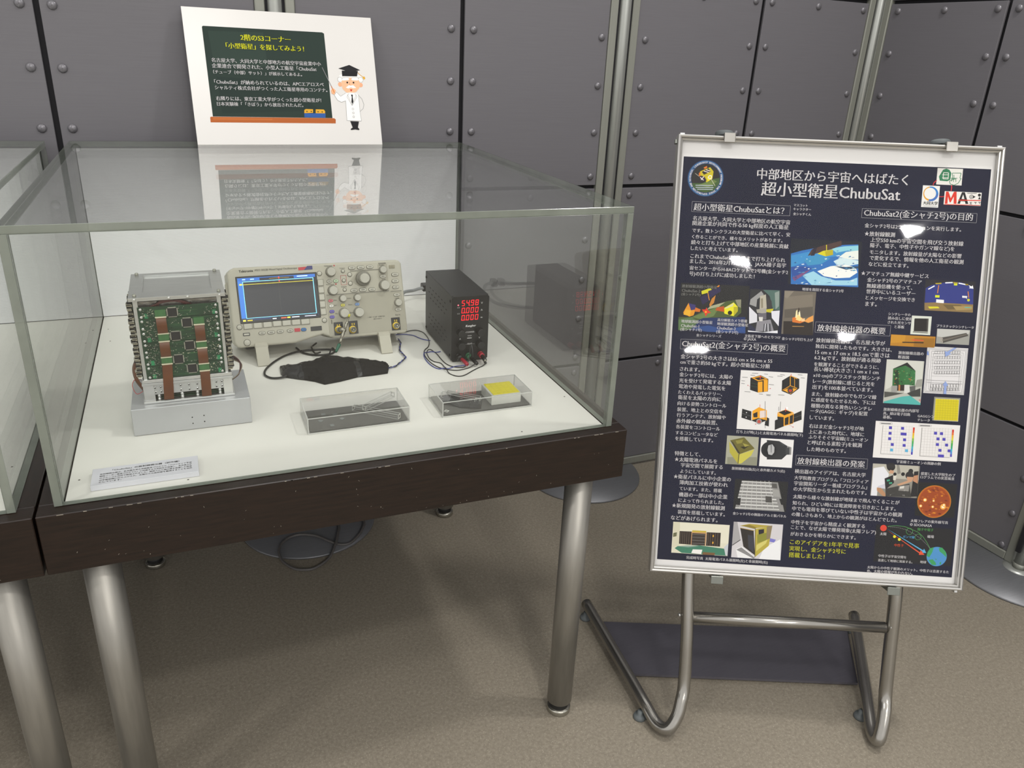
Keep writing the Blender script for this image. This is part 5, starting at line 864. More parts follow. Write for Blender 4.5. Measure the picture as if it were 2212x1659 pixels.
lb = sbox('ledge_bar', 'mill_alu', 1, 138.5, -3.5, 6, 31.8, 35.6, bev=0.3)
sbox('ledge_bar', 'bright_alu', 3, 137.5, -2, 6, 35.8, 41.5, bev=0.3)
scr = MB(); scr.lathe([(0.0021, 0.0), (0.0021, 0.0016), (0.0012, 0.0018)], 10, ax=(0, -1, 0)); scr_me = scr.mesh('screw', 'bright_alu')
hol = MB(); hol.lathe([(0.0012, 0.0), (0.0011, 0.0003)], 8, ax=(0, -1, 0)); hol_me = hol.mesh('screw_socket', 'ic_black')
for x, z in ((19.7, 27), (27.9, 27), (19.8, 19.5), (28, 19.5), (57.7, 27.2), (70.3, 27.2), (82.7, 27), (57.6, 19.4), (70.3, 19.3), (82.5, 19), (112.2, 27), (120.6, 27), (112, 19.3), (120.5, 19.3)):
    q = link_mesh('screw', scr_me, fp, (x * MMf, -0.0005, z * MMf))
    link_mesh('screw_socket', hol_me, fp, (x * MMf, -0.0023, z * MMf))
for x in (24, 58.4, 81.9, 116.5):
    m = MB(); m.lathe([(0.0022, 0.004), (0.003, 0.0045), (0.003, 0.0075), (0.0018, 0.008), (0.003, 0.0085), (0.003, 0.012), (0.002, 0.0146)], 12, (x * MMf, 0.0035, 0)); m.build('standoff', 'bright_alu', st)
sbox('core_block', 'foil', 12, 126, 8, 98, 41, 168)
for x0, x1 in ((5, 12), (126, 132.5)):
    sbox('corner_post', 'mill_alu', x0, x1, 1, 9, 41, 172, bev=0.4)
    sbox('corner_post', 'mill_alu', x0, x1, 92, 100, 41, 172, bev=0.4)
rnd = random.Random(11)
boards = []
for z0, z1 in ((142.6, 161.5), (103.4, 142.0), (64.4, 102.8), (42, 63.8)):
    bd = sbox('circuit_board', 'pcb_green', 10, 128, 0, 1.6, z0, z1, bev=0.1)
    boards.append((bd, z0, z1))
    for mtn, cnt in (('solder', 110), ('ic_black', 80), ('connector_cream', 26)):
        m = MB()
        for i in range(int(cnt * (z1 - z0) / 38)):
            x = rnd.choice((rnd.uniform(16, 33), rnd.uniform(105, 124), rnd.uniform(16, 33), rnd.uniform(105, 124), rnd.uniform(50, 88)))
            z = rnd.uniform(z0 + 2, z1 - 2)
            w, h = rnd.choice(((1.2, 0.6), (0.6, 1.2), (0.8, 0.8), (2.0, 0.9)))
            m.box((x - w / 2) * MMf, (x + w / 2) * MMf, -0.0006, 0.0001, (z - h / 2) * MMf, (z + h / 2) * MMf)
        q = m.build('tiny_components', mtn, bd)
        q['kind'] = 'stuff'
    m = MB()
    for i in range(int(20 * (z1 - z0) / 38)):
        x, z = rnd.uniform(34, 95), rnd.uniform(z0 + 1, z1 - 1)
        l = rnd.uniform(6, 26)
        m.box(x * MMf, min(x + l, 120) * MMf, -0.0001, 0, z * MMf, (z + 0.35) * MMf)
    q = m.build('copper_traces', 'pcb_light', bd); q['kind'] = 'stuff'
    for x, sg in ((21.5, 1), (120, -1)):
        m = MB(); m.box((x - 2.5) * MMf, (x + 2.5) * MMf, -0.0002, 0, (z0 + 0.8) * MMf, (z0 + 8.5) * MMf); m.build('ground_patch', 'pcb_bright', bd)
    for x in (14.5, 123.5):
        for z in (z0 + 3.2, z1 - 3.2) if z1 - z0 < 30 else (z0 + 3.2, (z0 + z1) / 2 - 4, (z0 + z1) / 2 + 4, z1 - 3.2):
            link_mesh('screw', scr_me, bd, (x * MMf, 0, z * MMf))
def board_at(z):
    for bd, z0, z1 in boards:
        if z0 <= z <= z1: return bd
    return boards[0][0]
for x, z in ((59.3, 151), (78.7, 132.4), (60, 111.7), (78.6, 93.9), (59.7, 72.3), (78.3, 54.4)):
    bd = board_at(z)
    m = MB(); m.box((x - 6.6) * MMf, (x + 6.6) * MMf, -0.0022, 0, (z - 6.6) * MMf, (z + 6.6) * MMf, bev=0.0003); m.build('chip', 'ic_black', bd)
    m = MB()
    for dx0, dx1, dz0, dz1 in ((-8.2, -6.7, -6, 6), (6.7, 8.2, -6, 6), (-6, 6, 6.7, 8.2), (-6, 6, -8.2, -6.7)):
        m.box((x + dx0) * MMf, (x + dx1) * MMf, -0.0008, 0, (z + dz0) * MMf, (z + dz1) * MMf)
    m.build('chip_pins', 'solder', bd)
for x, z0, z1 in ((42, 145.5, 156), (42.3, 105.6, 115.6), (42.1, 67.2, 76), (96.3, 129.3, 139.5), (96.4, 89.6, 98), (96.5, 50, 59.2)):
    m = MB(); m.box((x - 7.8) * MMf, (x + 7.8) * MMf, -0.0009, 0, z0 * MMf, z1 * MMf); m.build('socket_field', 'pcb_light', board_at((z0 + z1) / 2))
for x, z in ((41.9, 144.2), (42.4, 117), (42.2, 104), (42.2, 77.5), (42.1, 65.8), (96.3, 127.9), (96.4, 99.4), (96.4, 88), (96.4, 60.9), (96.6, 48.4)):
    m = MB(); m.box((x - 8.2) * MMf, (x + 8.2) * MMf, -0.0026, 0, (z - 0.9) * MMf, (z + 0.9) * MMf, bev=0.0002); m.build('ribbon_socket', 'connector_cream', board_at(z))
def ribbon(xa, za, xb, zb, bulge, tail=0.0):
    m = MB()
    n = 14
    for side in (0, 1):
        ring = []
    L = []
    for i in range(n + 1):
        f = i / n
        y = -2.0 - bulge * math.sin(PI * f) ** 0.8 - tail * f
        L.append((xa + (xb - xa) * f, y, za + (zb - za) * f))
    for (a, b) in zip(L, L[1:]):
        w = 7.4
        m.quad(((a[0] - w) * MMf, a[1] * MMf, a[2] * MMf), ((b[0] - w) * MMf, b[1] * MMf, b[2] * MMf), ((b[0] + w) * MMf, b[1] * MMf, b[2] * MMf), ((a[0] + w) * MMf, a[1] * MMf, a[2] * MMf))
        m.quad(((a[0] + w) * MMf, (a[1] + .4) * MMf, a[2] * MMf), ((b[0] + w) * MMf, (b[1] + .4) * MMf, b[2] * MMf), ((b[0] - w) * MMf, (b[1] + .4) * MMf, b[2] * MMf), ((a[0] - w) * MMf, (a[1] + .4) * MMf, a[2] * MMf))
    bmesh.ops.remove_doubles(m.bm, verts=m.bm.verts, dist=1e-6)
    for f in m.bm.faces: f.smooth = True
    m.build('ribbon_cable', 'kapton', st)
for a in ((41.9, 143.6, 42.4, 117.6, 3.2), (42.2, 103.4, 42.2, 78.1, 3.0), (42.1, 65, 38.2, 6, 1.5, 2.6), (96.3, 127.2, 96.4, 100, 3.4), (96.4, 87.3, 96.4, 61.5, 3.0), (96.6, 47.7, 95.5, 5, 1.2, 2.6)):
    ribbon(*a)
# connector columns down both edges, made of small sockets and pins
for sx, x0 in ((-1, -2.5), (1, 133)):
    sb = sbox('edge_board', 'pcb_dark', x0 if sx < 0 else x0, x0 + 7, 10, 90, 44, 168)
    for mtn, k in (('ic_black', 0), ('tan_part', 1), ('solder', 2)):
        m = MB()
        z = 45.0
        i = 0
        while z < 168:
            i += 1
            if i % 3 == k:
                for y in (3.0,) + ((34, 60) if sx > 0 or True else ()):
                    w = rnd.uniform(2.6, 4.2)
                    xo = x0 + 3.5 + sx * rnd.uniform(0, 3.2)
                    m.box((xo - w) * MMf, (xo + w) * MMf, y * MMf, (y + 6) * MMf, z * MMf, (z + rnd.uniform(2.4, 3.8)) * MMf)
            z += 2.3
        q = m.build('edge_sockets', mtn, sb); q['kind'] = 'stuff'
# wires peeking out on top and at the sides
m = MB()
for k in range(4):
    m.tube([(0.028 + k * .004, 0.004, 0.1605), (0.045, 0.003, 0.166 + k * .0012), (0.07, 0.002, 0.1685 - k * .0006), (0.088 - k * .003, 0.004, 0.1615)], 0.0011, 6)
m.build('wire_bundle', 'wire_dark_red', st)
m = MB(); m.tube([(-0.003, 0.03, 0.066), (-0.0085, 0.025, 0.052), (-0.006, 0.018, 0.035), (0.004, 0.012, 0.018)], 0.002, 6, flat=(0.0005, 0.005)); m.build('side_ribbon', 'kapton', st)
m = MB(); m.tube([(0.0, 0.03, 0.03), (-0.009, 0.02, 0.036), (-0.014, 0.015, 0.028), (-0.009, 0.008, 0.016), (0.001, 0.006, 0.02)], 0.0005, 5); m.build('loose_wire', 'wire_red', st)
for k in range(4):
    m = MB(); m.tube([(0.139, 0.03, 0.062 - k * .003), (0.152 + k * .001, 0.024, 0.05 - k * .002), (0.15, 0.02, 0.03), (0.138, 0.018, 0.02)], 0.0011, 6); m.build('loose_wire', ('wire_dark_red', 'wire_black', 'wire_dark_red', 'tan_part')[k], st)
# lid plate with a milled pocket
lid = sbox('lid_plate', 'mill_alu', -0.5, 139.5, -2, 141, 172, 174.2)
for a in ((-0.5, 19, -2, 141), (121, 139.5, -2, 141), (19, 121, -2, 29), (19, 121, 128, 141)):
    sbox('lid_rim', 'mill_alu', a[0], a[1], a[2], a[3], 174.2, 177.4, lid, bev=0.15)
for x, y in ((8.5, 6), (130.5, 6), (8.5, 132), (130.5, 132)):
    m = MB(); m.lathe([(0.0028, 0.1774), (0.0028, 0.1808), (0.0024, 0.1812)], 14, (x * MMf, y * MMf, 0)); m.build('bolt', 'solder', lid)
for x in (8, 57, 84, 131):
    link_mesh('screw', scr_me, lid, (x * MMf, -0.0018, 0.1746))

# ---- oscilloscope
SC_M = Matrix.Rotation(0.0176, 3, 'Z') @ Matrix.Rotation(-0.3086, 3, 'X')
mat('scope_shell', 'b3afa1', rough=0.5, spec=0.35, noise=0.02, scale=60, bump=0.05, bscale=900)
mat('scope_panel', 'a29e90', rough=0.5, spec=0.35, noise=0.02, scale=60)
mat('scope_dark', '79766c', rough=0.5, noise=0.03)
mat('scope_key', 'b9b6aa', rough=0.5, noise=0.02)
mat('scope_knob', 'b2afa4', rough=0.45, noise=0.03, scale=200)
mat('bezel_black', '1a1a1c', rough=0.3, noise=0.05)
mat('brass_ring', 'b49a3c', rough=0.35, metal=0.7, noise=0.08)
mat('label_red', 'b83a44', rough=0.45, noise=0.03)
mat('label_violet', '3a3a72', rough=0.45, noise=0.03)
mat('outline_grey', '5a5850', rough=0.5, noise=0.02)
os_ = thing('oscilloscope', 'beige bench oscilloscope with lit dark screen and many knobs', 'oscilloscope', (0.2914, 0.49, 0.70), SC_M)
m = MB()
out = [(-1.5, 12), (4, 3), (10, 1.0), (116, 1.0), (172, 13), (194, 3.2), (344, 0.6), (350, 4), (351, 12), (349.5, 148), (345, 154), (338, 156), (14, 158), (5, 154), (0, 147)]
m.prism([(x * MMf, z * MMf) for x, z in out], 0, 0.1, bev=0.004, seg=3)
m.build('shell', 'scope_shell', os_)
m = MB(); m.prism([(-5 * MMf, 96 * MMf), (0, 90 * MMf), (0, 132 * MMf), (-4 * MMf, 128 * MMf)], 0.018, 0.05); m.build('handle_pivot', 'scope_shell', os_)
m = MB(); m.prism([(x * MMf, z * MMf) for x, z in SCOPE_LOWER], -0.0006, 0.002); m.build('input_panel', 'scope_panel', os_)
m = MB(); m.box(0.2990, 0.3185, -0.0006, 0.002, 0.0935, 0.1485); m.build('horizontal_panel', 'scope_panel', os_)
m = MB(); m.box(0.0145, 0.1715, -0.0012, 0.002, 0.0478, 0.1402, bev=0.0008); scr_o = m.build('bezel', 'bezel_black', os_)
X0, X1, Y0, Y1 = 0.0176, 0.1678, 0.0509, 0.1370
def sx(f): return X0 + (X1 - X0) * f
def sz(f): return Y0 + (Y1 - Y0) * f
def rc(c, a, b, d, e): return (hexc(c), [(sx(a), sz(b)), (sx(d), sz(b)), (sx(d), sz(e)), (sx(a), sz(e))])
scp = [rc('25262c', 0, 0, 1, 1), rc('2a62b4', 0, .93, 1, 1), rc('2f6cc0', 0, .08, .062, .93), rc('1c2030', .28, .93, .72, .985), rc('16305e', 0, .035, 1, .06)]
for a, b, c, d in ((.06, .905, .975, .92), (.06, .075, .975, .087), (.06, .075, .068, .92), (.965, .075, .975, .92)): scp.append(rc('7fd0ee', a, b, c, d))
scp += [rc('8a8420', .062, .842, .965, .848), rc('d8c832', .062, .8445, .965, .854), rc('e8d848', .02, .835, .055, .87), rc('c8a020', .40, .955, .66, .96), rc('e04030', .518, .94, .532, .985), rc('d83a38', .52, .872, .535, .9)]
for k in range(1, 10):
    for j in range(40):
        if k == 5: scp.append(rc('55554e', .062 + .9 * j / 40, .503, .066 + .9 * j / 40, .507))
    
for j in range(32): scp.append(rc('55554e', .512, .09 + .81 * j / 32, .515, .098 + .81 * j / 32))
for k in range(1, 8):
    for j in range(10): scp.append(rc('404038', .062 + .09 * j, .09 + .101 * k, .064 + .09 * j, .094 + .101 * k))
scp += [rc('a8d0ea', .06, .95, .1, .975), rc('a8d0ea', .16, .95, .21, .975), rc('b8d8f0', .76, .955, .9, .98), rc('e8d848', .015, .012, .05, .05), rc('b8a428', .07, .015, .135, .045), rc('101828', .375, .005, .99, .062), rc('d8d8e0', .39, .018, .44, .042), rc('d8603a', .5, .018, .57, .042), rc('e8d848', .58, .015, .62, .048), rc('d8d8e0', .64, .02, .74, .042), rc('c0c0d0', .81, .02, .96, .04)]
me = ink_mesh('screen', scp, -0.0014, 'screen_ink', step=0.000004)
link_mesh('screen', me, os_)
def pill(x, z, w, h, mt, name, par=os_, dep=0.0022):
    w, h = w * MMf, h * MMf
    n = 5
    r = h / 2
    pts = []
    for sgn in (1, -1):
        for i in range(n + 1):
            a = -PI / 2 + PI * i / n
            pts.append((x * MMf + sgn * (w / 2 - r + r * math.cos(a)), z * MMf + sgn * r * math.sin(a)))
    m = MB(); m.prism(pts, -dep, 0.001, bev=0.0004, seg=1)
    return m.build(name, mt, par)
def ring_under(x, z, w, h, par=os_):
    pill(x, z, w + 1.6, h + 1.6, 'outline_grey', 'button_outline', par, 0.0009)
KEYM = {'d8d6cc': 'scope_key'}
for k, (x, z, w, h, c) in enumerate(SCOPE_PILLS):
    nm = KEYM.get(c)
    if not nm:
        nm = 'key_' + c
        mat(nm, c, rough=0.45, noise=0.03)
    q = pill(x, z, w - 1.5, h - 1.5, nm, 'push_button')
    ring_under(x, z, w - 1.7, h - 1.7, q)
    m = MB(); m.box((x - w * .22) * MMf, (x + w * .22) * MMf, -0.00235, -0.002, (z - 0.6) * MMf, (z + 0.6) * MMf); m.build('button_legend', 'outline_grey', q)
for x, z, w, h in SCOPE_SOFTKEYS:
    m = MB(); m.box((x - w / 2) * MMf, (x + w / 2) * MMf, -0.0024, 0.001, (z - h / 2) * MMf, (z + h / 2) * MMf, bev=0.0012, seg=2); q = m.build('menu_key', 'scope_key', os_)
    m = MB(); m.box((x - w / 2 - .7) * MMf, (x + w / 2 + .7) * MMf, -0.0005, 0.001, (z - h / 2 - .7) * MMf, (z + h / 2 + .7) * MMf); m.build('key_gap', 'scope_dark', q)
for x, z, r in SCOPE_ROUND:
    m = MB(); m.lathe([(r * MMf, 0), (r * MMf, 0.0016), (r * 0.85 * MMf, 0.0022)], 18, (x * MMf, 0.0005, z * MMf), (0, -1, 0)); q = m.build('round_button', 'scope_key', os_)
    m = MB(); m.lathe([((r + .8) * MMf, 0), ((r + .8) * MMf, 0.0012)], 18, (x * MMf, 0.0005, z * MMf), (0, -1, 0)); m.build('button_outline', 'outline_grey', q)
x, z, r = 265.1, 121.1, 15.1
m = MB(); m.prism([((x - 26) * MMf, (z - 2) * MMf), ((x - 10) * MMf, (z - 15) * MMf), ((x + 12) * MMf, (z - 15) * MMf), ((x + 12) * MMf, (z + 15) * MMf), ((x - 10) * MMf, (z + 15) * MMf)], -0.0007, 0.001); m.build('wheel_plate', 'scope_panel', os_)
m = MB(); m.lathe([(r * MMf, 0), (r * MMf, 0.008), (r * .9 * MMf, 0.0095)], 32, (x * MMf, 0, z * MMf), (0, -1, 0)); m.build('outer_wheel', 'scope_dark', os_)
for k, (x, z, r) in enumerate(SCOPE_KNOBS):
    n = 20
    m = MB()
    base = 0.0085 if k == 2 else 0
    dep = 0.013 if r > 8 else 0.010
    prof = []
    q = Vector((0, 0, 1)).rotation_difference(Vector((0, -1, 0)))
    pts = []
    for i in range(2 * n):
        a = PI * i / n
        rr_ = r * MMf * (1.0 if i % 2 else 0.93)
        pts.append((x * MMf + rr_ * math.cos(a), z * MMf + rr_ * math.sin(a)))
    m.prism(pts, -base - dep, -base, bev=0.0008, seg=1)
    kb = m.build('knob', 'scope_knob', os_)
    m = MB(); m.lathe([(r * 1.22 * MMf, 0), (r * 1.12 * MMf, 0.0018)], 24, (x * MMf, -base, z * MMf), (0, -1, 0)); m.build('knob_skirt', 'scope_dark', kb)
for x, z, w, h, mt, nm in ((23.4, 26.8, 12.8, 5.9, 'bezel_black', 'usb_port'), (159.6, 26.4, 22.2, 8.9, 'bezel_black', 'logic_port'), (121.8, 26.7, 11.4, 7.1, 'label_red', 'model_badge'), (204.8, 22, 18.9, 27.1, 'bezel_black', 'input_plate'), (235.5, 22, 19.1, 27.2, 'bezel_black', 'input_plate'), (326, 21.5, 19, 26.9, 'bezel_black', 'input_plate'), (328.9, 141.9, 12.2, 6.7, 'tan_part', 'calibrator_port')):
    m = MB(); m.box((x - w / 2) * MMf, (x + w / 2) * MMf, -0.001, 0.001, (z - h / 2) * MMf, (z + h / 2) * MMf, bev=0.0003); q = m.build(nm, mt, os_)
    if nm == 'usb_port':
        m = MB(); m.box((x - 5) * MMf, (x + 5) * MMf, -0.0013, 0, (z - 1.6) * MMf, (z + 1.6) * MMf); m.build('tongue', 'scope_key', q)
    if nm == 'input_plate':
        for dx in (-2.2, 2.2):
            m = MB(); m.box((x + dx - 1) * MMf, (x + dx + 1) * MMf, -0.0014, 0, (z + 5) * MMf, (z + 9) * MMf); m.build('contact_pin', 'brass_ring', q)
for x, z in ((204.7, 20.2), (233.6, 17.9), (326, 17.8)):
    m = MB(); m.lathe([(0.0082, 0.0008), (0.0082, 0.0018), (0.0066, 0.002), (0.0062, 0.0022)], 24, (x * MMf, 0, z * MMf), (0, -1, 0)); bn = m.build('bnc_socket', 'brass_ring', os_)
    m = MB(); m.lathe([(0.0055, 0.001), (0.0055, 0.011), (0.0048, 0.0112), (0.0044, 0.006)], 20, (x * MMf, 0, z * MMf), (0, -1, 0)); m.build('bnc_barrel', 'solder', bn)
    m = MB(); m.lathe([(0.0012, 0.004), (0.0010, 0.0118)], 10, (x * MMf, 0, z * MMf), (0, -1, 0)); m.build('bnc_pin', 'bright_alu', bn)
m = MB(); m.prism([(0.1365, 0.1455), (0.1545, 0.1462), (0.1602, 0.1525), (0.1365, 0.1515)], -0.0005, 0.001); m.build('badge_red', 'label_red', os_)
m = MB(); m.prism([(0.1475, 0.1458), (0.1645, 0.1462), (0.1645, 0.1535), (0.1545, 0.1535)], -0.0007, 0.001); m.build('badge_violet', 'label_violet', os_)
link_mesh('maker_lettering', text_mesh('maker_lettering', [('Tektronix', 0.0226, 0.1480, 0.0268)], -0.0003, 'ink_black', bold=0.03), os_)
link_mesh('model_lettering', text_mesh('model_lettering', [('MSO 2022B Mixed Signal Oscilloscope', 0.0527, 0.1478, 0.0812)], -0.0003, 'outline_grey', bold=0.012), os_)
link_mesh('panel_lettering', text_mesh('panel_lettering', [
    ('Multipurpose', 0.1885, 0.1496, 0.0165), ('Multipurpose', 0.1885, 0.1118, 0.0165), ('Cursors', 0.219, 0.1438, 0.011), ('Intensity', 0.2185, 0.1052, 0.0115),
    ('Position', 0.302, 0.1453, 0.011), ('Scale', 0.305, 0.1153, 0.0075), ('Position', 0.2265, 0.0815, 0.0105), ('Math', 0.2005, 0.0796, 0.006), ('Ref', 0.2005, 0.0690, 0.0045), ('Bus', 0.2015, 0.0520, 0.005),
    ('Menu', 0.2295, 0.0680, 0.0075), ('Scale', 0.2310, 0.0515, 0.0072), ('Level', 0.3295, 0.0742, 0.0075), ('Aux In', 0.3265, 0.0390, 0.0105), ('1', 0.1915, 0.033, 0.0012), ('2', 0.2215, 0.0325, 0.0018),
    ('1 MΩ  11.5pF  ±300 Vpk', 0.268, 0.0380, 0.036), ('300 V CAT II', 0.279, 0.0345, 0.017)], -0.0009, 'outline_grey', bold=0.012), os_)
m = MB(); m.box(0.3005, 0.3165, -0.0008, 0, 0.149, 0.1513); m.box(0.24, 0.3, -0.0008, 0, 0.1372, 0.1388); m.box(0.187, 0.318, -0.0008, 0, 0.0913, 0.0930); m.box(0.322, 0.345, -0.0008, 0, 0.0895, 0.0912); m.build('panel_bars', 'scope_dark', os_)
m = MB()
for x0, x1, z0, z1 in ((0.2192, 0.2312, 0.1108, 0.1112), (0.2192, 0.2312, 0.1300, 0.1304), (0.2192, 0.2196, 0.1108, 0.1304), (0.2308, 0.2312, 0.1108, 0.1304)): m.box(x0, x1, -0.0007, 0, z0, z1)
m.build('filter_outline', 'label_red', os_)
for x in (0.2105, 0.2105):
    pass
for z in (0.1512, 0.1135):
    m = MB(); m.lathe([(0.0017, 0), (0.0015, 0.0008)], 10, (0.2085, 0.0005, z), (0, -1, 0)); m.build('marker_dot', 'label_red', os_)
for x0, x1 in ((0.037, 0.0605), (0.286, 0.3095)):
    m = MB(); m.prism([(0.0, 0.008), (-0.006, 0.004), (-0.0185, -0.0372), (-0.0135, -0.0392), (0.006, -0.002), (0.012, 0.004)], x0, x1, axis='x', bev=0.0); fo = m.build('front_foot', 'scope_shell', os_)
    m = MB(); m.box(x0 - 0.001, x1 + 0.001, -0.0075, 0.0, -0.002, 0.004, bev=0.001); m.build('foot_hinge', 'scope_shell', fo)
m = MB(); m.box(0.022, 0.038, 0.03, 0.06, -0.0045, 0.002); m.build('rear_foot', 'black_rubber', os_)
m = MB(); m.box(0.31, 0.326, 0.06, 0.09, -0.0025, 0.002); m.build('rear_foot', 'black_rubber', os_)

# probe adapter hanging on input 1
mat('nickel', '9c988c', rough=0.25, metal=0.9, noise=0.05)
mat('green_sleeve', '1f5c46', rough=0.45, noise=0.08)
mat('yellow_tip', 'c9c23c', rough=0.4, noise=0.05)
def s2w(x, y, z):
    return Vector((0.2914, 0.49, 0.70)) + SC_M @ Vector((x, y, z))
pa = thing('coax_adapter', 'slim metal coaxial adapter with yellow tip and green sleeve in front of the oscilloscope', 'adapter', s2w(0.2105, -0.014, 0.022))
O = pa.location.copy()
P0, P1, P2 = s2w(0.2245, -0.022, 0.0465), s2w(0.1985, -0.027, -0.0085), s2w(0.1890, -0.03, -0.0240)
d = (P1 - P0).normalized()
m = MB(); m.lathe([(0.0016, 0), (0.0022, 0.001), (0.0022, 0.006)], 10, P0 - O - d * 0.004, d); m.build('tip', 'yellow_tip', pa)
Ln = (P1 - P0).length
m = MB(); m.lathe([(0.0019, 0.002), (0.0019, Ln * .22), (0.0031, Ln * .24), (0.0031, Ln * .44), (0.0024, Ln * .45), (0.0024, Ln * .56), (0.0032, Ln * .58), (0.0032, Ln * .78), (0.0021, Ln * .8), (0.0028, Ln * .84), (0.0026, Ln)], 14, P0 - O, d); m.build('body', 'nickel', pa)
pm = P0 + d * Ln * 0.5
m = MB(); m.cyl(pm - O, s2w(0.2047, -0.009, 0.0202) - O, 0.0052, 14); m.build('coupling', 'nickel', pa)
m = MB(); m.lathe([(0.0034, 0), (0.0036, 0.004), (0.0026, 0.016), (0.0022, (P2 - P1).length)], 12, P1 - O, P2 - P1); m.build('sleeve', 'green_sleeve', pa)

def cable(name, label, pts, r, mt, z=None, group=None, cat='cable', sub=6):
    P = [Vector((q[0], q[1], (q[2] if len(q) > 2 else z))) for q in pts]
    O = P[0].copy()
    m = MB(); m.tube([q - O for q in P], r, 8, sub)
    o = m.build(name, mt)
    o.location = O
    return tag(o, label, cat, group)
zt3 = ZT + 0.0022
cable('coax_cable', 'thin black coaxial cable looping from the cloth bundle under the oscilloscope',
      [(0.375, 0.39, ZT + 0.006), (0.3664, 0.3868, ZT + .004), (0.3479, 0.3921), (0.3376, 0.4071), (0.337, 0.4243), (0.3442, 0.4466), (0.3625, 0.4776), (0.3867, 0.505), (0.4154, 0.521), (0.4475, 0.5225), (0.4735, 0.518), (0.487, 0.511), (0.4863, 0.5017), (0.4772, 0.4914), (0.4569, 0.4892), (0.437, 0.4962), (0.4213, 0.5145), (0.4137, 0.5443)], 0.0021, 'wire_black', zt3 + 0.0004)
cable('coax_cable', 'short black cable from behind the cloth bundle up under the oscilloscope', [(0.452, 0.47, ZT + .016), (0.4469, 0.4767, ZT + .012), (0.4436, 0.4967, ZT + 0.006), (0.4427, 0.5245, ZT + .0068), (0.4465, 0.5435, ZT + .003), (0.458, 0.561, ZT + .003)], 0.0018, 'wire_black')
cable('adapter_cable', 'thin black cable from the green sleeve down into the cloth bundle', [P2, (0.4790, 0.4800, ZT + 0.019), (0.4735, 0.4755, ZT + 0.015), (0.470, 0.468, ZT + 0.012)], 0.0016, 'wire_black')
# twisted pair leaving the bundle
tw = [(0.5713, 0.3815), (0.5862, 0.3861), (0.6059, 0.4101), (0.6188, 0.4278), (0.6176, 0.4491), (0.6164, 0.4693), (0.6252, 0.4995), (0.6306, 0.5147), (0.6317, 0.5457)]
tp = []
for i in range(len(tw) - 1):
    for k in range(5):
        f = k / 5
        tp.append((tw[i][0] + (tw[i + 1][0] - tw[i][0]) * f, tw[i][1] + (tw[i + 1][1] - tw[i][1]) * f))
for ph, mt, cn in ((0, 'wire_black', 'black'), (PI, 'wire_blue', 'blue')):
    cable('twisted_wire', cn + ' strand of the twisted pair running from the cloth bundle to the oscilloscope', [(x + 0.0012 * math.cos(ph + i * 1.1), y, ZT + 0.0036 + 0.0012 * math.sin(ph + i * 1.1)) for i, (x, y) in enumerate(tp)], 0.0009, mt, sub=3, cat='wire')

# ---- black cloth bundle
mat('black_cloth', '151414', rough=0.75, spec=0.25, noise=0.25, scale=30, bump=0.5, bscale=40, dist=0.003)
mat('black_tape', '1c1c1e', rough=0.35, spec=0.5, noise=0.2, scale=40, bump=0.4, bscale=60, dist=0.002)
OUTL = [(0.3678, 0.4463), (0.3657, 0.4125), (0.3683, 0.3949), (0.3915, 0.3783), (0.4048, 0.3698), (0.4222, 0.3563), (0.4373, 0.3377), (0.4665, 0.3436), (0.504, 0.3563), (0.532, 0.3565), (0.5638, 0.3599), (0.5728, 0.3857), (0.574, 0.3926), (0.5678, 0.4100), (0.5552, 0.4230), (0.539, 0.4300), (0.5104, 0.4430), (0.4825, 0.4580), (0.4587, 0.4680), (0.4447, 0.4560), (0.4319, 0.4441), (0.416, 0.4412), (0.3906, 0.4419)]
def bundle():
    rn = random.Random(5)
    O = Vector((0.47, 0.40, ZT))
    m = MB()
    spine = [(0.380, 0.418), (0.42, 0.408), (0.455, 0.400), (0.50, 0.398), (0.535, 0.394), (0.565, 0.388)]
    def near(x):
        for (xa, ya), (xb, yb) in zip(spine, spine[1:]):
            if x <= xb: 
                f = max(0, (x - xa) / (xb - xa)); return (max(x, spine[0][0]), ya + (yb - ya) * f)
        return spine[-1]
    o2 = []
    for i, a in enumerate(OUTL):
        b = OUTL[(i + 1) % len(OUTL)]
        o2 += [a, ((a[0] * 2 + b[0]) / 3, (a[1] * 2 + b[1]) / 3), ((a[0] + b[0] * 2) / 3, (a[1] + b[1] * 2) / 3)]
    rings = []
    for f, h in ((1.0, 0.0006), (0.99, 0.006), (0.9, 0.0125), (0.7, 0.019), (0.45, 0.0235), (0.2, 0.0255), (0.03, 0.026)):
        r = []
        for (x, y) in o2:
            c = near(x)
            hs = 0.95 - 4.4 * abs(x - 0.455) if x > 0.455 else 0.95 - 6.0 * abs(x - 0.455)
            jz = rn.uniform(-1, 1) * 0.0016 if 0.0006 < h else 0
            jx = rn.uniform(-1, 1) * 0.0012 if h > 0.003 else 0
            r.append(m.bm.verts.new(Vector((c[0] + (x - c[0]) * f + jx, c[1] + (y - c[1]) * f + jx, ZT + h * max(hs, .4) + jz)) - O))
        rings.append(r)
    n = len(o2)
    for a, b in zip(rings, rings[1:]):
        for i in range(n):
            j = (i + 1) % n
            m.bm.faces.new((a[i], a[j], b[j], b[i]))
    m.bm.faces.new(rings[-1])
    m.bm.faces.new(rings[0][::-1])
    bmesh.ops.recalc_face_normals(m.bm, faces=m.bm.faces)
    t = thing('cloth_bundle', 'black cloth wrapped bundle with taped ends lying before the oscilloscope', 'bundle', O)
    for f in m.bm.faces:   # tape wound round the left end and one band
        c = f.calc_center_median() + O
        f.material_index = 1 if (c.x < 0.404 or 0.506 < c.x < 0.516) else 0
    m.build('cloth', ('black_cloth', 'black_tape'), t)
bundle()

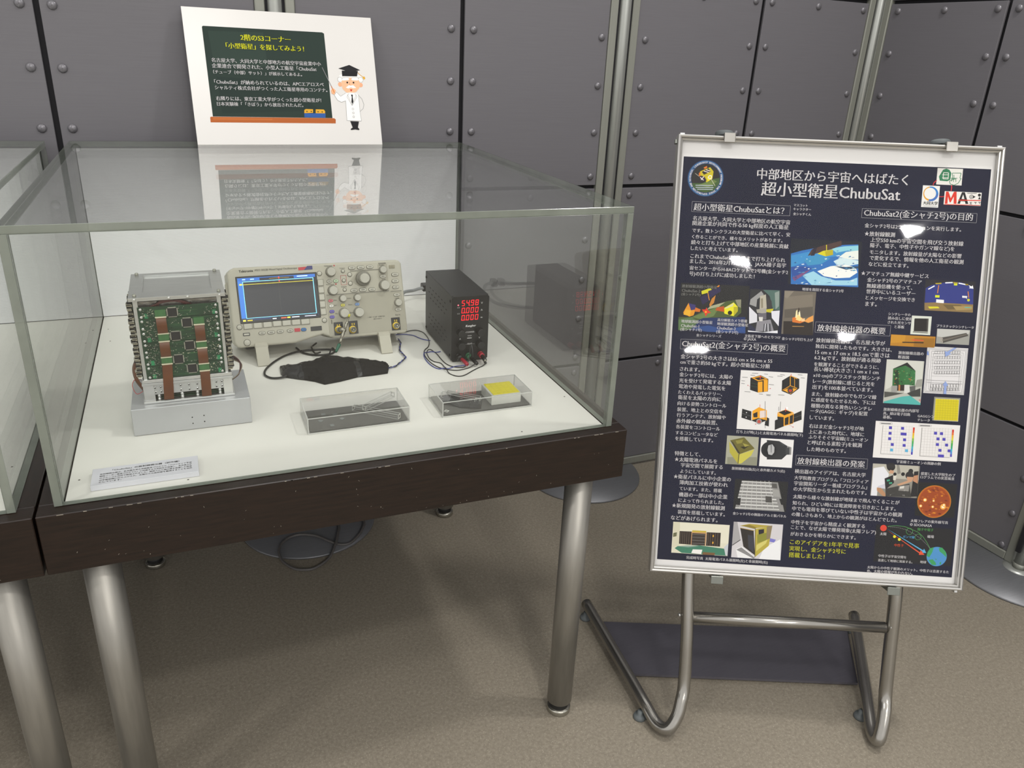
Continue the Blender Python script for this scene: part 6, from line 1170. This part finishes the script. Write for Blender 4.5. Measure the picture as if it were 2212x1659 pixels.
# ---- bench power supply
mat('psu_case', '1d1e20', rough=0.42, spec=0.4, noise=0.04, scale=300, bump=0.05, bscale=900)
mat('psu_front', '141416', rough=0.38, spec=0.4, noise=0.04, scale=60)
mat('psu_knob', '0f0f11', rough=0.4, noise=0.05)
mat('slot_black', '050505', rough=0.8, noise=0.05)
mat('led_red', '300408', rough=0.3, emit='ff1424', estr=1.9)
mat('led_pink', '400810', rough=0.3, emit='ff5a6a', estr=4.0)
mat('post_red', 'a01c30', rough=0.35, noise=0.05)
mat('post_green', '2f6a48', rough=0.4, noise=0.05)
ps = thing('bench_power_supply', 'black bench power supply with red three-row digital readout', 'power supply', (0.7025, 0.3835, ZT), -0.022)
m = MB(); m.box(0.0004, 0.0786, 0.004, 0.204, 0.003, 0.1408, bev=0.0018, seg=2); m.build('housing', 'psu_case', ps)
m = MB(); m.prism([(0.004, 0.0012), (0.075, 0.0012), (0.0790, 0.0052), (0.0790, 0.1372), (0.075, 0.1412), (0.004, 0.1412), (0.0, 0.1372), (0.0, 0.0052)], -0.0008, 0.0055, bev=0.001); fr = m.build('front_panel', 'psu_front', ps)
for x, y in ((0.008, 0.015), (0.071, 0.015), (0.008, 0.19), (0.071, 0.19)):
    m = MB(); m.lathe([(0.005, 0), (0.005, 0.0035)], 12, (x, y, 0)); m.build('rubber_foot', 'black_rubber', ps)
slot = MB(); slot.box(-0.0001, 0.0008, -0.0045, 0.0045, -0.0011, 0.0011); slot_me = slot.mesh('vent_slot', 'slot_black')
for z, a, b in ((0.1128, 0.051, 0.163), (0.1013, 0.041, 0.172), (0.0898, 0.053, 0.161), (0.0538, 0.050, 0.162), (0.0428, 0.039, 0.171), (0.0318, 0.051, 0.158)):
    n = 7 if b - a > 0.12 else 6
    for k in range(n):
        link_mesh('vent_slot', slot_me, ps, (0.0004, a + (b - a) * k / (n - 1), z))
for y in (0.012, 0.196):
    for z in (0.012, 0.128):
        m = MB(); m.lathe([(0.003, 0), (0.0026, 0.0016)], 10, (0.0006, y, z), (-1, 0, 0)); m.build('side_screw', 'slot_black', ps)
SEG = {'0': 'abcdef', '5': 'afgcd', '4': 'fgbc', '9': 'abcdfg', '8': 'abcdefg'}
def digit_polys(ch, x, z, w, h):
    t = h * 0.115
    sl = 0.10
    P = []
    def R_(x0, z0, x1, z1): P.append([(x + x0 + sl * z0, z + z0), (x + x1 + sl * z0, z + z0), (x + x1 + sl * z1, z + z1), (x + x0 + sl * z1, z + z1)])
    g = t * 0.22
    for s_ in SEG[ch]:
        if s_ == 'a': R_(t * .6, h - t, w - t * .6, h)
        if s_ == 'd': R_(t * .6, 0, w - t * .6, t)
        if s_ == 'g': R_(t * .8, h / 2 - t / 2, w - t * .8, h / 2 + t / 2)
        if s_ == 'f': R_(0, h / 2 + g, t, h - g)
        if s_ == 'b': R_(w - t, h / 2 + g, w, h - g)
        if s_ == 'e': R_(0, g, t, h / 2 - g)
        if s_ == 'c': R_(w - t, g, w, h / 2 - g)
    return P
for row, (zc, s_, dp) in enumerate(((0.1263, '5498', 1), (0.1108, '0000', 0), (0.0955, '0000', 0))):
    h, w = 0.0116, 0.0066
    polys = []
    for k, ch in enumerate(s_):
        x = 0.0198 + k * 0.0096
        polys += digit_polys(ch, x, zc - h / 2, w, h)
        if k == dp: polys.append([(x + w + .0004, zc - h / 2), (x + w + .0019, zc - h / 2), (x + w + .0019, zc - h / 2 + .0016), (x + w + .0004, zc - h / 2 + .0016)])
    V, F = [], []
    for pl in polys:
        F.append(tuple(range(len(V), len(V) + 4)))
        V += [(a, -0.0011, b) for a, b in pl]
    me = bpy.data.meshes.new('readout_digits'); me.from_pydata(V, [], F); me.materials.append(MATS['led_red'])
    link_mesh('readout_digits', me, fr)
m = MB(); m.lathe([(0.0014, 0), (0.0009, 0.0008)], 10, (0.0131, -0.0006, 0.1226), (0, -1, 0)); m.build('status_light', 'led_pink', fr)
link_mesh('panel_lettering', text_mesh('panel_lettering', [('V', .0612, .1225, .0036), ('A', .0612, .1077, .0038), ('W', .061, .092, .0044), ('C.V', .0112, .1162, .0052), ('C.C', .0114, .1036, .0052), ('-COARSE-', .0287, .0622, .0208), ('5V/2A', .0345, .0547, .0086), ('A', .0166, .0486, .0036), ('V', .058, .048, .0036), ('—FINE—', .0285, .0363, .0215), ('-', .0128, .0043, .002), ('+', .062, .0042, .0026)], -0.0010, 'ink_white', bold=0.01), fr)
sh = Matrix.Identity(4); sh[0][2] = 0.22; 
link_mesh('maker_lettering', text_mesh('maker_lettering', [('Kungber', .0132, .0738, .0215)], -0.0010, 'ink_white', bold=0.035, M=sh), fr)
m = MB(); m.box(.0325, .0438, -0.0011, 0, .0492, .0528, bev=.0002); us = m.build('usb_port', 'slot_black', ps)
m = MB(); m.box(.0332, .0431, -0.0013, 0, .0503, .0515); m.build('tongue', 'ink_white', us)
for x, z, r in ((.0183, .0654, .0077), (.0593, .0648, .0078), (.0193, .0375, .0082), (.0602, .0369, .0082)):
    pts = [(x + r * (1 if i % 2 else .95) * math.cos(PI * i / 18), z + r * (1 if i % 2 else .95) * math.sin(PI * i / 18)) for i in range(36)]
    m = MB(); m.prism(pts, -0.0145, 0.0, bev=0.0012, seg=2); m.build('knob', 'psu_knob', ps)
for x, z, mt in ((.0155, .0135, 'psu_knob'), (.0365, .0130, 'post_green'), (.0625, .0140, 'post_red')):
    m = MB(); m.lathe([(.0062, 0), (.0062, .003), (.0046, .0035), (.0046, .005), (.0058, .0055), (.0058, .013), (.005, .014)], 16, (x, -0.0008, z), (0, -1, 0)); m.build('binding_post', mt, ps)
m = MB(); m.lathe([(.0042, 0), (.0042, .018), (.0036, .019)], 12, (.0625, -.0148, .0140), (0, -1, -.12)); pl = m.build('banana_plug', 'psu_knob', ps)
m = MB(); m.lathe([(.0027, 0), (.0019, .0006)], 12, (.0625, -.0340, .0118), (0, -1, -.12)); m.build('plug_socket', 'solder', pl)
m = MB(); m.tube([(.063, -.026, .012), (.0645, -.029, .005), (.0655, -.031, .0035)], .0028, 8, 4); m.build('cable_boot', 'psu_knob', pl)
m = MB(); m.lathe([(.004, 0), (.004, .02), (.0034, .022)], 12, (.0185, -.0155, .0115), (.25, -1, -.22)); m.build('banana_plug', 'post_red', ps)
m = MB(); m.lathe([(.004, 0), (.004, .022), (.0034, .024)], 12, (.0385, -.0145, .0125), (.25, -1, -.25)); m.build('banana_plug', 'psu_knob', ps)
m = MB(); m.tube([(.0385, -.012, .04), (.0395, -.017, .034), (.0395, -.02, .022), (.039, -.0185, .013)], .0026, 8, 4); m.build('plug_tail', 'psu_knob', ps)
m = MB(); m.tube([(.0375, -.012, .041), (.034, -.02, .030), (.028, -.03, .014), (.02, -.034, .003), (.0125, -.036, .0016)], .0010, 6, 4); m.build('plug_lead', 'wire_black', ps)

cable('test_lead', 'black wire curling from the oscilloscope round to the black plug of the power supply',
      [(0.640, 0.580), (0.6589, 0.5857), (0.6658, 0.5898), (0.6777, 0.5931), (0.6880, 0.5910), (0.6950, 0.5822), (0.6985, 0.5700), (0.6990, 0.5580), (0.6985, 0.5425), (0.6965, 0.5265), (0.6906, 0.5013), (0.6816, 0.4802), (0.6701, 0.4648), (0.6631, 0.446), (0.6605, 0.4267), (0.6607, 0.3997), (0.6646, 0.3769), (0.6706, 0.3606), (0.679, 0.3505), (0.6918, 0.3405), (0.7039, 0.3371), (0.7203, 0.3407), (0.7335, 0.3450, ZT + .003), (0.7432, 0.3490, ZT + .006)], 0.0010, 'wire_black', ZT + .0012, cat='wire')
cable('test_lead', 'blue wire running to the red plug of the power supply',
      [(0.7000, 0.4467, ZT + .0012), (0.6985, 0.4467), (0.6888, 0.4454), (0.6817, 0.4515), (0.6718, 0.4496), (0.6626, 0.4436, ZT + .003), (0.6575, 0.4244), (0.6562, 0.3952), (0.6595, 0.3704), (0.6668, 0.3550), (0.6773, 0.3494, ZT + .0034), (0.6865, 0.3505), (0.6991, 0.3565), (0.7066, 0.3590), (0.7167, 0.3505, ZT + .0045), (0.7248, 0.3480, ZT + .0065)], 0.0010, 'wire_blue', ZT + .0012, cat='wire')
cable('test_lead', 'blue wire running from under the oscilloscope to the side of the power supply', [(0.635, 0.575), (0.6552, 0.5721), (0.6601, 0.5688), (0.6719, 0.559), (0.6805, 0.5382), (0.6906, 0.5237), (0.6985, 0.5190)], 0.0010, 'wire_blue', ZT + .0012, cat='wire')
cable('test_lead', 'black wire sweeping in front of the power supply to its right plug',
      [(0.7651, 0.3485, ZT + .004), (0.7560, 0.3440, ZT + .0012), (0.7471, 0.3390), (0.7284, 0.3256), (0.7102, 0.3113), (0.698, 0.3064), (0.6881, 0.3108), (0.6802, 0.3266), (0.6785, 0.3431, ZT + .0058), (0.6797, 0.3579, ZT + .003), (0.6814, 0.3717), (0.6799, 0.3841), (0.6739, 0.3906), (0.6690, 0.3974), (0.6656, 0.4131), (0.6670, 0.4327), (0.6697, 0.4483), (0.6755, 0.458, ZT + .0034), (0.6813, 0.458, ZT + .0034), (0.6859, 0.450), (0.688, 0.4366), (0.6878, 0.4064), (0.6890, 0.3816), (0.6945, 0.3640), (0.7040, 0.3535), (0.7142, 0.3485, ZT + .0018)], 0.0010, 'wire_black', ZT + .0012, cat='wire')
cable('mains_cord', 'grey mains cord running along the back of the case behind the power supply', [(0.645, 0.612, 0.72), (0.68, 0.70, 0.7125), (0.7034, 0.76, 0.709), (0.7378, 0.80, 0.700), (0.765, 0.815, 0.700), (0.80, 0.81, 0.700), (0.82, 0.77, 0.690), (0.815, 0.70, 0.684), (0.78, 0.63, 0.690), (0.752, 0.594, 0.70)], 0.0042, 'wire_grey')
pg = MB(); pg.box(-0.008, 0.008, -0.012, 0.012, -0.009, 0.009, bev=0.002)
o = pg.build('cord_plug', 'psu_knob'); o.location = (0.7745, 0.8235, 0.7); tag(o, 'small black cord plug at the back sheet behind the power supply', 'plug')
# ---- two clear specimen boxes
mat('foam_grey', '5c5b57', rough=0.85, noise=0.06, scale=120)
mat('black_film', '101012', rough=0.2, noise=0.1)
mat('crystal_white', 'd2d2ca', rough=0.35, noise=0.04, scale=40)
mat('crystal_yellow', 'f2e40a', rough=0.3, spec=0.5, noise=0.06, scale=60, emit='c8b800', estr=0.0)
def clear_box(name, label, x, y, w=0.172, d=0.0865, h=0.0292):
    t = thing(name, label, 'box', (x, y, ZT), 0, 'clear specimen boxes')
    m = MB(); m.box(0.001, w - 0.001, 0.001, d - 0.001, 0.0004, 0.0022); m.build('tray', ('clear_plastic',), t)
    m = MB(); m.box(0.0035, w - 0.0035, 0.0035, d - 0.0035, 0.0022, 0.0052, bev=0.0004); m.build('foam_pad', 'foam_grey', t)
    for (x0, x1, y0, y1, z0, z1) in ((0, 0.0016, 0, d, 0.0026, h - 0.0016), (w - 0.0016, w, 0, d, 0.0026, h - 0.0016), (0.0016, w - 0.0016, 0, 0.0016, 0.0026, h - 0.0016), (0.0016, w - 0.0016, d - 0.0016, d, 0.0026, h - 0.0016), (0, w, 0, d, h - 0.0016, h)):
        m = MB(); m.box(x0, x1, y0, y1, z0, z1); m.build('lid_wall', 'clear_plastic', t)
    def rim(*e):
        m = MB(); m.box(*e); m.build('moulded_edge', 'clear_rim', t)
    r = 0.0011
    for yy in (0, d - r):
        rim(0, w, yy - .0001, yy + r, h - r, h + .0001)
        rim(-.0002, w + .0002, yy - .0002, yy + r, 0.0005, 0.0026)
    for xx in (0, w - r):
        rim(xx - .0001, xx + r, r, d - r, h - r, h + .0001)
        rim(xx - .0002, xx + r, r, d - r, 0.0005, 0.0026)
        for yy in (0, d - r): rim(xx - .0001, xx + r, yy - .0001, yy + r, 0.0026, h - r)
    return t
clear_box('specimen_box', 'clear plastic box with grey foam and crossed clear bars, left of the pair', 0.3765, 0.1378)
clear_box('specimen_box', 'clear plastic box holding the yellow crystal block, right of the pair', 0.607, 0.137, w=0.1705)
def bar(a, b, z0, z1, s, label, group):
    A, B = Vector((a[0], a[1], z0)), Vector((b[0], b[1], z1))
    d = (B - A)
    L = d.length
    t = thing('clear_bar', label, 'bar', A, None, group)
    rot = Matrix.Identity(3)
    X = d.normalized(); Yv = Vector((0, 0, 1)).cross(X).normalized(); Zv = X.cross(Yv)
    rot = Matrix((X, Yv, Zv)).transposed()
    t.rotation_euler = rot.to_euler()
    h = s / 2
    m = MB(); m.box(0.0002, L - 0.0002, -h, h, -h, h); m.build('rod', 'clear_plastic', t)
    for x0 in (0.0, L - 0.0005):
        m = MB()
        e = 0.0012
        for q in ((-h, h, h - e, h), (-h, h, -h, -h + e), (-h, -h + e, -h + e, h - e), (h - e, h, -h + e, h - e)):
            m.box(x0, x0 + 0.0005, q[0], q[1], q[2], q[3])
        m.build('end_frame', 'crystal_white', t)
    for sy, sz in ((h, h), (-h, h), (h, -h), (-h, -h)):
        m = MB(); m.box(0, L, sy - 0.0004, sy + 0.0004, sz - 0.0004, sz + 0.0004); m.build('edge_line', 'clear_rim', t)
bz = ZT + 0.0052
bar((0.464, 0.2035), (0.532, 0.146), bz + 0.0043, bz + 0.0043, 0.0084, 'clear square bar lying on the foam, lower of the crossed bars', 'clear scintillator bars')
bar((0.4775, 0.177), (0.5395, 0.2205), bz + 0.0131, bz + 0.0131, 0.0084, 'clear square bar resting across the other, upper of the crossed bars', 'clear scintillator bars')
bar((0.6295, 0.2155), (0.6800, 0.171), bz + 0.0043, bz + 0.0043, 0.0080, 'clear square bar beside the film in the right box, nearer the viewer', 'clear scintillator bars')
bar((0.6400, 0.2160), (0.6905, 0.1745), bz + 0.0043, bz + 0.0043, 0.0080, 'clear square bar next to the yellow crystal block in the right box', 'clear scintillator bars')
mat('glass_chip', 'a2a8a6', rough=0.15, alpha=0.6, noise=0.05)
for k, (x, y, a) in enumerate(((0.411, 0.198, 0.1), (0.430, 0.1925, 0.8), (0.4025, 0.174, 0.7), (0.4385, 0.172, 0.75), (0.418, 0.152, 0.05))):
    m = MB(); m.box(-0.0032, 0.0032, -0.0032, 0.0032, 0, 0.0012, bev=0.0003)
    o = m.build('glass_chip', 'glass_chip'); o.location = (x, y, bz); o.rotation_euler = (0, 0, a)
    tag(o, ('small square glass chip at the back left of the foam', 'small tilted glass chip at the back right of the chips', 'small glass chip at the left of the foam', 'small glass chip nearest the crossed bars', 'small square glass chip at the front of the foam')[k], 'chip', 'glass chips in the left box')
m = MB(); m.lathe([(0.0052, 0), (0.0052, 0.0012), (0.0036, 0.0012), (0.0036, 0)], 4, (0.6185, 0.1505, bz)); o = m.build('square_ring', 'crystal_white'); tag(o, 'small white square ring at the front left corner of the right box', 'ring')
# folded silver and black film
fv = []
m = MB()
pr = [(0.622, 0.198), (0.634, 0.186), (0.647, 0.174), (0.664, 0.162), (0.684, 0.156)]
for i, ((xa, ya), (xb, yb)) in enumerate(zip(pr, pr[1:])):
    za, zb_ = (0.0005, 0.006, 0.001, 0.004, 0.0005)[i], (0.0005, 0.006, 0.001, 0.004, 0.0005)[i + 1]
    m.quad((xa - .004, ya - .016, bz + za), (xb - .004, yb - .014, bz + zb_), (xb + .012, yb + .02, bz + zb_), (xa + .012, ya + .018, bz + za))
bmesh.ops.solidify(m.bm, geom=m.bm.faces[:], thickness=0.0003)
mat('silver_film', '9a9a9c', rough=0.12, metal=0.9, noise=0.3, scale=60)
o = m.build('folded_film', 'silver_film'); tag(o, 'folded silver film lying under the clear bars in the right box', 'film')
cr = thing('crystal_array', 'white framed block topped with a square grid of yellow crystals', 'crystal block', (0.7035, 0.151, bz))
m = MB(); m.box(0, 0.0575, 0, 0.0545, 0, 0.0195, bev=0.0006); m.build('housing', 'crystal_white', cr)
cm = MB(); cm.box(-0.0050, 0.0050, -0.0050, 0.0050, 0, 0.0016, bev=0.0002); cme = cm.mesh('crystal', 'crystal_yellow')
for i in range(5):
    for j in range(5):
        link_mesh('crystal', cme, cr, (0.0075 + 0.0012 + i * 0.0103, 0.0062 + j * 0.0103, 0.0195 - 0.0008))

# ---- caption card
cd = thing('caption_card', 'white caption card with black Japanese text at the front left of the case', 'card', (0.0632, 0.0500, ZT), 0.002)
mat('card_white', 'd3d3da', rough=0.5, noise=0.02, scale=30)
m = MB(); m.box(0, 0.1425, 0, 0.0510, 0.0004, 0.0085, bev=0.0003); m.build('block', 'card_white', cd)
flat = Matrix.Rotation(-PI / 2, 4, 'X')
LN = [('「ChubuSat」の放射線検出器（試作機）', 0.0265, 0.0378, 0.0900), ('放射線検出器は、名古屋大学大学院教育プログラム「フロンティア宇宙', 0.0105, 0.0300, 0.1230), ('開拓リーダー養成プログラム」に所属する大学院生が発案し、名古屋大学', 0.0105, 0.0240, 0.1230), ('のグループと共同で開発されました。開発された検出器を搭載した衛星', 0.0105, 0.0180, 0.1230), ('は宇宙空間に打ち上げられ、太陽からの放射線を観測することを目的', 0.0105, 0.0120, 0.1230), ('としています。', 0.0105, 0.0060, 0.0290)]
link_mesh('card_text', text_mesh('card_text', LN, -0.0087, 'ink_black', bold=0.01, M=flat), cd)

# ---- leaning sign on top of the case
mat('card_board', 'dfdcd8', rough=0.28, spec=0.5, noise=0.01, scale=8, bump=0.03, bscale=14, dist=0.002)
SGM = Matrix.Rotation(0.0302, 3, 'Z') @ Matrix.Rotation(-0.298, 3, 'X')
sg = thing('sign_board', 'white sign with chalkboard drawing and Japanese text leaning on the glass case', 'sign', (0.2692, 0.8125, ZT + GH + 0.0003), SGM)
m = MB(); m.box(0, 0.4031, 0, 0.0045, 0.0, 0.2816, bev=0.0003); bd = m.build('panel', 'card_board', sg)
for nm, (rect, bgc, items) in SIGN_ART.items():
    link_mesh(nm, ink_mesh(nm, art_polys(rect, bgc, items), -0.0002, 'print_ink'), bd)
for cc, ls in (('y', SIGN_TEXT[:2]), ('w', SIGN_TEXT[2:5]), ('w', SIGN_TEXT[5:7]), ('w', SIGN_TEXT[7:])):
    link_mesh('sign_text', text_mesh('sign_text', [(s, x * 1e-4, z * 1e-4, w * 1e-4) for s, x, z, w, c in ls], -0.0012, INK[cc], bold=0.022 if cc == 'y' else 0.012), bd)

# ================================================================ easel and framed poster
PB = Vector((0.9983, 0.0190, 0.3377))
PM = Matrix.Rotation(-0.4484, 3, 'Z') @ Matrix.Rotation(-0.3241, 3, 'X') @ Matrix.Rotation(-0.0122, 3, 'Y')
PW, PH = 0.5995, 0.8389
def p2w(u, y, v):
    return PB + PM @ Vector((u, y, v))
mat('chrome_tube', 'a09d97', rough=0.2, metal=0.9, noise=0.03, scale=30)
mat('dark_plate', '605e66', rough=0.36, metal=0.4, noise=0.05, scale=30, stretch=(1, 14, 1))
mat('grey_rubber', '5b6061', rough=0.6, noise=0.06)
mat('clip_grey', '7f827c', rough=0.35, metal=0.6, noise=0.04)
ea = thing('display_easel', 'tubular chrome display easel with flat steel foot plate holding the poster', 'easel', (1.25, -0.05, 0))
EO = ea.location.copy()
def loc(p): return Vector(p) - EO
UL = [(1.033, 0.302, 0.031), (1.020, 0.16, 0.030), (1.008, 0.03, 0.029), (1.004, -0.025, 0.026), (1.006, -0.07, 0.0165), (1.017, -0.093, 0.024), (1.036, -0.0905, 0.047), (1.049, -0.0800, 0.074), (1.0605, -0.066, 0.105), (1.072, -0.036, 0.20), (1.0844, 0.0046, 0.316)]
UR = [(1.640, 0.048, 0.031), (1.56, -0.052, 0.030), (1.486, -0.145, 0.028), (1.445, -0.197, 0.0235), (1.415, -0.238, 0.0165), (1.404, -0.262, 0.022), (1.413, -0.257, 0.046), (1.425, -0.244, 0.074), (1.437, -0.226, 0.105), (1.4445, -0.203, 0.195), (1.4545, -0.1718, 0.3203)]
PN = PM @ Vector((0, 1, 0))
def top_of(pts, u):
    return [tuple(p2w(u, 0.0345, v)) for v in (0.16, 0.45, 0.815)]
for pts, u in ((UL, 0.083), (UR, 0.487)):
    m = MB(); m.tube([loc(p) for p in pts + top_of(pts, u)], 0.0128, 16, 8); m.build('tube_leg', 'chrome_tube', ea)
for a, b, nm in ((p2w(0.080, 0.034, -0.1030), p2w(0.4805, 0.034, -0.0985), 'cross_bar'), (p2w(0.083, 0.036, 0.40), p2w(0.487, 0.036, 0.40), 'cross_bar')):
    m = MB(); m.cyl(loc(a), loc(b), 0.0112, 16); m.build(nm, 'chrome_tube', ea)
m = MB()
for sgn in (0,):
    m.prism([(-0.196, 0.298), (0.352, 0.074), (0.246, -0.068), (-0.222, 0.126)], 0.006, 0.012, axis='z', bev=0.0)
m.build('foot_plate', 'dark_plate', ea)
for x, y in ((1.031, 0.285), (0.9965, -0.030), (1.628, 0.034), (1.444, -0.188)):
    m = MB(); m.lathe([(0.013, 0), (0.014, 0.003), (0.012, 0.009), (0.006, 0.011), (0.006, 0.019)], 16, loc((x - (0.006 if x < 1.2 else 0.008), y, 0))); m.build('rubber_foot', 'grey_rubber', ea)
for u, w in ((0.1300, 0), (0.4675, 1)):   # lower hooks under the frame
    m = MB()
    Mx = Matrix.Translation(loc(PB)) @ PM.to_4x4()
    m.box(u - 0.008, u + 0.008, -0.016, 0.036, -0.0115, -0.0005, bev=0.001, M=Mx)
    m.box(u - 0.012, u + 0.012, -0.0185, -0.0165, -0.0150, 0.0005, bev=0.0008, M=Mx)
    m.build('lower_hook', 'clip_grey', ea)
for u, kx in ((0.0945, -0.004), (0.5002, -0.0065)):   # upper clamps with thumb wheels
    Mx = Matrix.Translation(loc(PB)) @ PM.to_4x4()
    m = MB()
    m.box(u - 0.0105, u + 0.0105, -0.0175, 0.036, PH + 0.0004, PH + 0.0045, bev=0.0008, M=Mx)
    m.box(u - 0.0105, u + 0.0105, -0.0185, -0.0165, PH - 0.0135, PH + 0.0045, bev=0.0008, M=Mx)
    cl = m.build('upper_clamp', 'chrome_tube', ea)
    m = MB()
    c = loc(p2w(u + kx, 0.016, PH + 0.0047))
    m.lathe([(0.0165, 0), (0.0172, 0.0012), (0.0172, 0.0072), (0.0155, 0.0092)], 30, c, PM @ Vector((0, 0, 1))); m.build('thumb_wheel', 'grey_rubber', cl)
for p in (p2w(0.072, 0.028, -0.098), p2w(0.490, 0.028, -0.095)):
    m = MB(); m.lathe([(0.004, 0), (0.0032, 0.003)], 10, loc(p), (-1, 0, 0)); m.build('bolt_head', 'bright_alu', ea)

mat('frame_silver', 'c4c2be', rough=0.28, metal=0.75, noise=0.02, scale=20)
mat('poster_white', 'e6e4e1', rough=0.5, noise=0.01, scale=10)
mat('poster_navy', '10112a', rough=0.5, spec=0.15, noise=0.18, scale=5, detail=6)
fpz = thing('framed_poster', 'silver framed dark blue science poster with white Japanese text and photos', 'poster', PB, PM)
# mitred rails with a stepped profile
PROF = [(0.0, 0.013), (0.0, -0.010), (0.0008, -0.0135), (0.0035, -0.0155), (0.0058, -0.0140), (0.0066, -0.0095), (0.0075, -0.0105), (0.0095, -0.0092), (0.0102, -0.0070), (0.0102, 0.013)]
def rail(a, b, n):
    """from corner a to corner b; n points inwards"""
    m = MB()
    a, b, n = Vector(a), Vector(b), Vector(n)
    d = (b - a).normalized()
    ra, rb = [], []
    for w, y in PROF:
        ra.append(m.bm.verts.new(a + n * w + d * w + Vector((0, y, 0))))
        rb.append(m.bm.verts.new(b + n * w - d * w + Vector((0, y, 0))))
    k = len(PROF)
    for i in range(k):
        j = (i + 1) % k
        m.bm.faces.new((ra[i], ra[j], rb[j], rb[i]))
    m.bm.faces.new(ra[::-1]); m.bm.faces.new(rb)
    bmesh.ops.recalc_face_normals(m.bm, faces=m.bm.faces)
    m.build('frame_rail', 'frame_silver', fpz)
c0, c1, c2, c3 = (0, 0, 0), (PW, 0, 0), (PW, 0, PH), (0, 0, PH)
rail(c0, c1, (0, 0, 1)); rail(c1, c2, (-1, 0, 0)); rail(c2, c3, (0, 0, -1)); rail(c3, c0, (1, 0, 0))
m = MB(); m.box(0.006, PW - 0.006, 0.002, 0.010, 0.006, PH - 0.006); m.build('back_board', 'dark_backing', fpz)
m = MB(); m.box(0.009, PW - 0.009, 0.0, 0.0015, 0.009, PH - 0.009); ps_ = m.build('poster_sheet', 'poster_white', fpz)
m = MB(); m.quad((0.0145, -0.0002, 0.0218), (0.5832, -0.0002, 0.0218), (0.5832, -0.0002, 0.8003), (0.0145, -0.0002, 0.8003)); m.build('navy_print', 'poster_navy', ps_)
for nm, (rect, bgc, items) in POSTER_ART.items():
    link_mesh(nm, ink_mesh(nm, art_polys(rect, bgc, items), -0.00045, 'print_ink', step=0.000004), ps_)
hb = []
for x0, z0, x1, z1 in POSTER_BOXES:
    hb += art_polys(None, None, [('l', 'b8b6b8', 4, x0, z0, x1, z0, x1, z1, x0, z1, x0, z0)])
link_mesh('heading_boxes', ink_mesh('heading_boxes', hb, -0.0004, 'print_ink', step=0), ps_)
blocks = []
for s, x, z, w, c in POSTER_TEXT:
    if blocks:
        l = blocks[-1]
        _, lx, lz, lw, lc = l[-1]
        if lc == c and abs(lx - x) < 420 and 20 < lz - z < 175:
            l.append((s, x, z, w, c)); continue
    blocks.append([(s, x, z, w, c)])
for l in blocks:
    big = len(l) < 3 and l[0][3] > 1500
    link_mesh('printed_text', text_mesh('printed_text', [(s, x * 1e-4, z * 1e-4, w * 1e-4) for s, x, z, w, c in l], -0.0013, INK[l[0][4]], bold=0.014), ps_)
# letters that belong to the round emblem, set along its rim
def rim_text(s, cx, cz, r, a0, a1, size):
    V, F = [], []
    n = len(s)
    for i, ch in enumerate(s):
        if ch == ' ': continue
        v, f = glyph_geo(ch, 0.02)
        if not v: continue
        a = a0 + (a1 - a0) * (i + 0.5) / n
        xm = (min(q[0] for q in v) + max(q[0] for q in v)) / 2
        ca, sa = math.cos(a - PI / 2), math.sin(a - PI / 2)
        b = len(V)
        for q in v:
            lx, lz = (q[0] - xm) * size, (q[1] - 0.35) * size
            V.append((cx + r * math.cos(a) + lx * ca - lz * sa, -0.0013, cz + r * math.sin(a) + lx * sa + lz * ca))
        F += [tuple(k + b for k in g) for g in f]
    me = bpy.data.meshes.new('emblem_lettering'); me.from_pydata(V, [], F); me.materials.append(MATS['ink_white'])
    return me
em = [it for it in POSTER_ART['round_emblem'][2] if it[0] == 'c'][0]
link_mesh('emblem_lettering', rim_text('LEADERSHIP DEVELOPMENT PROGRAM FOR SPACE EXPLORATION AND RESEARCH, ', em[2] * 1e-4, em[3] * 1e-4, em[4] * 1e-4 * 0.87, math.radians(140), math.radians(140 - 360), 0.0042), ps_)
clear_mat('cover_film', ior=1.27, tint='fcfcfc', rough=0.03, bump=0.16, bscale=4.5, dist=0.012)
m = MB(); m.box(0.0095, PW - 0.0095, -0.0026, -0.0022, 0.0095, PH - 0.0095); m.build('cover_film', 'cover_film', fpz)
for u, v in ((0.004, PH + 0.0008), (PW - 0.012, PH + 0.0008)):
    m = MB(); m.box(u, u + 0.009, -0.006, 0.006, v, v + 0.003, bev=0.0006); m.build('corner_clip', 'bright_alu', fpz)
for u, v in ((-0.0042, PH - 0.016), (PW, PH - 0.02)):
    m = MB(); m.box(u, u + 0.0042, -0.004, 0.006, v, v + 0.008, bev=0.0006); m.build('corner_clip', 'clip_grey', fpz)
m = MB(); m.box(PW - 0.012, PW - 0.006, -0.006, 0.006, -0.006, 0, bev=0.0006); m.build('corner_clip', 'bright_alu', fpz)

# ---- cord on the floor under the table
cable('floor_cord', 'grey cord lying in a loop on the floor under the table', [(0.606, 0.95, 0.0125), (0.6057, 0.8538, 0.0125), (0.5971, 0.8244, 0.0125), (0.5774, 0.7917, 0.0115), (0.5468, 0.7639, 0.009), (0.5185, 0.7659, 0.010), (0.4938, 0.7874, 0.0125), (0.4668, 0.8206, 0.0125), (0.4291, 0.8407, 0.0125), (0.3962, 0.8363, 0.0125), (0.3711, 0.8111, 0.0125), (0.3612, 0.7781, 0.0105), (0.3663, 0.7412, 0.006), (0.3899, 0.7024, 0.0045), (0.4147, 0.6893, 0.0045), (0.4415, 0.6885, 0.0045), (0.4814, 0.7167, 0.006), (0.5076, 0.7621, 0.0145), (0.5259, 0.8164, 0.0165), (0.534, 0.8531, 0.0125), (0.536, 0.95, 0.0125)], 0.0036, 'cord_grey') if mat('cord_grey', '5a5755', rough=0.5, noise=0.05) else None
